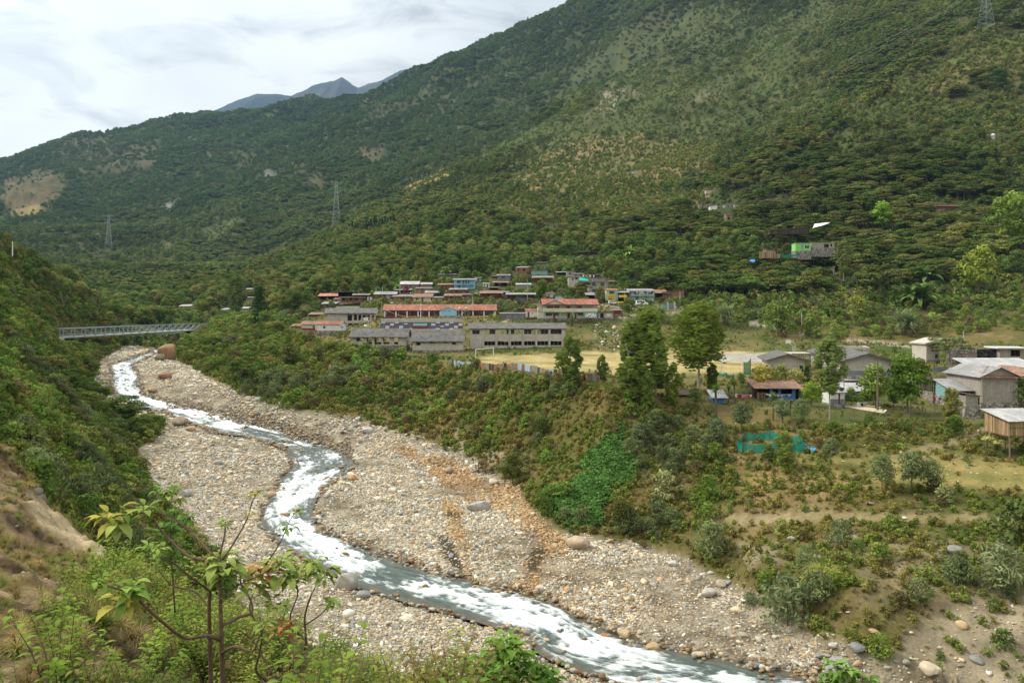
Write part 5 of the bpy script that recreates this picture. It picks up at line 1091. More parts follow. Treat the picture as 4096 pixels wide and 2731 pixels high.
# striped painted grandstand wall
def striped():
    u0, u1 = 1521, 1850; x, Y, z = place(u0, u1, 1317, 261); W_ = (u1-u0)/F*Y; H = 42/F*Y; t = empty('retaining_wall', (x, Y, z), R(2), label='stepped retaining wall painted in red, white and blue blocks', cat='wall')
    KEEP.append((u0, 1272, u1, 1318, 266))
    m = MB(); m.box(-W_/2, 2.2, -1, W_/2, 2.6, H); m.build('upper_wall', M['conc'], t)
    rws = 6; hs = (H*.68)/rws
    for r_ in range(rws):
        s = MB(); y0 = r_*.33; s.box(-W_/2, y0, -1.0, W_/2, y0+.36 if r_ < rws-1 else 2.19, hs*(r_+1)); s.build('step', M['dconc'], t)
        rnd = random.Random(r_)
        for c in range(18):
            fx0 = c/18+.003; 
            if .36 < fx0 < .56: continue
            k = (c+r_*2+(r_//2)) % 3; mt = ('white', 'blue', 'brick')[k]
            if rnd.random() < .08: continue
            b = MB(); b.box(-W_/2+W_*fx0+.08, y0-.03, hs*r_+.03, -W_/2+W_*(c+1)/18-.03, y0-.002, hs*(r_+1)-.03); b.build('painted_block', M[mt], t)
    b = MB(); b.box(-W_/2+W_*.40, -.06, hs*.8, -W_/2+W_*.565, -.032, hs*3.0); b.build('painted_panel', M['maroon'], t); b = MB(); b.box(-W_/2+W_*.40, -.06, hs*3.05, -W_/2+W_*.57, -.032, hs*5); b.build('painted_panel', M['sky'], t)
    b = MB(); b.box(-W_/2-1, -.9, -1, W_/2, -.1, .12); b.build('kerb', M['lconc'], t)
striped()
# roofs at the right of the court
house('concrete_hall', 'low gabled concrete hall at the near end of the basketball court', (3085,3215,1475,1440), roof=('gy',1.5,1.0), wall='conc', rm='dconc', D=16, Y=178, yaw=-11, rth=.3, glazed=False, cat='building')
house('frame_building', 'unfinished concrete frame with a flat slab beside the court', (3170,3245,1440,1416), roof=('flat',0,.3), wall='conc', rm='lconc', D=6, Y=205, rth=.25, glazed=False, wins=[(.1,.5,0,1),(.55,.9,0,1)], sw=[(.1,.9,0,1)], back=[(.1,.9,0,1)], cat='building')
def frame_ruin():
    Y = 190; t = empty('frame_building', (*W(3405, 1446, Y),), R(-16), label='roofless concrete frame with rusty rebar rising from its columns', cat='building'); KEEP.append((3350, 1375, 3466, 1440, Y))
    Wd, D, H = 7.5, 8, 3.0
    for i in range(4):
        for j in (0, 3):
            xx, yy = (-Wd/2+Wd*i/3, D*j/3); m = MB(); m.box(xx-.2, yy-.2, -1.5, xx+.2, yy+.2, H); c = m.build('column', M['lconc'], t)
            rb = MB(); [rb.tube([(xx+a, yy+b, H+.5), (xx+a*1.4, yy+b*1.3, H+3.2)], .022, 4) for a in (-.12,.12) for b in (-.12,.12)]; rb.build('rebar', M['rebar'], c)
    for j in (1, 2):
        for xx in (-Wd/2, Wd/2): m = MB(); m.box(xx-.2, D*j/3-.2, -1.5, xx+.2, D*j/3+.2, H); m.build('column', M['lconc'], t)
    b = MB(); b.box(-Wd/2-.3, -.3, H+.005, Wd/2+.3, .3, H+.5); b.box(-Wd/2-.3, D-.3, H+.005, Wd/2+.3, D+.3, H+.5); b.box(-Wd/2-.3, .305, H+.005, -Wd/2+.3, D-.305, H+.5); b.box(Wd/2-.3, .305, H+.005, Wd/2+.3, D-.305, H+.5); b.build('beam', M['conc'], t)
frame_ruin()
house('concrete_hall', 'long concrete hall with a single slope roof rising to the right', (3388,3560,1500,1443), roof=('gy',1.6,1.0), wall='conc', rm='dconc', D=42, Y=158, yaw=-11.9, rth=.35, glazed=False, cat='building', band=(0,.3,'grey'))
house('concrete_hall', 'tall concrete block with sloping parapet at the upper end of the long hall', (3705,3757,1440,1372), roof=('shedrt',1.2,.5), wall='conc', rm='lconc', D=7, Y=196, yaw=0, rth=.3, glazed=False, wins=[(.35,.6,.5,.85),(.68,.95,.5,.85),(.65,.92,.1,.35)], cat='building', floors=2)
# gatehouse, stone wall, gate
house('gatehouse', 'pale block gatehouse with a flat white slab and one dark window', (4003,4092,1448,1394), roof=('flat',0,.9), wall='block', rm='whitep', D=6, Y=200, yaw=-8, rth=.3, glazed=False, wins=[(.45,.84,.42,.9)], cat='building')
def seg_wall(name, label, cat, p0, p1, h, th, mt, Y0, Y1, below=1.5, **kw):
    a = W(p0[0], p0[1], Y0); b = W(p1[0], p1[1], Y1); d = b-a; L = math.hypot(d.x, d.y); o = empty(name, a, math.atan2(d.y, d.x), label=label, cat=cat, **kw); dz = d.z; n = max(1, int(L/1.2)); m = MB(); rr = random.Random(int(L*10)); ht = [h*(1+.10*(rr.random()-.5)) if mt == 'stonew' else h for _ in range(n+1)]
    for i in range(n):
        x0, x1 = L*i/n, L*(i+1)/n-(.0 if mt == 'stonew' else .004); z0, z1 = dz*i/n, dz*(i+1)/n
        m.hexa([(x0,0,z0-below),(x1,0,z1-below),(x1,th,z1-below),(x0,th,z0-below)], [(x0,0,z0+ht[i]),(x1,0,z1+ht[i+1]),(x1,th,z1+ht[i+1]),(x0,th,z0+ht[i])])
    m.build('panel', M[mt], o); return o, L, dz
seg_wall('stone_wall', 'high rubble stone wall left of the dark iron gate', 'wall', (3820,1440), (3907,1440), 3.1, .6, 'stonew', 202, 202)
seg_wall('stone_wall', 'narrow rubble stone pier between the iron gate and the gatehouse', 'wall', (3988,1440), (4004,1440), 3.1, .6, 'stonew', 202, 202)
seg_wall('stone_wall', 'broken end of the stone wall near the grey bush, turned to the field', 'wall', (3797,1448), (3822,1440), 2.7, .6, 'stonew', 192, 202)
KEEP.append((3797, 1370, 4005, 1440, 202))
def gate():
    a = W(3909, 1440, 202.2); b = W(3987, 1440, 202.2); L = (b-a).length; t = empty('iron_gate', a, 0, label='dark double iron gate with diamond bracing and an arch above', cat='gate')
    for s in (0, 1):
        x0, x1 = (L/2*s+.03, L/2*(s+1)-.03); l = MB(); l.box(x0, .1, 0, x1, .14, 2.8); lf = l.build('gate_leaf', M['dark'], t); f = MB(); f.box(x0, .02, 0, x1, .095, .1); f.box(x0, .02, 2.7, x1, .095, 2.8); f.box(x0, .02, 1.4, x1, .08, 1.46)
        f.tube([(x0, .05, .1), (x1, .05, 1.4)], .04, 4); f.tube([(x0, .05, 2.7), (x1, .05, 1.45)], .04, 4); f.build('bracing', M['grey'], lf)
    ar = MB(); ar.tube([(L/2-math.cos(k*math.pi/12)*L*.46, .1, 2.8+math.sin(k*math.pi/12)*1.7) for k in range(13)], .07, 5); ar.build('arch', M['grey'], t)
gate()
seg_wall('sheet_fence', 'blank grey sheet metal screen below the concrete field wall', 'fence', (3731,1505), (3800,1503), 2.0, .06, 'grey', 170, 170)
# big corrugated roof house and neighbours
def bighouse(root, W_, H, D, Y):
    r2 = MB(); w2 = W_/2+.6; r2.slab([(-w2,-.7,H),(w2,-.7,H-.1),(w2*.15,2.8,H+1.75),(-w2*.1,2.8,H+1.75)], .06); r2.build('hip_sheet', M['rust'], root)
    for xx in (-W_/2, W_/2-.3): c = MB(); c.box(xx, -.04, 0, xx+.3, -.003, H); c.build('corner_column', M['lconc'], root)
house('block_house', 'tall grey block house under a wide rust streaked tin roof', (3924,4070,1609,1508), roof=('gy',1.75,.6), wall='block', rm='tin', D=11, Y=139, yaw=0, rth=.06, cat='house', extra=bighouse, glazed=False)
house('open_barn', 'open barn under the rusty tin roof at the right frame edge', (4076,4220,1600,1512), roof=('gy',1.7,.6), wall='dwood', rm='rust', D=10, Y=143, open_front=True, posts=(.02,.5), cat='barn')
house('tin_house', 'bright tin roof sloping behind the tall block house', (3935,4200,1500,1484), roof=('shed',2.0,.6), wall='dwood', rm='wtin', D=10, Y=156, cat='house')
house('plank_shed', 'dark shed with an orange brown sheet roof left of the tall block house', (3868,3918,1527,1495), roof=('shed',.8,.6), wall='dwood', rm='mud', D=5, Y=150, open_front=True, cat='shed')
house('plank_shed', 'long dark plank shed with open front and hanging orange tarpaulin', (3732,3866,1568,1523), roof=('shed',.4,.3), wall='dwood', rm='dwood', D=5, Y=147, open_front=True, posts=(.02,.3,.6,.98), cat='shed',
      extra=lambda root, W_, H, D, Y: [MB().box(-W_/2+W_*.17, -.1, .3, -W_/2+W_*.38, -.05, H*.85).build('tarpaulin', M['orange'], root)])
house('tin_house', 'low house with a wide bright tin roof and turquoise wall, beside the block house', (3812,3918,1590,1562), roof=('shed',1.6,.4), wall='teal', rm='tin', D=6, Y=141, open_front=True, posts=(.05,.6), cat='house')
house('block_shed', 'small block shed with orange sheet roof in front of the tall block house', (3862,3920,1627,1583), roof=('shedl',.5,.4), wall='block', rm='rust', D=3.5, Y=133, cat='shed', doors=[(.85,.95,.2,.8)], dm='dark')
def stick_fence(label, u0, v0, u1, v1, n):
    x, y = hit(u0, v0, 60, 300); o0 = Vector((x, y, gz(x, y))); t = empty('garden_fence', o0, 0, label=label, cat='fence', group='stick and wire fences'); tops = []; rr = random.Random(n)
    for i in range(n):
        x, y = hit(u0+(u1-u0)*i/(n-1), v0+(v1-v0)*i/(n-1), 60, 300); p = Vector((x, y, gz(x, y)))-o0; h = .8+.4*rr.random(); q = p+Vector((rr.uniform(-.1,.1), 0, h)); m = MB(); m.tube([tuple(p-Vector((0,0,.3))), tuple(q)], .045, 5); m.build('post', M['wpole'], t); tops.append(p.lerp(q, .85))
    for k in (1.0, .5): m = MB(); m.tube([tuple(Vector((a.x, a.y, a.z-(1-k)*.7))) for a in tops], .012, 3); m.build('wire', M['steel'], t)
stick_fence('sagging stick and wire fence behind the slim cypress on the lawn', 3560, 1650, 3860, 1668, 16); stick_fence('stick fence along the pale road at the slope foot', 3470, 1368, 3700, 1388, 14); stick_fence('stick fence right of the slim cypress before the small block shed', 3820, 1640, 3900, 1655, 6)
# blue shack row
def blueshack(root, W_, H, D, Y):
    for a, b in ((.30,.36),(.50,.56),(.82,.90)): m = MB(); m.box(-W_/2+W_*a, -.12, 0, -W_/2+W_*b, -.003, H*.95); m.build('pillar', M['blue'], root)
    m = MB(); m.box(-W_/2+W_*.56, -.10, 0, -W_/2+W_*.82, -.004, H*.5); m.build('low_wall', M['blue'], root)
    m = MB(); m.box(-W_/2, -.10, 0, -W_/2+W_*.20, -.004, H*.62); m.build('plank_panel', M['wood'], root)
house('blue_shack', 'long shack with bright blue pillars under a patched rusty roof', (3030,3196,1597,1552), roof=('shed',1.3,.7), wall='dwood', rm='rust', D=7, Y=150, yaw=-4, open_front=True, extra=blueshack, cat='house')
house('long_shed', 'long patched tin roof running right behind the blue shack', (3090,3330,1556,1543), roof=('shed',.9,.4), wall='dwood', rm='rust', D=5, Y=162, yaw=-3, cat='shed')
house('long_shed', 'tin roofed grey shed behind the slim eucalyptus', (3390,3500,1568,1520), roof=('shed',1.1,.4), wall='grey', rm='wtin', D=7, Y=158, yaw=-6, cat='shed')
house('long_shed', 'low silver roofed shed hidden by bushes right of the white cabin', (3382,3480,1600,1563), roof=('shed',1.0,.4), wall='grey', rm='wtin', D=6, Y=150, cat='shed')
house('white_cabin', 'white cabin with grey base, brown door and dish on its silver roof', (3322,3378,1614,1568), roof=('shed',.8,.4), wall='white', rm='wtin', D=4, Y=143, band=(0,.4,'grey'), doors=[(.56,.70,0,.9)], cat='cabin',
      extra=lambda root, W_, H, D, Y: [MB().tube([(W_*.38, .5, H+.35), (W_*.34, .3, H+.5)], [.02, .42], 14).build('satellite_dish', M['dark'], root)])
house('blue_kiosk', 'small blue hut with white sheet roof between yuccas', (2852,2903,1622,1590), roof=('shed',1.2,.4), wall='blue', rm='wtin', D=3, Y=146, doors=[(.1,.35,0,.8)], dm='dark', cat='hut')
house('plank_shed', 'weathered open plank shed below the weeping eucalyptus', (2700,2775,1607,1578), roof=('shed',.5,.5), wall='wood', rm='dwood', D=4, Y=148, open_front=True, posts=(.03,.5,.97), cat='shed')
# stilt cabin at the right edge
house('stilt_cabin', 'plank cabin on tall posts with a pale tin roof at the right edge', (4032,4200,1741,1682), roof=('shed',1.1,.45), wall='lwood', rm='wtin', D=5, Y=112, yaw=6, stilt=3.2, cat='cabin', th=.08,
      extra=lambda root, W_, H, D, Y: [MB().box(-W_/2-.05, -.07, H*.52, W_/2, -.01, H*.55).build('rail', M['wood'], root)])
# ------------------------------------------------------------------ bridge
def bridge():
    a = W(252, 1352, 248); b = W(822, 1321, 366); a.z = b.z = (a.z+b.z)/2; h = 3.15; d = b-a; L = math.hypot(d.x, d.y); n = 18; wd = 4.6
    t = empty('truss_bridge', a, math.atan2(d.y, d.x), label='grey steel truss bridge crossing the river upstream', cat='bridge'); KEEP.append((236, 1290, 530, 1350, 300)); KEEP.append((530, 1285, 828, 1328, 368))
    for s, y in enumerate((0, wd)):
        c = MB(); c.box(-.2, y-.14, 0, L+.2, y+.14, .32); bc = c.build('bottom_chord', M['steel'], t); c = MB(); c.box(-.2, y-.13, h-.26, L+.2, y+.13, h); c.build('top_chord', M['steel'], t)
        for i in range(n+1): x = L*i/n; p = MB(); p.box(x-.11, y-.10, .322, x+.11, y+.10, h-.262); p.build('upright', M['steel'], t)
        for i in range(n):
            x0, x1 = L*i/n, L*(i+1)/n; z0, z1 = (h-.3, .35) if i < n/2 else (.35, h-.3); p = MB(); p.tube([(x0+.12, y, z0), (x1-.12, y, z1)], .085, 5); p.build('diagonal', M['steel'], t)
    dk = MB(); dk.box(0, .16, .34, L, wd-.16, .46); dk.build('deck', M['pole'], t)
    for i in range(n+1): x = L*i/n; p = MB(); p.box(x-.12, .16, -.15, x+.12, wd-.16, .33); p.build('floor_beam', M['rebar'], t)
    gr_ = MB(); gr_.box(0, .2, .95, L, .24, 1.05); gr_.box(0, wd-.24, .95, L, wd-.2, 1.05); gr_.build('handrail', M['steel'], t)
    for x0, x1 in ((-4, -.25), (L+.25, L+6)):
        p = MB(); p.box(x0, -.6, -5, x1, wd+.6, .3); p.build('abutment', M['lconc'], t)
    o = MB(); o.box(0, -.12, 0, .4, .12, 1.5); o = o.build('marker_post', M['yellow']); o.location = t.matrix_world @ Vector((0,0,0)) if False else (a+d*.992)+Vector((1.0, -1.2, .5)); tag(o, 'short yellow marker board at the far end of the bridge', 'marker')
bridge()
# ------------------------------------------------------------------ posts, poles, pylons
def pole(u, v0, v1, label, mt='pole', r=.13, Y=None, cross=False, lamp=False, group='power poles in the village', name='utility_pole'):
    x, Yd, z = place(u, u, v0, Y); h = (v0-v1)/F*Yd; t = empty(name, (x, Yd, z), 0, label=label, cat='lamp post' if lamp else 'pole', group=group)
    m = MB(); m.tube([(0,0,-.6),(0,0,h)], [r*1.25, r*.7], 8); m.build('shaft', M[mt], t)
    c = MB(); c.box(-.55 if cross else -.2, -.05, h-.7, .55 if cross else .2, .05, h-.6); 
    for q in (-1, 0, 1): c.box(q*(.45 if cross else .15)-.04, -.04, h-.6, q*(.45 if cross else .15)+.04, .04, h-.42)
    c.build('crossarm', M['steel'], t)
    if lamp: l = MB(); l.tube([(0,0,h-.2),(.5,0,h+.1),(1.1,0,h+.1)], .04, 5); l = l.build('lamp_arm', M['steel'], t); q = MB(); q.box(.9,-.1,h,1.4,.1,h+.12); q.build('lamp_head', M['pole'], l)
    return t
for a in [(1504,1196,1150,'pale lamp post behind the white hut left of the wooden house','pole',.1,None,False,True),(1530,1195,1147,'greenish pole in front of the wooden house with grey gable'),(1527,1272,1203,'dark pole at the left end of the red roofed school','pole',.1),
          (1816,1207,1152,'pole between the plank houses right of the cream house','wpole',.09),(1891,1262,1185,'tall pale pole in front of the right half of the red roofed school'),(1600,1174,1110,'pole with white box beside the pale tin house'),
          (1722,1130,1085,'thin pole above the village left of the balcony house','wpole',.08),(2110,1222,1116,'thin pole left of the porch house with iron sheets','pole',.09),(2204,1190,1148,'dark pole right of the round tree','wpole',.08),
          (2499,1212,1150,'pole in front of the yellow signboard shop','pole',.12),(2295,1290,1188,'thin pale mast in front of the two-storey school','pole',.08),(2720,1222,1166,'pale pole in front of the grey sloping roof at the lane end','pole',.14),
          (1964,1262,1190,'dark pole at the right end of the red roofed school','grey',.09),(3207,1312,1252,'pale pole at the foot of the wooded slope','pole',.16),(3854,1384,1322,'pale pole behind the stone wall','pole',.15),
          (3807,1506,1400,'dark pole beside the grey sheet metal screen','wpole',.14,165),(3511,1625,1448,'tall dark wooden pole behind the drying sheets','wpole',.15,137),(2000,1180,1130,'thin pole behind the rust roofed dark house','wpole',.08),(3376,1560,1500,'short stove pipe pole beside the white cabin','wpole',.08,150)]:
    pole(*a)
fm = empty('flagpole', W(1683, 1302, 266), 0, label='white flagpole rising in front of the striped wall', cat='flagpole'); m = MB(); m.tube([(0,0,-.5),(0,0,88/F*266)], [.13,.07], 8); m.build('mast', M['whitep'], fm); m = MB(); m.tube([(0,0,88/F*266),(0,0,88/F*266+.2)], [.1,.1], 8); m.build('finial', M['whitep'], fm)
for u, v0, v1, du, lab in ((55,1050,965,6,'x'),):
    pole(50, 1015, 965, 'thin white post on the skyline of the left spur', 'whitep', .14, 236, group=None)
def pylon(u, v0, h, wb, wt, Y, label, arms=True):
    x, Yd, z = place(u, u, v0, Y); t = empty('transmission_tower', (x, Yd, z), R(20), label=label, cat='pylon', group='lattice transmission towers')
    r = .09 if Y < 900 else .10; ps = []; m = MB(); wv = lambda k: wb/2*(1-k)**1.3+wt/2*(1-(1-k)**1.3)
    lv = [0, .14, .27, .39, .5, .6, .69, .77, .84, .92, 1]
    for sx in (-1, 1):
        for sy in (-1, 1): m.tube([(sx*wv(k), sy*wv(k), h*k-1*(k == 0)) for k in lv], r, 4)
    m.build('leg_frame', M['steel'], t); m = MB()
    for a, b in zip(lv, lv[1:]):
        for (s0, s1) in (((-1,-1),(1,-1)), ((1,-1),(1,1)), ((1,1),(-1,1)), ((-1,1),(-1,-1))):
            A = (s0[0]*wv(a), s0[1]*wv(a), h*a); B = (s1[0]*wv(b), s1[1]*wv(b), h*b); C_ = (s1[0]*wv(a), s1[1]*wv(a), h*a); D_ = (s0[0]*wv(b), s0[1]*wv(b), h*b)
            m.tube([A, B], r*.55, 3); m.tube([C_, D_], r*.55, 3); m.tube([D_, B], r*.5, 3)
    m.build('bracing', M['steel'], t)
    for k in ((.98, 1.0), (.86, .88), (.74, .76)):
        m = MB(); hh = h*k[0]; L = wb*.75
        for s in (-1, 1): m.tube([(s*wt*.4, 0, hh+.6), (s*L, 0, hh)], r*.7, 3); m.tube([(s*wt*.4, 0, hh-.8), (s*L, 0, hh)], r*.7, 3); m.tube([(s*L, 0, hh), (s*L, 0, hh-1.6)], r*.5, 3)
        m.build('crossarm', M['steel'], t)
    KEEP.append((u-8, v0-h/Yd*F, u+8, v0-2, Yd)); return t, x, Yd, z+h
P3 = pylon(3944, 110, 38, 9.5, 2.2, 672, 'steel transmission tower cut by the top right corner of the frame')
P2 = pylon(1345, 900, 50, 9, 2.0, 905, 'pale lattice tower above the conifer row on the middle ridge')
P1 = pylon(435, 990, 48, 9, 2.0, 1180, 'faint lattice tower low on the left mountain')
def wire(a, b, sag, label, r=.05, name='power_line', grp='power lines high on the slope'):
    m = MB(); n = 24; m.tube([(a[0]+(b[0]-a[0])*k/n, a[1]+(b[1]-a[1])*k/n, a[2]+(b[2]-a[2])*k/n-sag*4*(k/n)*(1-k/n)) for k in range(n+1)], r, 3); o = m.build(name, M['pole']); tag(o, label, 'cable', grp)
t3 = Vector(P3[1:]); 
for i, (sx, dz, lb) in enumerate(((-6, -1, 'thin power line descending from the top right tower, lowest of three'), (0, 3, 'thin power line descending from the top right tower, middle of three'), (6, 7, 'thin power line descending from the top right tower, uppermost of three'))):
    wire((t3.x+sx, t3.y, t3.z+dz-6), (W(2200, 700, 1000).x, 1000+i*12, W(2200, 720, 1000).z+dz*4), 25, lb, .05)
# football goals, basketball stand, fences
def goal(label, p0, p1, h, Y0, Y1, t_=.07):
    a = W(*p0, Y0); b = W(*p1, Y1); d = b-a; L = math.hypot(d.x, d.y); t = empty('football_goal', a, math.atan2(d.y, d.x), label=label, cat='goal', group='goals on the football field'); dz = d.z
    for x, z in ((0, 0), (L, dz)): m = MB(); m.box(x-t_, -t_, z-.3, x+t_, t_, z+h); m.build('post', M['whitep'], t)
    m = MB(); m.hexa([(-t_,-t_,h+.002),(L+t_,-t_,h+dz+.002),(L+t_,t_,h+dz+.002),(-t_,t_,h+.002)], [(-t_,-t_,h+.15),(L+t_,-t_,h+dz+.15),(L+t_,t_,h+dz+.15),(-t_,t_,h+.15)]); m.build('crossbar', M['whitep'], t)
goal('white football goal at the left end of the dry field, below the long hall', (1903,1434), (1974,1428), 2.45, 216, 224)
goal('white football goal at the right end of the field, behind the green netting', (2886,1500), (2966,1477), 2.5, 158, 172)
def hoop(u, v, Y, s, label):
    t = empty('basketball_stand', W(u, v, Y), 0, label=label, cat='basketball hoop', group='basketball stands')
    m = MB(); m.tube([(0,0,-.3),(0,0,2.0),(-1.2*s,0,3.0)], .07, 6); m.tube([(.6*s,0,-.3),(.6*s,0,2.6),(-1.2*s,0,3.9)], .06, 6); m.build('frame', M['whitep'], t); m = MB(); m.box(-1.35*s-.05, -.6, 2.9, -1.35*s+.05, .6, 4.0) if False else m.box(-2.1, -.05, 2.8, -.6, .05, 3.8); m.build('backboard', M['whitep'], t)
hoop(3172, 1412, 232, 1, 'white basketball stand at the right end of the concrete court'); hoop(1480, 1316, 262, -1, 'white basketball stand beside the large grey hall')
def cfence():
    ps = [(1800,1452,197),(1830,1458,192),(1900,1462,184),(2000,1470,176),(2100,1480,170),(2180,1490,162),(2300,1505,156),(2400,1518,149)]
    t = empty('corrugated_fence', (0,0,0), 0, label='patchwork fence of rusty and pale metal sheets along the field edge', cat='fence'); rr = random.Random(3)
    for (u0,v0,y0),(u1,v1,y1) in zip(ps, ps[1:]):
        n = max(2, int((W(u1,v1,y1)-W(u0,v0,y0)).length/1.1))
        for i in range(n):
            k0, k1 = i/n, (i+1)/n-.01; a = W(u0+(u1-u0)*k0, v0+(v1-v0)*k0, y0+(y1-y0)*k0); b = W(u0+(u1-u0)*k1, v0+(v1-v0)*k1, y0+(y1-y0)*k1); a.z = gz(a.x, a.y); b.z = gz(b.x, b.y)
            h = 1.35+.25*rr.random(); m = MB(); m.hexa([tuple(a-Vector((0,0,.5))), tuple(b-Vector((0,0,.5))), tuple(b+Vector((0,.05,-.5))), tuple(a+Vector((0,.05,-.5)))], [tuple(a+Vector((0,0,h))), tuple(b+Vector((0,0,h+.05*rr.random()))), tuple(b+Vector((0,.05,h))), tuple(a+Vector((0,.05,h)))])
            m.build('sheet', M[rr.choice(['rust','rust','dtin','tin','dwood','rust','pale_blue'])], t)
    KEEP.append((1830, 1452, 2230, 1486, 176))
cfence()
# green shade netting
def net_mat(name, col, a):
    m, nt = new_mat(name); g = N(nt); tc = g.n('ShaderNodeTexCoord').outputs['Object']; n = g.noise(tc, 1.3, 4, .6); d = g.n('ShaderNodeBsdfDiffuse', Color=g.ramp(n, [(.3, tuple(c*.7 for c in col)), (.7, tuple(c*1.25 for c in col))])); tr = g.n('ShaderNodeBsdfTransparent')
    mx = g.n('ShaderNodeMixShader', Fac=a); nt.links.new(tr.outputs[0], mx.inputs[1]); nt.links.new(d.outputs[0], mx.inputs[2]); o = g.n('ShaderNodeOutputMaterial'); nt.links.new(mx.outputs[0], o.inputs[0]); return m
NET = net_mat('shade_net', (.01, .26, .19), .82)
def netting(label, ps, h, name='shade_net', closed=False, posts=True, mat=NET, lean=0, ground=False):
    if ground: ps = [(u, b, b-(b-tp), hit(u, b, 60, 300)[1]) for u, b, tp, y in ps]
    """ps: (u,v_base,v_top,Y) corner posts"""
    t = empty(name, W(ps[0][0], ps[0][1], ps[0][3]), 0, label=label, cat='netting'); o0 = t.location.copy(); q = ps+([ps[0]] if closed else [])
    for i, ((u0,b0,t0,y0),(u1,b1,t1,y1)) in enumerate(zip(q, q[1:])):
        m = MB(); n = 8; vs_ = []
        for k in range(n+1):
            f = k/n; u = u0+(u1-u0)*f; y = y0+(y1-y0)*f; sag = 5*f*(1-f)*.35; a = W(u, b0+(b1-b0)*f, y)-o0; c = W(u, t0+(t1-t0)*f, y)-o0-Vector((0,0,sag)); bl = math.sin(f*9+i)*.05
            vs_ += [tuple(a), tuple(a.lerp(c, .5)+Vector((0, bl*2, 0))), tuple(c)]
        m.add(vs_, [(3*k+j, 3*k+3+j, 3*k+4+j, 3*k+1+j) for k in range(n) for j in (0, 1)]); m.build('net_panel', mat, t, True)
    if posts:
        for (u,b,tp,y) in ps: m = MB(); m.tube([tuple(W(u,b+3,y)-o0), tuple(W(u,tp-1,y)-o0)], .05, 6); m.build('post', M['wpole'], t)
netting('teal shade net enclosure standing on the grassy slope below the houses', [(2948,1804,1758,125),(2968,1812,1768,122),(3110,1812,1766,122),(3218,1811,1765,122),(3204,1780,1744,127),(3078,1760,1720,132),(2978,1760,1727,130)], 1.6, closed=True, ground=True)
KEEP.append((2945, 1722, 3120, 1810, 128)); KEEP.append((3130, 1755, 3222, 1810, 128))
netting('torn green net hanging from a post behind the right goal', [(2975,1497,1447,160),(3003,1500,1432,160)], 3); netting('green net strip along the field edge left of the goal', [(2860,1500,1478,158),(2905,1508,1490,156),(2935,1510,1495,156)], 1)
netting('teal netting fence below the lime green house on the slope', [(3126,1031,1017,352),(3160,1029,1014,352),(3200,1022,1012,352)], 1, posts=True); netting('dark teal net around the little pen beyond the court', [(2960,1380,1366,262),(2988,1382,1368,262)], 1)
def sheet_item(name, label, cat, box, Y, mt, **kw):
    u0, v0, u1, v1 = box; a = W(u0, v1, Y); w_ = (u1-u0)/F*Y; h = (v1-v0)/F*Y; t = empty(name, (a.x+w_/2, a.y, a.z), 0, label=label, cat=cat); m = MB(); m.box(-w_/2, 0, -.3, w_/2, .06, h); m.build('panel', M[mt], t)
    for xx in (-w_/2, w_/2): p = MB(); p.tube([(xx, .12, -.6), (xx, .12, h+.2)], .05, 6); p.build('post', M['wpole'], t)
sheet_item('bamboo_fence', 'pale cane fence below the small dark plank house on the slope', 'fence', (3037,1007,3096,1030), 353, 'lwood'); sheet_item('bamboo_fence', 'lower cane fence stepping right toward the teal netting', 'fence', (3097,1015,3122,1030), 352.5, 'lwood')
sheet_item('sheet_pen', 'low grey sheet metal pen in the grass beyond the basketball court', 'pen', (2904,1373,2970,1384), 258, 'tin')
sheet_item('village_fence', 'row of corrugated iron sheets before the centre porch house', 'fence', (2058,1192,2128,1210), 316, 'tin'); sheet_item('village_gate', 'grey sheet gate between two concrete posts at the lane end', 'gate', (2674,1213,2696,1235), 297, 'grey')
for i, u in enumerate((2671, 2699)): o = MB().box(-.3, -.3, -.6, .3, .3, 2.6).build('gate_post', M['pole']); o.location = W(u, 1236, 296.5); tag(o, ('left' if i == 0 else 'right')+' concrete post of the grey gate at the lane end', 'post', 'posts of the lane gate')
m = MB(); m.box(-.5,-.4,-.3,.5,.4,2.0); m.box(-.55,-.45,2.0,.55,.45,2.1); o = m.build('blue_cabin', M['blue']); o.location = W(2662, 1236, 297); tag(o, 'narrow dark blue cabin left of the lane gate', 'cabin')
m = MB(); m.box(-1.3,0,-.3,1.3,.3,1.6); m.box(-1.4,-.05,1.6,1.4,.35,1.75); o = m.build('white_sign', M['sky']); o.location = W(2235, 1204, 300); tag(o, 'white and blue hut wall above the cream school roof', 'wall')
def tarp(label, q, mt, bumpy=.25, name='tarpaulin', cat='tarpaulin', lift=0.12):
    """q: four (u,v,Y) corners; a draped sheet"""
    c = [W(*p) for p in q]; n = 10; vs_ = []; rr = random.Random(len(label))
    for i in range(n+1):
        for j in range(n+1):
            s, t = i/n, j/n; p = c[0]*(1-s)*(1-t)+c[1]*s*(1-t)+c[2]*s*t+c[3]*(1-s)*t; vs_.append(tuple(p+Vector((0, 0, lift+bumpy*(math.sin(s*7+j)*.3+rr.random()*.6-.3)))))
    m = MB(); m.add(vs_, [(i*(n+1)+j, (i+1)*(n+1)+j, (i+1)*(n+1)+j+1, i*(n+1)+j+1) for i in range(n) for j in range(n)]); o = m.build(name, M[mt], None, True); md = o.modifiers.new('thick', 'SOLIDIFY'); md.thickness = .03; tag(o, label, cat); return o
tarp('white tarpaulin draped over the upper end of the long barn roof', [(3250,914,398),(3312,896,392),(3322,890,402),(3258,896,406)], 'tarpw'); tarp('teal tarpaulin stretched beside the concrete tower house', [(2316,1124,318),(2358,1124,318),(2352,1118,328),(2318,1108,326)], 'tarpt', .1)
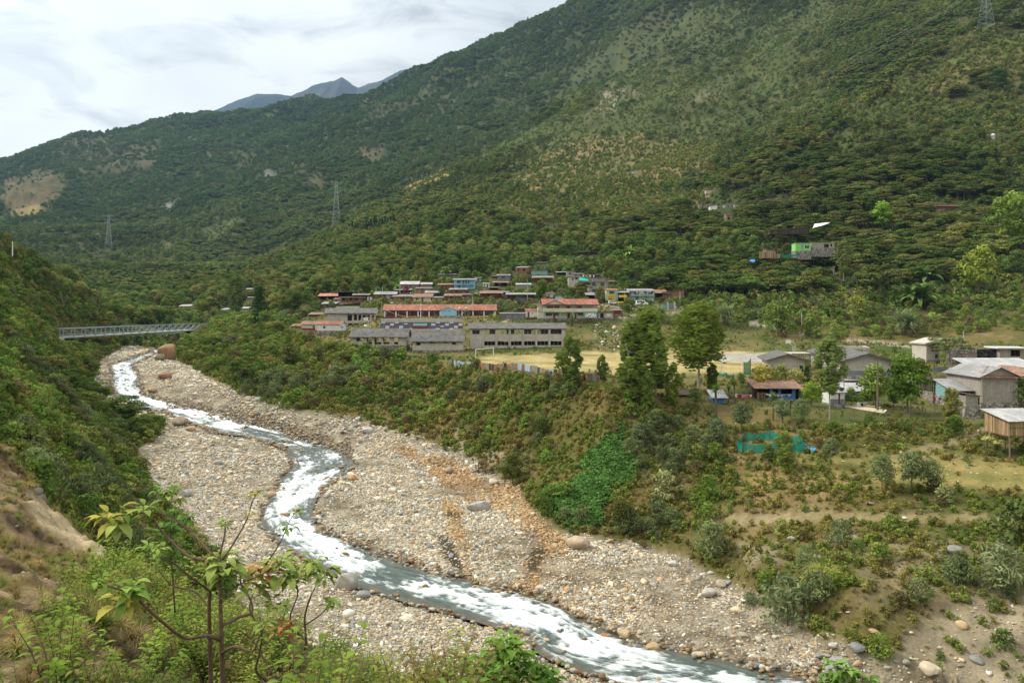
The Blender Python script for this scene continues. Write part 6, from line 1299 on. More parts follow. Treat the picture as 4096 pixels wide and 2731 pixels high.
tarp('crumpled blue plastic sheet beside the teal enclosure', [(3220,1802,121),(3264,1803,120),(3258,1790,124),(3222,1784,125)], 'tarpb', .7); tarp('blue sheet hanging at the corner below the cane fence', [(2998,1047,352),(3020,1049,352),(3020,1038,354),(3000,1040,354)], 'tarpb', .3)
# drying maize on white sheets
GRAIN = surf('drying_grain', (.60,.50,.30), .95, .15, 4)
def drying(label, q, name='drying_sheet'):
    P_ = []; 
    for (u, v) in q: x, y = hit(u, v, 80, 200); P_.append(Vector((x, y, gz(x, y)+.10)))
    c = sum(P_, Vector())/4; t = empty(name, c, 0, label=label, cat='sheet', group='white drying sheets on the lawn'); n = 10
    def grid(s0, s1, lift, mt, nm):
        vs_ = []
        for i in range(n+1):
            for j in range(n+1):
                s, tt = s0+(s1-s0)*i/n, s0+(s1-s0)*j/n; p = P_[0]*(1-s)*(1-tt)+P_[1]*s*(1-tt)+P_[2]*s*tt+P_[3]*(1-s)*tt; zz_ = gz(p.x, p.y); vs_.append((p.x-c.x, p.y-c.y, max(zz_, p.z-.3)+lift-c.z))
        m = MB(); m.add(vs_, [(i*(n+1)+j, (i+1)*(n+1)+j, (i+1)*(n+1)+j+1, i*(n+1)+j+1) for i in range(n) for j in range(n)]); m.build(nm, mt, t, True)
    grid(0, 1, .12, M['whitep'], 'cloth'); grid(.06, .94, .17, GRAIN, 'grain')
drying('long white sheet covered with drying grain, nearer of the two on the lawn', [(3350,1627),(3536,1655),(3549,1642),(3372,1621)]); drying('shorter white sheet of drying grain, behind the long one', [(3404,1626),(3520,1634),(3525,1629),(3420,1620)])
# ------------------------------------------------------------------ vehicles
def vehicle(name, label, u0, u1, vb, Y, L, H, wdt, van):
    x, Yd, z = place(u0, u1, vb, Y); t = empty(name, (x, Yd, z), 0, label=label, cat='van' if van else 'car'); s = L/2
    prof = [(-s,.35),(-s,.9*H*.6),(-s*.97,H*.92),(-s*.85,H),(s*.35,H),(s*.62,H*.62),(s*.96,H*.5),(s,.4)] if van else [(-s,.35),(-s,H*.62),(-s*.9,H*.93),(-s*.7,H),(s*.1,H),(s*.42,H*.62),(s*.92,H*.5),(s,.35)]
    m = MB(); n = len(prof); m.add([(a, 0, b) for a, b in prof]+[(a, wdt, b) for a, b in prof], [tuple(range(n)), tuple(range(2*n-1, n-1, -1))]+[(i, i+n, (i+1) % n+n, (i+1) % n) for i in range(n)]); bd = m.build('body', M['whitep'], t)
    bv = bd.modifiers.new('b', 'BEVEL'); bv.width = .06; bv.segments = 2
    for a, b in (((-.9,-.45),(-.4,.0),(.05,.4)) if van else ((-.85,-.45),(-.4,-.02),(.02,.3))):
        g_ = MB(); q = b*s; g_.add([(a*s,-.012,H*.6),(q,-.012,H*.6),(q-(.12*s if b > .25 else 0),-.012,H*.9),(a*s,-.012,H*.9),(a*s,.02,H*.6),(q,.02,H*.6),(q-(.12*s if b > .25 else 0),.02,H*.9),(a*s,.02,H*.9)], [(0,1,2,3),(7,6,5,4),(0,4,5,1),(1,5,6,2),(2,6,7,3),(3,7,4,0)]); g_.build('side_window', M['glass'], bd)
    for wx in (-s*.62, s*.62):
        for wy in (-.03, wdt-.17): w_ = MB(); w_.tube([(wx, wy, .33), (wx, wy+.2, .33)], .33, 16); w_ = w_.build('wheel', M['black'], t); r_ = MB(); r_.tube([(wx, wy-.01, .33), (wx, wy+.02, .33)], .18, 12); r_.build('rim', M['steel'], w_)
    h_ = MB(); h_.box(s-.05, .1, H*.36, s+.01, .4, H*.46); h_.build('headlight', M['glass'], bd)
    if van: rk = MB(); rk.box(-s*.2, .2, H+.02, s*.2, wdt-.2, H+.14); rk.build('roof_rack', M['purple'], t)
    KEEP.append((u0, vb-H/Yd*F, u1, vb, Yd))
vehicle('parked_car', 'white estate car parked on the lane before the pale green house', 2438, 2474, 1217, 306, 4.0, 1.5, 1.7, False); vehicle('minibus', 'white minibus parked on the lane before the blue balcony house', 2547, 2592, 1222, 305, 4.6, 2.0, 1.8, True)
o = MB().box(-1, 0, 0, 1, .8, .6).build('yellow_bundle', M['yellow']); o.location = W(2484, 1212, 305); tag(o, 'yellow bundle on the lane between car and shop', 'bundle')
# ------------------------------------------------------------------ people (one skinned body each)
def person(label, loc, rz, pose, top, bottom, hat=None):
    t = empty('person', loc, rz, label=label, cat='person')
    if pose == 'stand':
        J = {'pel':(0,0,.88),'sp':(0,.02,1.1),'ch':(0,.02,1.32),'nk':(0,.0,1.45),'hd':(0,-.03,1.6),'sl':(-.17,0,1.38),'el':(-.27,-.03,1.12),'hl':(-.24,-.2,.95),'sr':(.17,0,1.38),'er':(.27,0,1.12),'hr':(.26,-.1,.88),'ll':(-.09,0,.84),'kl':(-.11,-.03,.46),'al':(-.11,.02,.08),'fl':(-.12,-.14,.04),'lr':(.09,0,.84),'kr':(.11,-.02,.46),'ar':(.12,.04,.08),'fr':(.13,-.12,.04)}
    else:
        J = {'pel':(0,.1,.22),'sp':(0,.0,.42),'ch':(0,-.1,.62),'nk':(0,-.16,.74),'hd':(0,-.24,.87),'sl':(-.17,-.1,.66),'el':(-.25,-.28,.45),'hl':(-.14,-.48,.28),'sr':(.17,-.1,.66),'er':(.25,-.3,.46),'hr':(.16,-.5,.26),'ll':(-.1,.05,.24),'kl':(-.16,-.3,.5),'al':(-.13,-.12,.08),'fl':(-.14,-.3,.04),'lr':(.1,.05,.24),'kr':(.17,-.3,.5),'ar':(.13,-.12,.08),'fr':(.14,-.3,.04)}
    E = [('pel','sp'),('sp','ch'),('ch','nk'),('nk','hd'),('ch','sl'),('sl','el'),('el','hl'),('ch','sr'),('sr','er'),('er','hr'),('pel','ll'),('ll','kl'),('kl','al'),('al','fl'),('pel','lr'),('lr','kr'),('kr','ar'),('ar','fr')]
    Rd = {'pel':.14,'sp':.13,'ch':.15,'nk':.06,'hd':.10,'sl':.065,'el':.045,'hl':.035,'sr':.065,'er':.045,'hr':.035,'ll':.09,'kl':.06,'al':.04,'fl':.04,'lr':.09,'kr':.06,'ar':.04,'fr':.04}
    ks = list(J); me = bpy.data.meshes.new('body'); me.from_pydata([J[k] for k in ks], [(ks.index(a), ks.index(b)) for a, b in E], []); o = bpy.data.objects.new('body', me); link(o, t)
    sk = o.modifiers.new('skin', 'SKIN'); sv = me.skin_vertices[0].data
    for i, k in enumerate(ks): sv[i].radius = (Rd[k], Rd[k]*.85); sv[i].use_root = (k == 'pel')
    ss = o.modifiers.new('sub', 'SUBSURF'); ss.levels = ss.render_levels = 2
    dg = bpy.context.evaluated_depsgraph_get(); nm = bpy.data.meshes.new_from_object(o.evaluated_get(dg)); o.modifiers.clear(); o.data = nm; nm.materials.clear(); [nm.materials.append(M[k]) for k in (bottom, top, 'skin')]
    zs = J['sp'][2]-.05; zn_ = J['nk'][2]+.01; mi = []
    for p in nm.polygons:
        z = p.center.z; arm = abs(p.center.x) > .12 and (Vector(p.center)-Vector(J['hl'])).length < .12 or (Vector(p.center)-Vector(J['hr'])).length < .12
        mi.append(2 if (z > zn_ or arm) else 1 if z > zs and not (pose != 'stand' and p.center.y < -.2 and z < .55) else 0)
    nm.polygons.foreach_set('material_index', mi)
    h = Vector(J['hd']); V, Fc = ico(2, 0.0, (.115,.125,.12), 3); me = np_mesh('hair', V, Fc, None, [M[hat or 'hair']], True); ho_ = bpy.data.objects.new('hat' if hat else 'hair', me); link(ho_, t); ho_.location = h+Vector((0,.03,.045))
    f = MB(); f.box(-.012, -.13, -.02, .012, -.10, .02); f.box(-.045,-.118,.01,-.02,-.105,.022); f.box(.02,-.118,.01,.045,-.105,.022); f.box(-.03,-.117,-.05,.03,-.105,-.042); fo = f.build('face', M['skin'], t); fo.location = h
x, y = hit(3018, 1590, 100, 200); person('person in a red top and dark trousers beside the laundry and the blue shack', (x, y, gz(x, y)), R(70), 'stand', 'red', 'navy')
x, y = hit(3509, 1640, 100, 200); person('person in a red hat and dark clothes crouching on the drying sheet', (x, y, gz(x, y)+.17), R(-50), 'crouch', 'navy', 'navy', 'red')
x, y = hit(3748, 1598, 100, 200); person('person in a yellow top with blue bundle in the yard left of the tin roof', (x, y, gz(x, y)+.1), R(20), 'stand', 'yellow', 'blue')
# laundry lines
def laundry(label, p0, p1, cols, seed, drop=.6, z=0):
    a = W(*p0); b = W(*p1); t = empty('washing_line', a, 0, label=label, cat='washing line', group='washing lines with clothes'); d = b-a; m = MB(); m.tube([(0,0,0), tuple(d*.5-Vector((0,0,.15))), tuple(d)], .02, 4); m.build('line', M['whitep'], t); rr = random.Random(seed); n = len(cols)
    for i, c in enumerate(cols):
        k = (i+.3+.3*rr.random())/n; p = d*k-Vector((0,0,.6*k*(1-k))); w_ = .35+.3*rr.random(); h = drop*(.6+.6*rr.random()); m = MB(); m.add([(p.x-w_/2,p.y-.01,p.z),(p.x+w_/2,p.y-.01,p.z),(p.x+w_/2*.8,p.y+.05,p.z-h),(p.x-w_/2*.9,p.y-.05,p.z-h*.9),(p.x-w_/2,p.y+.02,p.z),(p.x+w_/2,p.y+.02,p.z),(p.x+w_/2*.8,p.y+.08,p.z-h),(p.x-w_/2*.9,p.y-.02,p.z-h*.9)], [(0,1,2,3),(7,6,5,4),(0,3,7,4),(1,5,6,2),(2,6,7,3)]); m.build('garment', M[c], t)
laundry('washing line with pink and red clothes beside the person in red', (2940,1574,150), (3008,1578,150), ['whitep','red','navy','pink','pink','red','whitep'], 1)
laundry('washing line with small pale clothes before the blue shack', (3062,1574,148.5), (3166,1578,148.5), ['sky','whitep','tarpw','sky','pink','maroonw','sky'], 2, .4)
laundry('washing line with white, navy and purple clothes above the drying sheets', (3430,1608,139), (3468,1608,139), ['whitep','navy','purple'], 3, .9)
laundry('laundry hanging on the balcony of the house with blue posts', (2535,1165,313), (2605,1163,313), ['navy','whitep','pale_blue','whitep','navy','pale_blue','whitep'], 4, .8)
laundry('clothes on a line at the forest edge right of the tall block house', (2552,1094,352), (2582,1092,352), ['red','sky','red','sky'], 5, .9)
laundry('washing line with white clothes behind the teal tarpaulin', (2326,1099,330), (2396,1098,330), ['whitep','pale_blue','whitep','whitep','navy'], 6, .9)
laundry('line of bright clothes in the yard left of the tin roof with turquoise wall', (3735,1585,139), (3800,1588,139), ['red','whitep','blue','yellow','whitep','pale_blue'], 7, .8)
def bunting(label, p0, p1, sag, seed):
    a = W(*p0); b = W(*p1); d = b-a; t = empty('bunting', a, 0, label=label, cat='bunting', group='strings of small flags over the school yard'); rr = random.Random(seed); n = int(d.length/.9); P_ = [d*(k/n)-Vector((0,0,sag*4*(k/n)*(1-k/n))) for k in range(n+1)]
    m = MB(); m.tube([tuple(p) for p in P_], .025, 3); m.build('string', M['tank'], t); gr = {}
    for p in P_[1:-1]: c = rr.choice(['whitep','yellow','pgreen','pink','sky','yellow','pgreen','red']); gr.setdefault(c, MB()).add([(p.x-.16,p.y,p.z),(p.x+.16,p.y,p.z),(p.x,p.y-.02,p.z-.38)], [(0,2,1)])
    for c, mm in gr.items(): mm.build('flags', M[c], t)
bunting('string of flags from the left pole down to the flagpole', (1527,1228,283), (1683,1262,270), 1.5, 1); bunting('string of flags from the flagpole to the right pole by the blue block', (1683,1262,270), (1891,1218,280), 3.5, 2)
bunting('string of flags along the top of the striped wall', (1460,1272,272), (1960,1262,272), .6, 3); bunting('string of yellow green flags over the two-storey school yard', (1980,1218,290), (2200,1176,300), 3, 4)
bunting('string of flags across the parapet of the two-storey school', (2158,1236,270), (2386,1238,270), .8, 5); bunting('string of flags from the left pole to the large grey hall', (1527,1228,283), (1440,1275,266), 1, 6)
# white ball tank on the right slope
x, y = hit(3972, 556, 300, 900); tk = MB(); tk.tube([(0,0,1.0),(0,0,1.3),(0,0,2.4),(0,0,2.8)], [.7,1.2,1.2,.5], 14); o = tk.build('white_tank', M['whitep'], None, True); o.location = (x, y, gz(x, y)+.5); tag(o, 'round white water tank alone on the upper right slope', 'water tank'); KEEP.append((3960,528,3986,556,y))
tk = MB(); tk.box(-.8,-.8,-1,.8,.8,1.0); o2 = tk.build('tank_base', M['conc'], o)
seg_wall('stone_wall', 'pale earth and stone retaining wall right of the green fronted shack', 'wall', (1442,1236), (1478,1232), 2.4, .5, 'mud', 306, 308); seg_wall('concrete_wall', 'low concrete ramp wall climbing toward the wooden grey-gable house', 'wall', (1482,1218), (1526,1206), 1.1, .3, 'lconc', 312, 318)
# signs and bits near houses
o = MB().box(-1.6,0,0,1.6,.08,.9).build('shop_sign', M['yellow']); o.location = W(2492, 1189, 309.0); tag(o, 'yellow painted signboard across the front of the blue shop', 'signboard')
# ------------------------------------------------------------------ single plants and rocks, each its own object
LANDM = [('the steel bridge',540,1320),('the giant orange boulder',665,1390),('the tall dark conifer',1035,1190),('the white red-roofed house',1320,1300),('the brick house',1400,1190),('the large grey hall',1400,1270),
 ('the open concrete hall',1510,1360),('the slit windowed hall',1750,1380),('the long red roofed school',1750,1240),('the striped wall',1690,1290),('the blue balcony house',1858,1135),('the cream teal school',2270,1240),('the concrete tower house',2292,1120),
 ('the tall block house',2392,1150),('the blue posts house',2566,1180),('the lane gate',2686,1222),('the plank stilt house',2350,1015),('the lime green house',3212,985),('the long hillside barn',3150,925),('the gabled block cabin',2912,820),('the highest block cabin',2842,765),
 ('the brown roofed hut',3787,830),('the round white tank',3972,540),('the top right tower',3944,80),('the far end of the basketball court',3100,1425),('the roofless concrete frame',3405,1410),('the iron gate',3948,1410),('the gatehouse',4048,1420),
 ('the tall block-walled tin house',3995,1560),('the drying sheets',3450,1635),('the white cabin',3350,1590),('the blue pillared shack',3110,1575),('the blue kiosk',2877,1600),('the tall leafy eucalyptus',2795,1330),('the weeping eucalyptus pair',2570,1420),('the cone shaped eucalyptus',2280,1400),
 ('the corrugated fence',2010,1460),('the teal net enclosure',3080,1780),('the plank cabin on posts',4060,1710),('the yellow grass terrace',3850,1900),('the earth path',3500,2070),('the striped orange gravel',2000,2000),('the long grey boulder',1900,2020),('the river bend',1350,1830),('the river foot of the frame',3000,2680),
 ('the pale eroded bank',3950,2520),('the green creeper patch',2350,1950),('the left dirt slope',150,2250),('the maize field',2350,720),('the lattice tower on the ridge',1345,800),('the conifer row',1430,860),('the bougainvillea',1625,1160),('the valley mouth',300,1220),('the left spur',150,1150),('the giant banana clump',3665,1170),('the bare pale-trunked tree',3360,1050),
 ('the upper river',450,1530),('the gravel bar centre',1750,2100),('the left gravel bar',850,1950),('the left bank thicket',250,1750)]
def where(u, v):
    d = [(math.hypot((u-a)*.8, v-b), n, a, b) for n, a, b in LANDM]; d.sort(); _, n, a, b = d[0]; du, dv = u-a, v-b
    if math.hypot(du, dv) < 22: return 'close by '+n
    if abs(dv) > abs(du)*1.2: return ('above ' if dv < 0 else 'below ')+n
    if abs(du) > abs(dv)*2.2: return ('left of ' if du < 0 else 'right of ')+n
    return ('upper ' if dv < 0 else 'lower ')+('left of ' if du < 0 else 'right of ')+n
ORD = ['', 'second', 'third', 'fourth', 'fifth', 'sixth', 'seventh', 'eighth', 'ninth', 'tenth', 'eleventh', 'twelfth']
AUTO = []                                             # (object, describing words, u, v)
def finish_labels():
    by = {}
    for o, w_, u, v in AUTO: by.setdefault((w_, where(u, v)), []).append((u, v, o))
    for (w_, wh), L_ in by.items():
        if len(L_) == 1: L_[0][2]['label'] = f'{w_} {wh}'; continue
        L_.sort(key=lambda q: q[0])
        for i, (u, v, o) in enumerate(L_):
            lb = f'{"leftmost" if i == 0 else (ORD[i]+" from left,") if i < len(ORD) else "one"} {w_} {wh}'
            for dr in (' forest', ' topped', ' the'):
                if len(lb.split()) > 16: lb = lb.replace(dr, '', 1)
            o['label'] = lb
def tone_word(t):
    r, g_, b = t; s = r+g_+b
    if r > g_*1.05: return 'brown'
    if r > g_*.86: return 'yellow green'
    if b > g_*.62: return 'grey green'
    return 'dark green' if s < .125 else 'bright green' if s > .21 else 'green'
def plant(key, name, cat, u, v, hpx=None, Y=None, tint=(.07,.09,.03), words=None, group=None, wide=1.0, rz=None, H=None, xyz=None, parts=True, label=None, lean=None):
    p = PROTO[key]
    if xyz is None:
        if Y is None: x, Y = hit(u, v, 46, 2500)
        else: x = (u-CX)/F*Y
        z = gz(x, Y)
    else: x, Y, z = xyz
    Hh = H if H else hpx/F*Y; s = Hh/p['H']; t = empty(name, (x, Y, z-.1), RNG.random()*6.28 if rz is None else rz, cat=cat, group=group); t.scale = (s*wide, s*wide, s)
    if lean: t.rotation_euler[1] = lean
    if 'crown' in p: o = bpy.data.objects.new('crown' if 'tree' in name or 'euc' in name or 'conifer' in name else 'foliage', p['crown']); link(o, t); o['tint'] = list(tint)
    if 'trunk' in p: o = bpy.data.objects.new('trunk' if 'tree' in name or 'conifer' in name else 'stem', p['trunk']); link(o, t)
    if label: t['label'] = label
    else: AUTO.append((t, words or f'{tone_word(tint)} {cat}', u, v-(hpx or Hh/Y*F)*.5))
    return t
G1, G2, G3, GY_, GG, GB, GD = (.055,.085,.022), (.075,.105,.028), (.10,.155,.03), (.15,.155,.035), (.085,.112,.058), (.15,.105,.05), (.035,.058,.020)
SPEC = [('euc0','eucalyptus_tree','tree',2795,1542,350,152,(.075,.105,.022),'tall leafy eucalyptus with a round crown and bare pale trunk'),
 ('euc1','eucalyptus_tree','tree',2280,1508,218,151,(.065,.10,.025),'cone shaped eucalyptus standing at the fence before the two-storey hall'),
 ('euc3','eucalyptus_tree','tree',2534,1620,300,143,(.07,.10,.025),'left one of the weeping eucalyptus pair below the field'),
 ('euc3','eucalyptus_tree','tree',2622,1618,345,146,(.08,.115,.028),'right and taller one of the weeping eucalyptus pair'),
 ('euc1','eucalyptus_tree','tree',2590,1615,150,141,(.08,.12,.03),'low bushy eucalyptus at the foot of the weeping pair'),('euc1','eucalyptus_tree','tree',2690,1610,160,144,(.09,.125,.03),'broad low eucalyptus right of the weeping pair'),
 ('euc1','eucalyptus_tree','tree',2408,1508,104,150,(.085,.12,.04),'small young tree between the cone shaped eucalyptus and the weeping pair'),('euc1','eucalyptus_tree','tree',2850,1540,120,153,(.05,.075,.02),'dark bushy tree at the foot of the tall leafy eucalyptus'),
 ('euc2','eucalyptus_tree','tree',3318,1665,330,133,(.085,.12,.04),'slim eucalyptus with long bare trunk beside the white cabin'),('rnd0','broadleaf_tree','tree',3630,1600,225,139,(.045,.085,.015),'dark glossy broad tree left of the grey sheet metal screen'),
 ('rnd1','broadleaf_tree','tree',3500,1590,165,144,(.10,.15,.035),'light green tree with white flowers left of the dark glossy tree'),('rnd2','broadleaf_tree','tree',3245,1620,100,142,(.10,.16,.03),'bright green bush tree before the long patched roof'),
 ('rnd0','broadleaf_tree','tree',3050,1545,110,156,(.20,.19,.05),'yellow leaved tree beside the stone heap'),('rnd1','broadleaf_tree','tree',3120,1540,110,157,(.12,.14,.05),'pink flowered shrub tree before the gabled concrete hall'),('rnd2','broadleaf_tree','tree',3185,1535,95,158,(.19,.19,.09),'cream flowered shrub tree right of the pink flowered one'),
 ('rnd1','broadleaf_tree','tree',2965,1520,55,160,(.08,.12,.04),'round bush before the green netting'),('con0','cypress_tree','tree',3205,1500,75,164,(.02,.05,.015),'left of two dark cypresses near the gabled hall'),('con0','cypress_tree','tree',3228,1500,75,163.5,(.02,.05,.015),'right of two dark cypresses near the gabled hall'),
 ('con0','conifer_tree','tree',1038,1318,180,None,(.022,.045,.016),'tall dark conifer above the bank right of the bridge'),('rnd2','broadleaf_tree','tree',1060,1322,80,None,(.06,.10,.03),'bright bush tree at the foot of the tall dark conifer'),('euc2','eucalyptus_tree','tree',943,1308,200,None,(.06,.085,.035),'slim tree with a long bare trunk left of the dark conifer'),
 ('rnd0','broadleaf_tree','tree',2168,1190,70,None,(.06,.10,.02),'round full green tree in the middle of the village'),('rnd1','broadleaf_tree','tree',2285,1200,52,None,(.055,.095,.02),'round green tree behind the cream teal school'),('umb0','broadleaf_tree','tree',2325,1205,80,None,(.07,.08,.03),'olive tree between the tower house and the block house'),
 ('rnd2','broadleaf_tree','tree',2402,1205,62,None,(.10,.11,.045),'thin olive tree left of the pale green house'),('rnd0','broadleaf_tree','tree',2516,1265,72,None,(.06,.085,.03),'slim dark tree on the slope below the minibus'),('euc1','eucalyptus_tree','tree',2288,1285,44,268,(.07,.11,.03),'small tree standing before the door of the cream teal school'),
 ('rnd1','broadleaf_tree','tree',1765,1186,42,None,(.045,.075,.02),'dark round tree among the plank houses'),('rnd0','broadleaf_tree','tree',1325,1238,38,None,(.08,.13,.04),'light green bushy tree left of the brick house'),('umb1','broadleaf_tree','tree',1528,1165,58,None,(.05,.06,.022),'dark spreading tree above the wooden grey-gable house'),
 ('rnd1','bougainvillea_tree','tree',1625,1178,36,None,(.12,.03,.09),'purple bougainvillea among the plank houses'),('rnd0','broadleaf_tree','tree',2500,1165,60,None,(.04,.075,.022),'dark round bush tree above the yellow signboard shop'),('rnd2','broadleaf_tree','tree',3112,1345,140,None,(.07,.105,.03),'tall leafy tree at the foot of the slope beyond the court'),
 ('rnd1','broadleaf_tree','tree',3240,1345,90,None,(.09,.13,.035),'light green tree right of the pale pole'),('rnd0','broadleaf_tree','tree',3530,920,110,None,(.10,.18,.025),'bright green spreading tree on the upper right slope'),('rnd2','broadleaf_tree','tree',3430,1290,110,None,(.12,.14,.04),'olive yellow round tree above the roofless concrete frame'),
 ('umb2','broadleaf_tree','tree',3790,1410,120,195,(.08,.10,.05),'grey green tree beside the tall concrete block'),('con0','conifer_tree','tree',3115,1010,55,None,(.03,.07,.015),'left dark conifer beside the lime green house'),('con0','conifer_tree','tree',3168,1012,68,None,(.03,.08,.015),'right dark conifer beside the lime green house'),
 ('rnd1','broadleaf_tree','tree',3915,1180,190,None,(.13,.17,.035),'yellow green tall tree on the right slope'),('rnd0','broadleaf_tree','tree',4045,1000,220,None,(.09,.14,.03),'green tree with a long pale trunk at the right edge'),('rnd0','broadleaf_tree','tree',4000,370,95,None,(.03,.055,.022),'single dark tree on the upper right slope below the tower'),
 ('umb0','broadleaf_tree','tree',3520,1200,150,None,(.055,.07,.025),'flat topped dark tree left of the banana clump'),('bar0','bare_tree','tree',3335,1120,90,None,(.3,.2,.15),'leafless tree beside the bare pale-trunked tree'),('euc2','broadleaf_tree','tree',3375,1145,180,None,(.08,.10,.04),'bare pale-trunked tree with a small crown on the right slope'),
 ('acc0','acacia_tree','tree',3528,1965,150,None,GG,'left grey green tree of the trio on the yellow terrace'),('acc1','acacia_tree','tree',3645,1975,165,None,GG,'middle and tallest grey green tree of the trio on the yellow terrace'),('acc0','acacia_tree','tree',3722,1965,130,None,GG,'right grey green tree of the trio on the yellow terrace'),
 ('acc1','acacia_tree','tree',3322,1865,110,None,GG,'grey green small tree right of the teal net enclosure'),('acc0','acacia_tree','tree',3206,1745,92,133,GG,'grey green round tree behind the right end of the teal enclosure'),('acc1','acacia_tree','tree',3130,1755,110,132,(.09,.12,.07),'grey green tree behind the teal net enclosure'),
 ('euc1','eucalyptus_tree','tree',3140,1860,160,116,(.10,.135,.035),'slim light green tree before the teal net enclosure'),('acc0','acacia_tree','tree',2870,1790,115,None,(.07,.095,.055),'dark grey green tree left of the teal enclosure'),('acc1','acacia_tree','tree',2965,1775,125,131,(.065,.09,.05),'grey green tree at the left corner of the teal enclosure'),
 ('rnd2','broadleaf_tree','tree',2860,1855,90,None,(.07,.11,.025),'green bush tree below and left of the teal enclosure'),('rnd1','broadleaf_tree','tree',3075,1850,75,None,(.06,.09,.03),'dark bush tree before the teal enclosure'),('euc2','eucalyptus_tree','tree',2740,1875,120,None,(.08,.11,.05),'slender young eucalyptus on the grassy bank left of the teal enclosure'),
 ('euc3','cypress_tree','tree',3803,1660,150,128,(.12,.13,.045),'slim brown green cypress on the lawn before the tin roof'),('rnd0','broadleaf_tree','tree',3820,1745,85,None,(.055,.095,.02),'dark green bush on the terrace edge below the cypress'),('umb1','flowering_tree','tree',3995,1742,90,115,(.24,.25,.12),'pale cream flowering tree before the stilt cabin'),
 ('rnd2','flowering_tree','tree',4030,1640,75,124,(.14,.16,.07),'pink flowered bush tree under the tall block house'),('umb0','broadleaf_tree','tree',1860,700,30,None,G1,'small dark tree on the bright ridge strip'),
 ('rnd1','broadleaf_tree','tree',3405,1625,75,None,(.07,.11,.025),'green bush right of the white cabin door'),('rnd2','broadleaf_tree','tree',3460,1618,60,None,(.06,.10,.022),'low round bush behind the drying sheets'),('rnd0','broadleaf_tree','tree',3575,1625,70,None,(.05,.09,.02),'dark bush under the left side of the dark glossy tree'),
 ('rnd2','broadleaf_tree','tree',4085,1625,120,None,(.08,.11,.04),'tangled bush at the right edge under the rusty barn roof'),('rnd1','broadleaf_tree','tree',3898,1650,45,None,(.09,.12,.04),'pale green bush before the small block shed'),('rnd0','broadleaf_tree','tree',3010,1560,60,None,(.07,.11,.03),'bush tree on the stone heap left of the blue pillared shack'),
 ('rnd1','broadleaf_tree','tree',3290,1600,70,None,(.06,.09,.025),'dark bush under the slim eucalyptus crown'),('rnd2','broadleaf_tree','tree',2780,1625,75,None,(.06,.095,.025),'dense green bush beside the weathered plank shed'),('yuc0','yucca','yucca',3160,1665,70,None,(.07,.11,.035),'small yucca before the right end of the blue pillared shack'),
 ('wil0','willow_shrub','shrub',2850,2235,150,None,GG,'large grey green willow shrub above the gravel left of the small landslip'),('wil1','willow_shrub','shrub',3150,2500,200,None,(.085,.115,.07),'broad grey green willow shrub at the gravel edge below the path'),('wil2','willow_shrub','shrub',3270,2420,140,None,GG,'grey green shrub behind the broad willow shrub'),
 ('wil0','willow_shrub','shrub',3365,2175,105,None,GG,'grey green shrub just below the earth path'),('wil1','willow_shrub','shrub',3225,2290,110,None,GG,'wispy grey shrub above the small landslip'),('wil2','willow_shrub','shrub',4010,2360,190,None,(.12,.15,.09),'tall grey green shrub near the right edge below the path'),
 ('wil0','willow_shrub','shrub',3680,2420,110,None,GG,'grey shrub on the stony slope left of the pale bank'),('shr0','leafy_shrub','shrub',3340,2350,70,None,(.10,.15,.03),'bright green shrub on the stony slope below the landslip'),('shr1','leafy_shrub','shrub',3520,2620,90,None,(.11,.16,.035),'bright green shrub on the steep earth bank near the bottom right'),
 ('shr2','leafy_shrub','shrub',3060,2360,80,None,(.08,.13,.03),'green shrub left of the broad willow shrub'),('wil1','willow_shrub','shrub',3000,2425,60,None,(.07,.10,.06),'small dark shrub at the gravel edge above the boulders'),('pam0','pampas_grass','grass clump',3305,2300,75,None,(.20,.22,.08),'pale pampas grass clump beside the red and white rock'),
 ('shr0','flowering_shrub','shrub',2665,1990,110,None,(.17,.19,.10),'white flowered shrub on the bank right of the green creeper'),('shr1','leafy_shrub','shrub',2835,2000,100,None,(.08,.14,.03),'tall leafy shrub right of the white flowered shrub'),('shr2','flowering_shrub','shrub',3780,2005,70,None,(.17,.19,.10),'cream flowered shrub under the yellow terrace'),
 ('shr0','leafy_shrub','shrub',4080,2180,190,None,(.05,.075,.025),'dark shrub cut by the right edge beside the path'),('shr1','leafy_shrub','shrub',3560,2110,60,None,(.12,.17,.045),'yellow green bush standing on the earth path'),('shr2','leafy_shrub','shrub',1930,1890,55,None,(.11,.085,.055),'dry brown bush on the scree by the orange gravel'),
 ('yuc0','yucca','yucca',2866,1650,130,139,(.07,.12,.03),'left yucca before the blue kiosk'),('yuc0','yucca','yucca',2940,1600,100,146,(.08,.13,.03),'tall yucca right of the blue kiosk'),('yuc0','yucca','yucca',2912,1590,70,147,(.06,.10,.03),'small yucca behind the blue kiosk'),('yuc0','yucca','yucca',3090,1680,110,135,(.08,.12,.04),'yucca clump below the blue pillared shack'),('yuc0','yucca','yucca',3130,1680,85,134,(.05,.09,.03),'dark yucca right of the yucca clump'),
 ('yuc0','yucca','yucca',3640,1630,95,135,(.10,.15,.04),'left of two yuccas behind the garden fence'),('yuc0','yucca','yucca',3688,1640,85,134,(.10,.15,.04),'right of two yuccas behind the garden fence'),
 ('ban1','banana_plant','banana plant',3670,1230,120,None,(.07,.12,.035),'huge banana like clump on the right slope'),('ban0','banana_plant','banana plant',3715,1150,100,None,(.06,.10,.035),'dark banana clump above the huge one on the right slope'),('ban0','banana_plant','banana plant',2520,1040,62,None,(.13,.20,.05),'pale green banana plant on a tall stem right of the plank stilt house'),
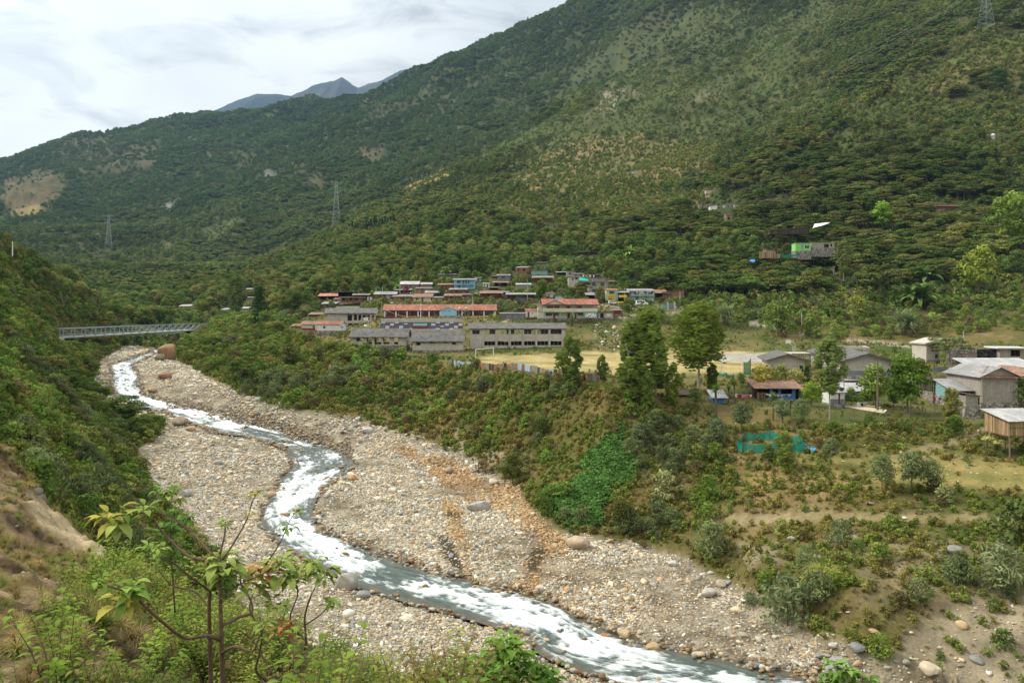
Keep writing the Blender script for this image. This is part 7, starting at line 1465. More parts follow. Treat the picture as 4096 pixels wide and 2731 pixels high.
 ('ban1','banana_plant','banana plant',1785,1100,40,None,(.11,.17,.05),'banana clump above the blue balcony house'),('ban0','banana_plant','banana plant',1590,1165,34,None,(.12,.18,.05),'banana plant left of the pale tin house'),('ban1','banana_plant','banana plant',2270,1055,40,None,(.09,.16,.05),'banana clump on the slope above the brick cabin'),
 ('ban0','banana_plant','banana plant',2565,1158,40,None,(.10,.16,.05),'banana plants above the house with blue posts'),('ban1','banana_plant','banana plant',3250,890,45,None,(.11,.18,.045),'banana clump above the long hillside barn'),('ree0','reed_clump','reeds',2640,1290,75,None,(.13,.17,.10),'tall grey green reeds below the minibus'),('ree0','reed_clump','reeds',2900,1300,90,None,(.12,.16,.09),'tall grey reeds right of the tall leafy eucalyptus'),
 ('ree0','reed_clump','reeds',3620,1340,110,None,(.10,.14,.08),'tall grey green reeds below the huge banana clump'),('shr1','flowering_shrub','shrub',1975,1272,14,284,(.40,.40,.03),'bright yellow flower bush at the right end of the red roofed school'),('shr0','leafy_shrub','shrub',1360,1326,26,258,(.08,.13,.03),'green bush before the white red-roofed house'),('shr1','leafy_shrub','shrub',1332,1324,18,260,(.10,.15,.04),'small bush before the white red-roofed house')]
GROUPS = {'eucalyptus_tree':'eucalyptus trees along the terrace','broadleaf_tree':'broadleaf trees of the slopes','acacia_tree':'grey green small trees on the terrace','willow_shrub':'willow shrubs of the banks','leafy_shrub':'leafy shrubs of the banks','yucca':'yuccas around the houses','banana_plant':'banana plants on the slopes','conifer_tree':'conifers','cypress_tree':'cypresses','flowering_shrub':'flowering shrubs','reed_clump':'reed clumps'}
for k, nm, cat, u, v, hp, Y, tn, lb in SPEC:
    t = plant(k, nm, cat, u, v, hp, Y, tn, label=lb, group=GROUPS.get(nm), lean=(-.12 if '2622' in str(u) else None))
    if v > 1500 or nm in ('eucalyptus_tree',): pass
HERO = [(u, v, hp) for k, nm, cat, u, v, hp, Y, tn, lb in SPEC]
for i in range(17):                                  # conifer row on the middle ridge
    u = 1395+i*11+RNG.random()*5; v = 925-i*1.8+RNG.random()*10; plant('con1', 'conifer_tree', 'conifer', u, v, 34+RNG.random()*16, None, (.022,.05,.018), 'dark conifer in the ridge row', 'conifer row on the middle ridge')
for i in range(14): u = 1515+i*15+RNG.random()*8; v = 760-i*7+RNG.random()*12+30; plant('con1', 'conifer_tree', 'conifer', u, v, 20+RNG.random()*12, None, (.025,.05,.02), 'small dark conifer above the maize strip', 'small conifers above the maize strip')

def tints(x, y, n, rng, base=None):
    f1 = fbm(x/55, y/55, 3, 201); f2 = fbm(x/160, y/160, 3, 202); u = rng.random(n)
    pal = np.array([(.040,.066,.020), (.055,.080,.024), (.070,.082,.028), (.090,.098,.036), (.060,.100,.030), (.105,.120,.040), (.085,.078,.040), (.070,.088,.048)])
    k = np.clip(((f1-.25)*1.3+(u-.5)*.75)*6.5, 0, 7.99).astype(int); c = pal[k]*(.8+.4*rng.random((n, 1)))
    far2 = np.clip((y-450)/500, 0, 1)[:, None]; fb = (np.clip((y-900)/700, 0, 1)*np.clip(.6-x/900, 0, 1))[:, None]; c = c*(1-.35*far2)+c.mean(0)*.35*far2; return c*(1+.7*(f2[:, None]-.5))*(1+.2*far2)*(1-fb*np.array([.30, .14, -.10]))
rg = np.random.default_rng(5)
FORBID = np.clip(gm+FM+CM+BED+gm2, 0, 1)
LEFTB = [(-400,800),(0,985),(120,1045),(240,1125),(330,1190),(375,1240),(420,1290),(500,1385),(400,1425),(372,1500),(385,1600),(460,1655),(600,1680),(650,1700),(640,1745),(540,1790),(560,1870),(590,1960),(700,2050),(850,2250),(900,2400),(530,2290),(130,1980),(0,1780),(-400,1700)]
RIGHTB = [(690,1425),(830,1300),(1000,1300),(1200,1345),(1400,1400),(1700,1450),(2100,1500),(2430,1545),(2700,1600),(2850,1650),(2900,1900),(2850,2060),(2750,2200),(2450,2150),(2250,2120),(2150,2060),(2060,1950),(1930,1850),(1700,1760),(1450,1695),(1250,1650),(1050,1605),(880,1535)]
lb_ = zone(LEFTB, 1, 6, 1, 44, 345); rb_ = zone(RIGHTB, 1.5, 6, 2, 90, 345)
lowr = zone([(2850,1700),(4600,1700),(4600,2790),(3800,2760),(3450,2640),(3200,2520),(3000,2400),(2750,2230),(2850,2060)], 1, 6, 1, 55, 140)
cre = zone([(2200,2080),(2170,1990),(2290,1900),(2390,1790),(2480,1680),(2560,1800),(2600,1900),(2500,2010),(2380,2110)], 2.6, 5, 3, 80, 200)*np.clip(4*(fbm(GX/4, GY/4, 3, 141)-.26), .25, 1)
# --- far forest: one mass beyond the trees that can be told apart
def cull(x, y, z, sc, H0, tol=14):
    """keep what can be seen over the ground in front of it"""
    u, v = px(x, y, z); vt = v-sc*H0/y*F; gi = np.clip(((u-CX)/F-A0)/(A1-A0)*(NA-1), 0, NA-1).astype(int); ri = np.clip((np.log(y)-L0)/(L1-L0)*(NL-1), 0, NL-1).astype(int)
    return vt < vis[ri, gi]+tol
dens = np.where((GY > 330) & (GY < 3000), 1/np.interp(GY, [330, 700, 1400, 2800], [34, 42, 52, 95]), 0)*(1.02-OPEN)**2.3*np.clip(1.25-1.1*(fbm(GX/70, GY/70, 3, 210) > .62), .45, 1)*FR
dens = dens+(lb_*(GY > 115)*(GY < 330)/75+rb_*(GY < 330)/420)*FR
cl1 = zone([(1180,1240),(1560,1110),(2000,1050),(2450,1030),(2760,1120),(2780,1250),(2400,1240),(1400,1260)], 3, 10, 1, 300, 460); dens = dens*(1-cl1*.62)
x, y, z = scatter(dens, rg); n = len(x); vis0 = vis
sc = (.62+.75*rg.random(n))*np.interp(y, [200, 330, 1500, 3000], [.6, .95, 1.0, 1.5])*(1-.45*np.clip(sample(OPEN, x, y)*1.5, 0, 1)); keep = cull(x, y, z, sc, 8) & ~blocked(x, y, z, sc*4.5, sc*8)
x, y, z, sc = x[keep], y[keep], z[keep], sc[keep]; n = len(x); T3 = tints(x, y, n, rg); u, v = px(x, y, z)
ump = fbm(x/90, y/90, 2, 215)+.12*(rg.random(n)-.5) > .52; kind = np.where(ump, rg.integers(0, 3, n), 3+rg.integers(0, 3, n)); kind[rg.random(n) < .03] = 6
far_ = y > 620; size = sc*8/y; order = np.argsort(-size); inview = (u > -20) & (u < 4116) & (v > -10); order = order[inview[order]]
single = np.zeros(n, bool); cnt = 0; hu = []
for i in order:
    if cnt >= 262: break
    if any(abs(u[i]-a) < 30 and abs(v[i]-b) < 22 for a, b in hu[-262:]): continue
    if any(abs(u[i]-a) < 40 and b-h-10 < v[i] < b+60 for a, b, h in HERO): continue
    hu.append((u[i], v[i])); single[i] = True; cnt += 1
nearhero = np.zeros(n, bool)
for a, b, h in HERO: nearhero |= (np.abs(u-a) < 22+h*.12) & (v > b-h*.3) & (v-sc*8/y*F < b-6) & (v < b+70)
for i in np.nonzero(single)[0]:
    k = int(kind[i]); key = ['umb0','umb1','umb2','rnd0','rnd1','rnd2','bar1'][k]; ww = 'leafless' if k == 6 else tone_word(T3[i])+(' flat topped' if k < 3 else ' rounded')
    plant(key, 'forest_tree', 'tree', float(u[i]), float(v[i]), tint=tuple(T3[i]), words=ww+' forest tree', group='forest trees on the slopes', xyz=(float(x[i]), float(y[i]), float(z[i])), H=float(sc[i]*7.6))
m_ = ~single & ~nearhero; kk = kind.copy(); kk = np.where(far_, np.where(kk < 3, 7+kk % 3, np.where(kk < 6, 10+kk % 3, 6)), kk); kk = np.where(far_ & (rg.random(n) < .02), 13, kk)
MESH_F = [PROTO[k]['joined'] for k in ('umb0','umb1','umb2','rnd0','rnd1','rnd2','bar1','lou0','lou1','lou2','lor0','lor1','lor2','con1')]
print('forest', int(m_.sum()))
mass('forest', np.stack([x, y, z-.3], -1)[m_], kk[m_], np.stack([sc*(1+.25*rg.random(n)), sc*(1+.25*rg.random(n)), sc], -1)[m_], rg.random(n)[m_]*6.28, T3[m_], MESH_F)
# undergrowth between the trees of the nearer slopes
dens = np.where((GY > 290) & (GY < 1500), np.interp(GY, [290, 500, 900, 1500], [1/7, 1/12, 1/40, 1/70]), 0)*(.55+OPEN*1.2)*FR*(1-zone(grassy,1,6,1,200,345))
x, y, z = scatter(dens, rg); n = len(x); sc = .7+1.1*rg.random(n); keep = cull(x, y, z, sc, 2, 4) & ~blocked(x, y, z, sc*1.4, sc*2)
x, y, z, sc = x[keep], y[keep], z[keep], sc[keep]; n = len(x); print('undergrowth', n)
mass('undergrowth', np.stack([x, y, z-.1], -1), rg.integers(0, 3, n), sc, rg.random(n)*6.28, tints(x, y, n, rg)*1.15, [PROTO[f'los{i}']['joined'] for i in range(3)])
# fields: rows of dry maize stalks and scattered bushes
# --- shrubs of the river banks and terraces
hole = zone([(1900,1830),(2140,1860),(2200,1960),(2100,1990),(1960,1900)], 1, 4, 1, 80, 220)
thin = np.clip(1.6-1.5*(fbm(GX/13, GY/13, 3, 220) > .53), .10, 1.2)
dens = lb_*1.0*np.where(thin > .5, 1, .3)+rb_*.42*np.where(thin > .5, 1, .10)*(1-hole*.8)*(1-cre*.8)+lowr*.20*thin*(1-np.clip(yel*1.6, 0, 1))*(1-.9*np.clip(gm2, 0, 1)*(fbm(GX/6, GY/6, 2, 9) > .42))
dens += zone(grassy, 1, 6, 1, 100, 345)*.018*thin*(1-FM)*(1-CM) + np.where((GY > 260) & (GY < 330), .10, 0)*(1-FORBID)+cl1*.10
dens += zone([(560,1660),(690,1680),(680,1740),(600,1770),(540,1760)], .5, 4, 1, 120, 240)*.6+zone([(560,1250),(1150,1240),(1150,1300),(830,1310),(600,1330)], 3, 10, 1, 300, 480)*.3+zone([(180,1290),(560,1290),(560,1340),(180,1400)], 2, 8, 1, 200, 400)*.3
pathm = np.maximum(zone(PATH, 0, 4, 0, 80, 130), zone(PATH2, 0, 4, 0, 80, 150)); strong = zone([(3620,2500),(3900,2380),(4140,2380),(4140,2790),(3700,2790),(3560,2640)], 1.5, 5, 2, 50, 260)
dens = dens*(1-pathm)*(1-FM)*(1-CM)*(1-BED)*(1-strong*.8)*FR
x, y, z = scatter(dens, rg); n = len(x); big = rg.random(n)**2.2; sc = np.where(y > 200, .55+1.25*big, .36+1.0*big); sc *= np.where(sample(gm2+zone(grassy,1,6,1,100,345), x, y) > .5, .6, 1); sc *= np.where(sample(lowr, x, y) > .5, .8, 1)
keep = cull(x, y, z, sc, 2.4, 6) & ~blocked(x, y, z, sc*1.3, sc*2.2)
x, y, z, sc = x[keep], y[keep], z[keep], sc[keep]; n = len(x); u, v = px(x, y, z)
sp = fbm(x/16, y/16, 3, 225); kind = np.where(sp > .64, 3+rg.integers(0, 3, n), rg.integers(0, 3, n)); lbm = sample(lb_, x, y) > .5; kind = np.where(lbm & (rg.random(n) < .5), rg.integers(0, 3, n), kind)
Ts = np.where((kind >= 3)[:, None], np.array(GG)*(.55+.55*rg.random((n, 1))), tints(x*3, y*3, n, rg)*np.array([1.25, 1.35, 1.1])); dry = rg.random(n) < .10; Ts[dry] = np.array((.09,.078,.042))*(.7+.5*rg.random((dry.sum(), 1)))
dryg = (rg.random(n) < np.where(sample(lowr, x, y) > .5, .38, .2)) & (sc < 1.1); kind[dryg] = 6; Ts[dryg] = np.array((.15,.135,.055))*(.55+.7*rg.random((dryg.sum(), 1))); gg2 = dryg & (rg.random(n) < .4); Ts[gg2] = np.array((.13,.16,.045))
order = np.argsort(-(sc/y)); single = np.zeros(n, bool); hu = []
for i in order:
    if len(hu) >= 255: break
    if not (5 < u[i] < 4090 and v[i] < 2725) or kind[i] == 6 or any(abs(u[i]-a) < 34 and abs(v[i]-b) < 26 for a, b in hu): continue
    hu.append((u[i], v[i])); single[i] = True
for i in np.nonzero(single)[0]:
    k = int(kind[i]); key = ['shr0','shr1','shr2','wil0','wil1','wil2'][k]; nm = 'bank_shrub' if k < 3 else 'willow_bush'
    plant(key, nm, 'shrub', float(u[i]), float(v[i]), tint=tuple(Ts[i]), words=f'{tone_word(Ts[i])} '+('leafy shrub' if k < 3 else 'feathery willow shrub'), group='shrubs of the river banks', xyz=(float(x[i]), float(y[i]), float(z[i])), H=float(sc[i]*(2.0 if k < 3 else 2.5)))
m_ = ~single; print('shrubs', n)
mass('shrub_cover', np.stack([x, y, z-.1], -1)[m_], kind[m_], sc[m_], rg.random(n)[m_]*6.28, Ts[m_], [PROTO[k]['joined'] for k in ('shr0','shr1','shr2','wil0','wil1','wil2','grs0')])
# low herbs and creeper
GRZ = zone(grassy, 1, 6, 1, 100, 345)
herb = lb_*2+rb_*2.2+lowr*1.6+cre*5.5+zone(grassy, 1, 6, 1, 100, 345)*1.6*np.clip(3*(fbm(GX/6, GY/6, 3, 251)-.36), .08, 1)*(1-np.clip(FM*3, 0, 1))*(1-CM)
dens = herb*(1-pathm)*(1-BED)*(1-strong*.75)*np.where(GY < 175, 1, .6)*FR*(1-np.clip(yel*1.6, 0, .97))
x, y, z = scatter(dens, rg); n = len(x); sc = (.2+.28*rg.random(n))*np.where(y > 150, 1.4, 1); sc = np.where(sample(GRZ, x, y) > .4, sc*.55, sc); keep = cull(x, y, z, sc, 2, 3); x, y, z, sc = x[keep], y[keep], z[keep], sc[keep]; n = len(x)
cz = sample(cre, x, y) > .4; Th = np.where((fbm(x/4, y/4, 3, 231) > .5)[:, None], np.array((.10,.135,.033)), np.array((.13,.125,.042)))*(.55+.7*rg.random((n, 1))); Th[cz] = np.array((.052,.115,.034))*(.6+.8*rg.random((cz.sum(), 1)))
pid = np.where(cz | (rg.random(n) < .5), rg.integers(0, 3, n), 3); scv = np.stack([sc, sc, sc*np.where(cz, .6, 1)], -1); scv[cz] *= 1.35; print('herbs', n)
mass('herb_cover', np.stack([x, y, z], -1), pid, scv, rg.random(n)*6.28, Th, [PROTO[k]['joined'] for k in ('los0','los1','los2','grs0')])

# ------------------------------------------------------------------ stones
SPAL = np.array([(.42,.40,.35),(.58,.55,.48),(.33,.32,.30),(.24,.25,.25),(.50,.42,.30),(.74,.72,.66),(.44,.33,.21),(.38,.36,.33),(.60,.50,.36)]); OPAL = np.array([(.42,.27,.13),(.48,.33,.18),(.34,.21,.11),(.52,.42,.28),(.40,.31,.21)])
def stone_tints(x, y, z, n, rng):
    c = SPAL[rng.integers(0, len(SPAL), n)]; om = sample(np.maximum(OM*1.25, OM2*.22), x, y); o = rng.random(n) < om; c = np.where(o[:, None], OPAL[rng.integers(0, len(OPAL), n)], c)
    wet = sample(blur(WET, 3), x, y) > .12; c = np.where((wet & (rng.random(n) < .35))[:, None], OPAL[rng.integers(0, len(OPAL), n)]*.8, c); return np.minimum(c*(.9+.55*rng.random((n, 1)))*np.array((1.04,1.01,.91)), .9)
bars = BED*(1-np.clip(blur(WET, 1)*1.3, 0, 1)*.93); sandy = np.clip((.63-fbm(GX/9, GY/9, 3, 95))*6, .16, 1)
mud_ = 1-mudp*.8
scree = zone([(1930,1850),(2060,1950),(2140,1890),(2000,1830),(1850,1800)], 1, 4, 1, 80, 220)*.6+lowr*.22*(fbm(GX/5, GY/5, 3, 240) > .56)+strong*.8+zone([(2370,1300),(2620,1290),(2560,1400),(2380,1400)], 2, 6, 2, 200, 330)*.5+zone([(1930,1285),(2060,1285),(2040,1320),(1930,1320)], 1, 6, 2, 200, 330)*.9+zone([(1380,1310),(1540,1300),(1540,1345),(1640,1345),(1640,1310)], 1, 6, 2, 200, 330)*.4+cl1*.12
dens = (bars*sandy*mud_*np.interp(GY, [60, 90, 150, 300], [30, 26, 11, 2.6])+scree*1.2)*FR*(GY < 345)*(GY > 50)
x, y, z = scatter(dens, rg, 260000); n = len(x); STCOUNT = (n, float((dens*CELL).sum())); r = rg.random(n); sc = np.interp(y, [60, 150, 300], [.108, .172, .28])*(.7+.55*rg.random(n))*np.where(r > .8, 1.5, 1)*np.where(r > .95, 1.45, 1)*np.where(r > .99, 1.5, 1)
keep = cull(x, y, z, sc, 1, 3); x, y, z, sc = x[keep], y[keep], z[keep], sc[keep]; n = len(x); print('stones', n)
til = np.stack([rg.normal(size=n)*.25, rg.normal(size=n)*.25], -1)
mass('gravel', np.stack([x, y, z+sc*.12], -1), rg.integers(0, 7, n), np.stack([sc*(.8+.6*rg.random(n)), sc, sc*(.7+.5*rg.random(n))], -1), rg.random(n)*6.28, stone_tints(x, y, z, n, rg), STN, tilt=til)
def boulder(u, v, wpx, tint, label=None, words=None, Y=None, sink=.3, hz=1.0, k=0, group='boulders along the river', rz=None, big=False, aspect=1.0, xyz=None, name='boulder'):
    if xyz is None:
        if Y is None: x, Y = hit(u, v, 46, 600)
        else: x = (u-CX)/F*Y
        z = gz(x, Y)
    else: x, Y, z = xyz
    s = wpx/F*Y/2; me = (BIGST if big else STN)[k % (4 if big else 7)]; o = bpy.data.objects.new(name, me); link(o); zr = .66 if big else .55
    o.scale = (s, s*aspect, s*hz); o.location = (x, Y, z+s*hz*zr*(1-sink)*.8); o.rotation_euler = (0, 0, RNG.random()*6.28 if rz is None else rz); o['tint'] = list(tint); o['category'] = 'boulder'
    if group: o['group'] = group
    if label: o['label'] = label
    else: AUTO.append((o, words, u, v))
    return o
boulder(672, 1432, 82, (.34,.215,.11), 'giant orange brown boulder at the upstream bend below the bridge', Y=262, hz=1.55, big=True, k=1, group=None, sink=.2, rz=.3, aspect=.9)
boulder(640, 1448, 46, (.26,.23,.15), 'olive grey boulder leaning against the giant orange one', Y=256, hz=1.2, big=True, k=2, group=None, sink=.1, rz=1.2)
boulder(1912, 2040, 98, (.44,.43,.41), 'long flat grey boulder among the orange gravel', hz=.75, big=True, k=0, rz=.15, aspect=.5, sink=.3)
boulder(1845, 1722, 40, (.1,.1,.1), words='x') if False else None
for u, v, w_, tn, lb in [(1470,1730,52,(.52,.50,.46),'white angular boulder at the foot of the left end of the bank'),(1035,1598,40,(.55,.53,.49),'pale block boulder below the left part of the bank'),(1795,1890,48,(.42,.36,.26),'brown round boulder at the top of the orange gravel'),
  (1975,1935,52,(.60,.55,.44),'cream boulder on the right rim of the orange gravel'),(2320,2190,100,(.55,.42,.30),'large banded white and brown boulder at the foot of the creeper slope'),(1385,2345,120,(.40,.38,.34),'flat grey slab at the water edge left of the rapids'),(1455,2385,60,(.36,.36,.35),'dark grey block beside the flat slab'),
  (2610,2600,66,(.50,.36,.19),'large golden boulder standing at the right water edge'),(2420,2560,60,(.36,.20,.10),'dark red brown boulder by the rapids'),(2500,2545,62,(.50,.38,.22),'tan boulder right of the dark red one'),(2330,2560,46,(.45,.24,.08),'orange boulder in the lower rapids'),(2105,2535,54,(.58,.42,.22),'golden boulder in the water near the lower bend'),
  (2540,2700,84,(.52,.38,.2),'broad golden boulder near the bottom edge in the river'),(2880,2725,70,(.42,.26,.12),'orange flat boulder at the bottom edge in the river'),(2280,2560,46,(.55,.36,.16),'orange round boulder below the golden one'),(2840,2380,72,(.52,.49,.43),'big pale flat boulder on the gravel below the large willow'),(2885,2345,52,(.47,.40,.30),'tan boulder beside the big pale flat one'),
  (2815,2300,34,(.62,.58,.50),'pale round boulder above the big flat one'),(2843,2295,30,(.58,.55,.50),'pale boulder next to the pale round one'),(2690,2260,42,(.60,.58,.54),'whitish boulder at the left foot of the large willow'),(2915,2335,34,(.32,.33,.34),'bluish grey boulder right of the tan one'),
  (3170,2160,44,(.42,.42,.42),'grey upright boulder in the small landslip'),(3120,2125,32,(.38,.39,.4),'dark grey boulder at the top of the landslip'),(3270,2235,46,(.50,.35,.26),'red and white rock beside the pampas clump'),(3350,2700,130,(.35,.35,.34),'large dark grey boulder at the bottom edge right of the river'),
  (3430,2600,70,(.25,.26,.27),'dark slate boulder on the bank above the large grey one'),(3720,2690,90,(.60,.50,.36),'cream brown block at the bottom right'),(3820,2210,80,(.28,.28,.26),'half buried grey outcrop on the stony slope'),(3330,2585,44,(.55,.52,.46),'pale boulder at the edge of the gravel bottom right'),
  (1650,1600+20,1,(.4,.4,.4),None),(715,1700,70,(.42,.33,.22),'brown boulder with vertical grain on the left bank by the promontory'),(765,1722,44,(.50,.35,.2),'orange tan boulder right of the grained one'),(610,1560+8,44,(.45,.30,.17),'orange flat boulder in the upper rapids'),(660,1515,60,(.34,.20,.12),'dark red flat boulder right of the upper rapids'),
  (440,1568,48,(.36,.25,.15),'brown flat boulder left of the upper rapids'),(1088,1985,44,(.55,.40,.24),'golden boulder on the left bank beside the white rapids'),(870,1795+60,40,(.50,.49,.46),'grey flat boulder on the left gravel bar'),(1410,1920,46,(.52,.33,.16),'orange boulder at the tip of the middle side channel'),(745,1980,56,(.45,.46,.44),'smooth grey green slab near the left bushes'),
  (2160,2360,44,(.60,.52,.40),'cream boulder above the lower left bend of the gravel'),(1640,2250,36,(.40,.20,.10),'red brown rock on the right water edge mid river'),(3480,1955+60,34,(.56,.46,.34),'tan block in the grass left of the grey tree trio')]:
    if lb: boulder(u, v, w_, tn, lb, hz=.8+.3*RNG.random(), k=int(RNG.integers(0, 7)), big=w_ > 40)
dens = bars*.05*FR*(GY > 55)*(GY < 330)+WET*.14*FR*(GY > 55)+scree*.03
x, y, z = scatter(dens, rg); n = len(x); sc = (.30+.55*rg.random(n)**2.5); u, v = px(x, y, z); T4 = stone_tints(x, y, z, n, rg); order = np.argsort(-(sc/y)); hu = []; wt = sample(WET, x, y) > .4
for i in order:
    if len(hu) >= 275: break
    if not (5 < u[i] < 4090 and v[i] < 2722) or any(abs(u[i]-a) < 26 and abs(v[i]-b) < 16 for a, b in hu): continue
    if not cull(x[i:i+1], y[i:i+1], z[i:i+1], sc[i:i+1], 1, 2)[0]: continue
    hu.append((u[i], v[i])); c = T4[i]; word = 'white' if c.min() > .48 else 'orange' if c[0] > c[2]*2 else 'tan' if c[0] > c[2]*1.3 else 'dark grey' if c.max() < .3 else 'grey'
    lift = .55*sc[i] if wt[i] else 0
    boulder(float(u[i]), float(v[i]), 0, c, words=word+(' rock standing in the rapids' if wt[i] else ' river stone'), xyz=(float(x[i]), float(y[i]), float(z[i]+lift)), k=int(rg.integers(0, 7)), group='stones in the river bed').scale = (sc[i], sc[i]*(.7+.3*rg.random()), sc[i]*(.7+.4*rg.random()))
dens = WET*4.5*FR*(GY > 55)*(GY < 330)*np.clip(1.2-blur(WET, 6)*1.25, .05, 1)*3; x, y, z = scatter(dens, rg); n = len(x); sc = .16+.22*rg.random(n)
mass('river_stones', np.stack([x, y, z+.45], -1), rg.integers(0, 7, n), sc, rg.random(n)*6.28, stone_tints(x, y, z, n, rg)*.75, STN)
# ------------------------------------------------------------------ near slope: weeds, dry grass, loose rock, the leafy saplings
def leaf_strip(p, d, up, L, w, droop, fold=.25, seg=5):
    """ovate leaf as a folded strip: rows of left edge, midrib, right edge"""
    d = d.normalized(); side = d.cross(up).normalized(); V = []; q = p.copy(); dd = d.copy()
    prof = [.12, .75, 1.0, .85, .45, .03]
    for j in range(seg+1):
        n = side.cross(dd).normalized(); ww = w*prof[j]/2; V += [q-side*ww+n*ww*fold, q.copy(), q+side*ww+n*ww*fold]
        q = q+dd*L/seg; dd = (dd+Vector((0, 0, -droop/seg))).normalized()
    Fc = []
    for j in range(seg):
        for k in (0, 1): a = 3*j+k; Fc.append((a, a+1, a+4, a+3))
    return V, Fc
def herb_proto(key, seed, stems, H, leaves, L, w, spread=.5, flower=None, tone=.5):
    r = random.Random(seed); V = []; Fc = []; T_ = []; mb = MB()
    for s_ in range(stems):
        an = r.random()*6.28; top = Vector((math.cos(an), math.sin(an), 0))*spread*H*(.2+.8*r.random())+Vector((0, 0, H*(.6+.5*r.random()))); b0 = Vector((r.uniform(-.1,.1)*H, r.uniform(-.1,.1)*H, 0)); mid = b0.lerp(top, .5)+Vector((0,0,.1*H)); mb.tube([b0, mid, top], [.006*H+.002, .005*H, .002*H], 4, cap=False)
        lt = tone+r.uniform(-.25,.25)
        for k in range(leaves):
            t = .2+.8*(k+1)/leaves; p = (b0.lerp(mid, t*2) if t < .5 else mid.lerp(top, t*2-1)); a2 = k*2.4+an; d = Vector((math.cos(a2), math.sin(a2), .35+.3*r.random())); ll = L*(.6+.7*r.random())
            v_, f_ = leaf_strip(p, d, Vector((0,0,1)), ll, w*ll/L, .9+.8*r.random(), seg=5); b = len(V); V += [tuple(x) for x in v_]; Fc += [tuple(b+i for i in f) for f in f_]; T_ += [min(1, max(0, lt+r.uniform(-.15,.15)))]*len(v_)
    nv = len(V); q = [f for f in mb.f if len(f) == 4]
    me = np_mesh(key, np.array(V+mb.v), [np.array(Fc), np.array(q)+nv], {'tone': np.array(T_+[.3]*len(mb.v))}, [LEAF, BARK], mi=[0]*len(Fc)+[1]*len(q)); PROTO[key] = dict(joined=me, crown=me, H=H, R=H*.5)
herb_proto('hb0', 1, 12, 1.0, 20, .11, .036); herb_proto('hb1', 2, 12, .8, 14, .10, .035, .7); herb_proto('hb2', 3, 8, 1.2, 18, .14, .06, .6); herb_proto('hb3', 4, 14, .7, 22, .07, .018, .8, tone=.4)
def nearzone(poly, soft=3): return zone(poly, .25, 1.2, soft, 2.3, 46)
gv = nearzone([(430,2290),(560,2300),(720,2440),(950,2560),(1400,2690),(2000,2830),(2600,3600),(-200,3600),(60,2900),(180,2560),(300,2420)])
gl_ = nearzone([(0,1780),(130,1980),(330,2150),(560,2300),(420,2440),(200,2700),(0,3000),(-300,3000),(-300,1700)])
fr2 = ((GU > -350) & (GU < 4400) & (GVf < 3600)).astype(float)
nearY = (GY < 38)
dens = gv*7*fr2*nearY*np.interp(GY, [3, 5, 12, 38], [.0, .5, 1, 1])*np.clip(.5+1.4*(fbm(GX/1.6, GY/1.6, 2, 301)-.25), .25, 1.3)+gl_*.10*fr2*nearY*(1-strip)*(GY > 6)
x1, y1, z1 = scatter(dens, rg, 13000); x2, y2, z2 = scatter(((GY > 12) & (GY < 50) & (np.abs(GX) < 40)).astype(float)*(1-np.clip(gv+gl_, 0, 1))*1.3, rg, 3500); NX = len(x1); x, y, z = np.concatenate([x1, x2]), np.concatenate([y1, y2]), np.concatenate([z1, z2]); u, v = px(x, y, z); n = len(x); sc = .32+.55*rg.random(n); keep = (y > 3.4) & (v-sc/y*F > 2060+.0*u) | ((y > 9) & (u < 700)); keep[NX:] = True; keep &= ~((np.abs(u-870) < 200) & (y < 6.5))
x, y, z, sc, u, v = x[keep], y[keep], z[keep], sc[keep], u[keep], v[keep]; n = len(x)
Tn = np.where((fbm(x/1.3, y/1.3, 2, 305) > .5)[:, None], np.array((.085,.135,.027)), np.array((.135,.15,.04)))*(.5+.65*rg.random((n, 1))); dd_ = rg.random(n) < .2; Tn[dd_] = np.array((.095,.09,.035))*(.7+.5*rg.random((dd_.sum(), 1)))
kind = np.array([0,1,1,2,3,3])[rg.integers(0, 6, n)]; order = np.argsort(-(sc/y)); pick = []
for i in order:
    if len(pick) >= 46: break
    if not (10 < u[i] < 4000 and v[i]-sc[i]/y[i]*F*.5 < 2720) or any(abs(u[i]-u[j]) < 60 and abs(v[i]-v[j]) < 60 for j in pick): continue
    pick.append(i)
sg = np.zeros(n, bool); sg[pick] = True
for i in pick:
    k = int(kind[i]); o = bpy.data.objects.new('weed', PROTO[f'hb{k}']['joined']); link(o); o.location = (x[i], y[i], z[i]-.03); o.scale = (sc[i],)*3; o.rotation_euler[2] = rg.random()*6.28; o['tint'] = list(Tn[i]); o['category'] = 'weed'; o['group'] = 'leafy weeds on the near slope'
    AUTO.append((o, 'near '+tone_word(Tn[i])+' '+['lance leaved','narrow leaved','broad leaved','fine leaved'][k]+' weed', float(u[i]), float(v[i]-sc[i]/y[i]*F*.5)))
m_ = ~sg; print('weeds', n)
mass('near_weeds', np.stack([x, y, z-.03], -1)[m_], kind[m_], sc[m_], rg.random(n)[m_]*6.28, Tn[m_], [PROTO[f'hb{i}']['joined'] for i in range(4)])
dens = (gl_*22*(1-strip*.9)+gv*4)*fr2*nearY*(GY > 3)*np.clip(2.2*(fbm(GX/1.4, GY/1.4, 3, 311)-.32), .08, 1); x, y, z = scatter(dens, rg, 30000); n = len(x); sc = .10+.22*rg.random(n)
Tg = np.where((rg.random(n) < .28)[:, None], np.array((.09,.115,.035)), np.array((.165,.135,.07)))*(.5+.7*rg.random((n, 1)))
mass('dry_grass', np.stack([x, y, z-.02], -1), np.zeros(n, int), sc, rg.random(n)*6.28, Tg, [PROTO['grs0']['joined']])
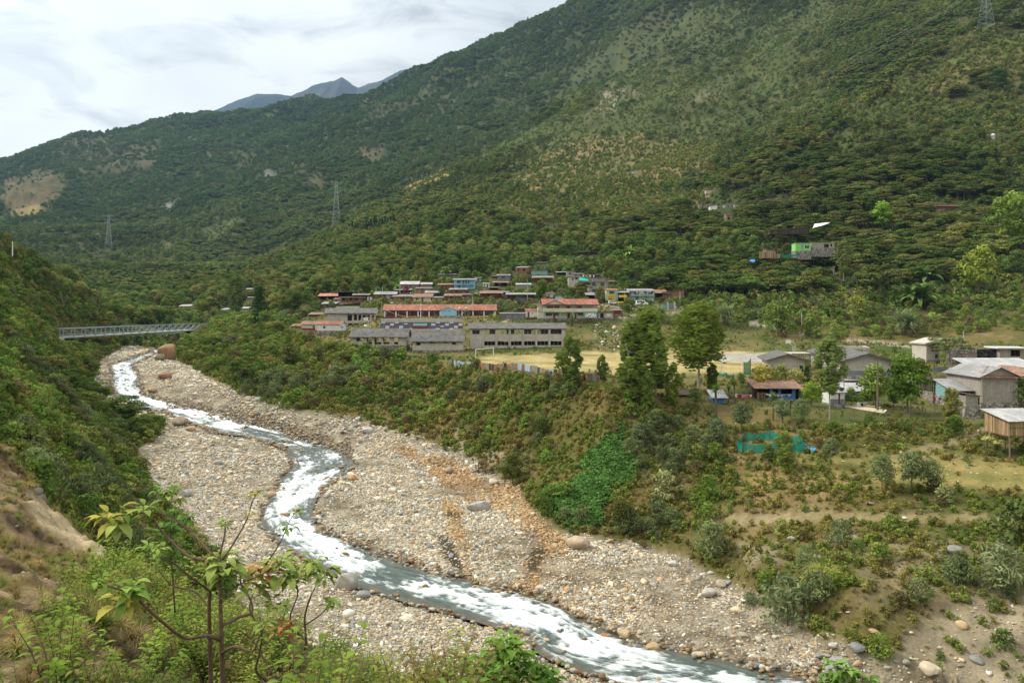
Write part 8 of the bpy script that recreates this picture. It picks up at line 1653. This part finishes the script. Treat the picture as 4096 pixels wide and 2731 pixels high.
dens = (gl_*7*np.clip(4*(fbm(GX/1.1, GY/1.1, 3, 321)-.48), .05, 1)+strip*8)*fr2*nearY*(GY > 4); x, y, z = scatter(dens, rg, 9000); n = len(x); sc = .015+.07*rg.random(n)**3
mass('scree', np.stack([x, y, z+sc*.1], -1), rg.integers(0, 7, n), sc, rg.random(n)*6.28, np.array((.33,.28,.21))*(.6+.8*rg.random((n, 1))), STN)
for u, v, w_, lb in [(140,2185,62,'pale angular rock jutting from the left dirt slope'),(160,2250,56,'upright slab rock below the jutting one on the dirt slope'),(205,2275,44,'cracked grey rock right of the upright slab'),(30,2040,50,'grey angular rock near the left edge of the dirt slope'),(20,2090,60,'flat pale rock at the left edge of the dirt slope'),(70,2120,40,'small slab rock between the jutting rock and the left edge'),
                     (180,2210,34,'dark wedge rock leaning on the jutting rock'),(230,2320,30,'small broken rock low on the dirt slope'),(60,1900,90,'weathered grey outcrop at the top of the dirt slope'),(20,1850,80,'upper grey outcrop at the left edge of the frame'),(110,2600,26,'little grey rock in the dry grass bottom left')]:
    boulder(u, v, min(w_, 60)*1.05, (.25,.225,.19), lb, hz=1.35, k=int(RNG.integers(0,7)), big=False, group='rocks on the left dirt slope', name='rock')
def sapling(label, Y, stems, clusters, tints_, seed, scale=1.0, name='sapling'):
    """stems: list of (radius, [(u,v,dY)...]); clusters: (u,v,dY,n,len_px,spread)"""
    r = random.Random(seed); base = W(stems[0][1][0][0], stems[0][1][0][1], Y); t = empty(name, base, 0, label=label, cat='sapling')
    for rad, pl in stems:
        P_ = [W(a, b, Y+c)-base for a, b, c in pl]; Q = [P_[0]]                      # rounded polyline
        for i in range(len(P_)-1):
            p0 = P_[max(0, i-1)]; p1 = P_[i]; p2 = P_[i+1]; p3 = P_[min(len(P_)-1, i+2)]
            for k in range(1, 5): s = k/4; Q.append(.5*((2*p1)+(p2-p0)*s+(2*p0-5*p1+4*p2-p3)*s*s+(3*p1-p0-3*p2+p3)*s**3))
        nq = len(Q); m = MB(); m.tube([tuple(p) for p in Q], [rad*(1-.65*i/(nq-1)) for i in range(nq)], 7); m.build('stem' if rad > .012 else 'branch', STEMB, t, True)
    for (u, v, dy, n, lp, sp) in clusters:
        c = W(u, v, Y+dy)-base; V = []; Fc = []; T_ = []; L = lp/F*Y; col = r.choice(tints_)
        for k in range(int(n*2.8)):
            an = k*2.4+r.random()*.8; el = r.uniform(-.35, .75); d = Vector((math.cos(an)*math.cos(el), math.sin(an)*math.cos(el), math.sin(el))); st = d*L*.18*sp+Vector((r.uniform(-1,1), r.uniform(-1,1), r.uniform(-1,1)))*L*.25*sp
            ll = L*(.5+.6*r.random()); v_, f_ = leaf_strip(c+st, d, Vector((0,0,1)), ll, ll*.46, .7+1.2*r.random(), .3); b = len(V); V += [tuple(q) for q in v_]; Fc += [tuple(b+i for i in f) for f in f_]; tt = min(1, max(0, .5+r.uniform(-.35,.4))); T_ += [tt]*len(v_)
        me = np_mesh('leaf_cluster', np.array(V), np.array(Fc), {'tone': np.array(T_)}, [LEAF], True); o = bpy.data.objects.new('leaf_cluster', me); link(o, t); o['tint'] = list(col)
    return t
STEMB = surf('sapling_bark', (.11,.065,.045), .8, .3, 9, (.2,.15,.12), .4)
GT = [(.095,.14,.04),(.08,.13,.035),(.12,.155,.05),(.10,.14,.042),(.155,.155,.042),(.07,.12,.032)]
GT = [tuple(c*1.1 for c in q) for q in GT]; GR_ = GT*2+[(.10,.05,.03)]
sapling('tall sparse sapling with twin brown stems in the foreground left of the rapids', 6.0,
 [(.024,[(893,3000,0),(891,2731,0),(884,2502,0),(880,2321,.05),(879,2215,.1)]),(.022,[(846,3000,.2),(844,2731,.2),(837,2451,.2),(840,2321,.2),(828,2240,.2)]),
  (.013,[(830,2242,.2),(750,2220,.3),(678,2155,.4),(620,2090,.5),(584,2033,.5)]),(.010,[(858,2228,.1),(779,2141,.3),(700,2075,.4),(640,2052,.5),(560,2050,.5),(500,2046,.5)]),(.009,[(844,2365,.2),(772,2314,0),(693,2249,-.1),(635,2228,-.2),(600,2200,-.2)]),
  (.008,[(837,2430,.2),(779,2365,.4),(693,2343,.5),(650,2300,.5),(620,2256,.6)]),(.015,[(884,2560,0),(830,2541,-.1),(736,2549,-.2),(635,2473,-.4),(548,2394,-.5),(505,2365,-.5),(390,2332,-.6)]),
  (.013,[(884,2502,0),(960,2466,.1),(1006,2451,.2),(1003,2401,.3),(967,2343,.3),(960,2300,.3)]),(.012,[(887,2610,0),(938,2585,-.2),(1010,2603,-.3),(1032,2560,-.3),(1060,2500,-.3)]),(.008,[(891,2235,.1),(931,2177,.2),(988,2076,.3),(1010,2004,.3),(1039,1961,.3)]),
  (.010,[(880,2213,.1),(898,2141,.2),(902,2085,.2)]),(.006,[(779,2141,.3),(800,2200,.3),(830,2300,.3)]),(.007,[(880,2400,0),(950,2340,.1),(1060,2290,.2),(1110,2240,.2)]),(.006,[(1040,2290,.2),(1120,2170,.2),(1160,2080,.2),(1190,2040,.2)])],
 [(584,2040,.5,6,70,1.1),(660,1965,.5,9,58,1.4),(690,1985,.5,7,56,1.2),(505,2060,.5,5,62,1.2),(440,2070,.5,6,95,1.2),(470,2110,.5,4,100,1.0),(600,2080,.5,4,60,1.0),(640,2200,-.2,7,44,1.3),(600,2190,-.2,5,40,1.2),(520,2375,-.5,9,88,1.2),(490,2400,-.5,4,100,1.0),(395,2325,-.6,5,46,1.1),
  (880,2240,.1,9,80,1.2),(905,2290,.1,7,84,1.2),(860,2300,.15,4,80,1.0),(965,2300,.3,7,72,1.2),(935,2330,.2,4,66,1.1),(900,2095,.2,7,32,1.3),(1020,1975,.3,6,36,1.4),(1000,2050,.3,4,34,1.2),(1060,2500,-.3,5,50,1.2),(1110,2240,.2,6,52,1.3),(1190,2045,.2,6,30,1.3),(1150,2110,.2,5,44,1.3),(620,2256,.6,4,34,1.2)], GR_, 5)
sapling('leafy sapling with large green leaves right of the twin stemmed one', 6.6,
 [(.014,[(1110,3000,0),(1118,2731,0),(1219,2603,0),(1219,2466,0),(1255,2358,0),(1299,2300,0)]),(.012,[(1082,2731,.1),(1025,2682,.1),(1039,2610,.1),(1045,2530,.1),(1000,2440,.2),(1010,2380,.2)]),(.010,[(1118,2731,0),(1060,2640,.2),(1010,2560,.3),(960,2520,.3)]),(.009,[(1219,2560,0),(1160,2480,.1),(1190,2380,.2),(1180,2320,.2)]),(.007,[(1219,2500,0),(1290,2450,.1),(1325,2400,.1)])],
 [(1060,2290,.2,9,80,1.4),(1120,2270,.2,9,80,1.4),(1180,2300,.2,8,76,1.4),(1240,2270,0,8,70,1.3),(1290,2290,0,8,72,1.3),(1030,2350,.2,7,76,1.2),(1130,2330,.2,4,80,1.2),(1325,2410,.1,7,48,1.2),(1100,2420,.1,6,62,1.3),(1130,2520,0,6,62,1.3),(1050,2550,.1,5,50,1.2),(1250,2240,0,4,60,1.2)], GT+[(.2,.1,.05)], 6)
sapling('dark leaf sprig hanging among the twin stems with compound leaves', 6.8, [(.008,[(700,2450,0),(690,2300,0),(680,2150,0),(690,2060,0)])], [(640,2150,0,14,46,2.2),(700,2180,0,14,44,2.2),(660,2230,0,12,44,2.0),(720,2260,0,10,42,2.0),(690,2100,0,9,40,1.8),(740,2080,.1,10,44,1.6)], [(.05,.10,.03),(.06,.11,.03)], 7)
sapling('bright green leafy bush top rising at the bottom centre of the frame', 8.4, [(.016,[(2010,3100,0),(2020,2800,0),(2015,2560,0)]),(.010,[(2015,2800,0),(2120,2680,0),(2150,2620,0)]),(.010,[(2015,2800,0),(1920,2700,0),(1890,2640,0)])],
 [(2015+dx, 2600+dy, dz*.1, 11, 62, 1.7) for dx, dy, dz in [(0,-30,0),(-30,20,1),(40,10,-1),(-80,60,1),(80,50,0),(-110,100,0),(130,80,1),(0,70,-1),(60,110,0),(-50,120,1),(160,130,0),(-10,140,-2),(110,150,1),(-90,160,0),(190,100,0),(40,170,0),(-140,150,0),(-20,100,2),(90,200,1),(-60,210,0)]], [(.07,.14,.03),(.085,.155,.035),(.055,.12,.028)], 8)
sapling('small leafy twig tops at the bottom right edge of the frame', 8.4, [(.010,[(3340,3000,0),(3345,2800,0),(3350,2660,0)]),(.008,[(3345,2850,0),(3440,2740,0),(3450,2700,0)])], [(3350,2670,0,11,50,1.5),(3390,2690,0,9,48,1.5),(3320,2710,0,9,46,1.4),(3420,2710,.1,8,44,1.4),(3370,2735,0,10,48,1.5),(3480,2735,0,7,42,1.3),(3300,2740,0,8,42,1.3)], [(.065,.13,.03),(.08,.15,.035)], 9)
sapling('reddish brown dry weed with fine twigs beside the bright bush', 8.0, [(.006,[(1800,2900,0),(1790,2700,0),(1770,2560,0)]),(.006,[(1800,2900,0),(1850,2700,0),(1880,2600,0)]),(.006,[(1800,2900,0),(1700,2700,0),(1660,2600,0)]),(.005,[(1790,2750,0),(1740,2640,0),(1720,2560,0)])],
 [(1770+RNG.normal()*75, 2620+RNG.random()*120, 0, 14, 13, 4.5) for _ in range(30)], [(.17,.10,.06),(.13,.085,.05),(.10,.10,.04)], 10)
for i, (u, v) in enumerate([(120,2650),(60,2560),(330,2640),(250,2500),(420,2560)]):
    plant('hb%d' % (i % 3), 'weed', 'weed', u, v, tint=(.16,.22,.05), H=.55+.1*i, label=['leafy green weed standing low at the left bottom corner','thin green weed above the left bottom corner','broad leafed weed left of the twin stemmed sapling','small yellowish weed on the dirt left of the sapling','weed with big pale leaves under the left sapling branch'][i], group='leafy weeds on the near slope')
finish_labels()
open('/tmp/cnt.txt','w').write(str(STCOUNT))
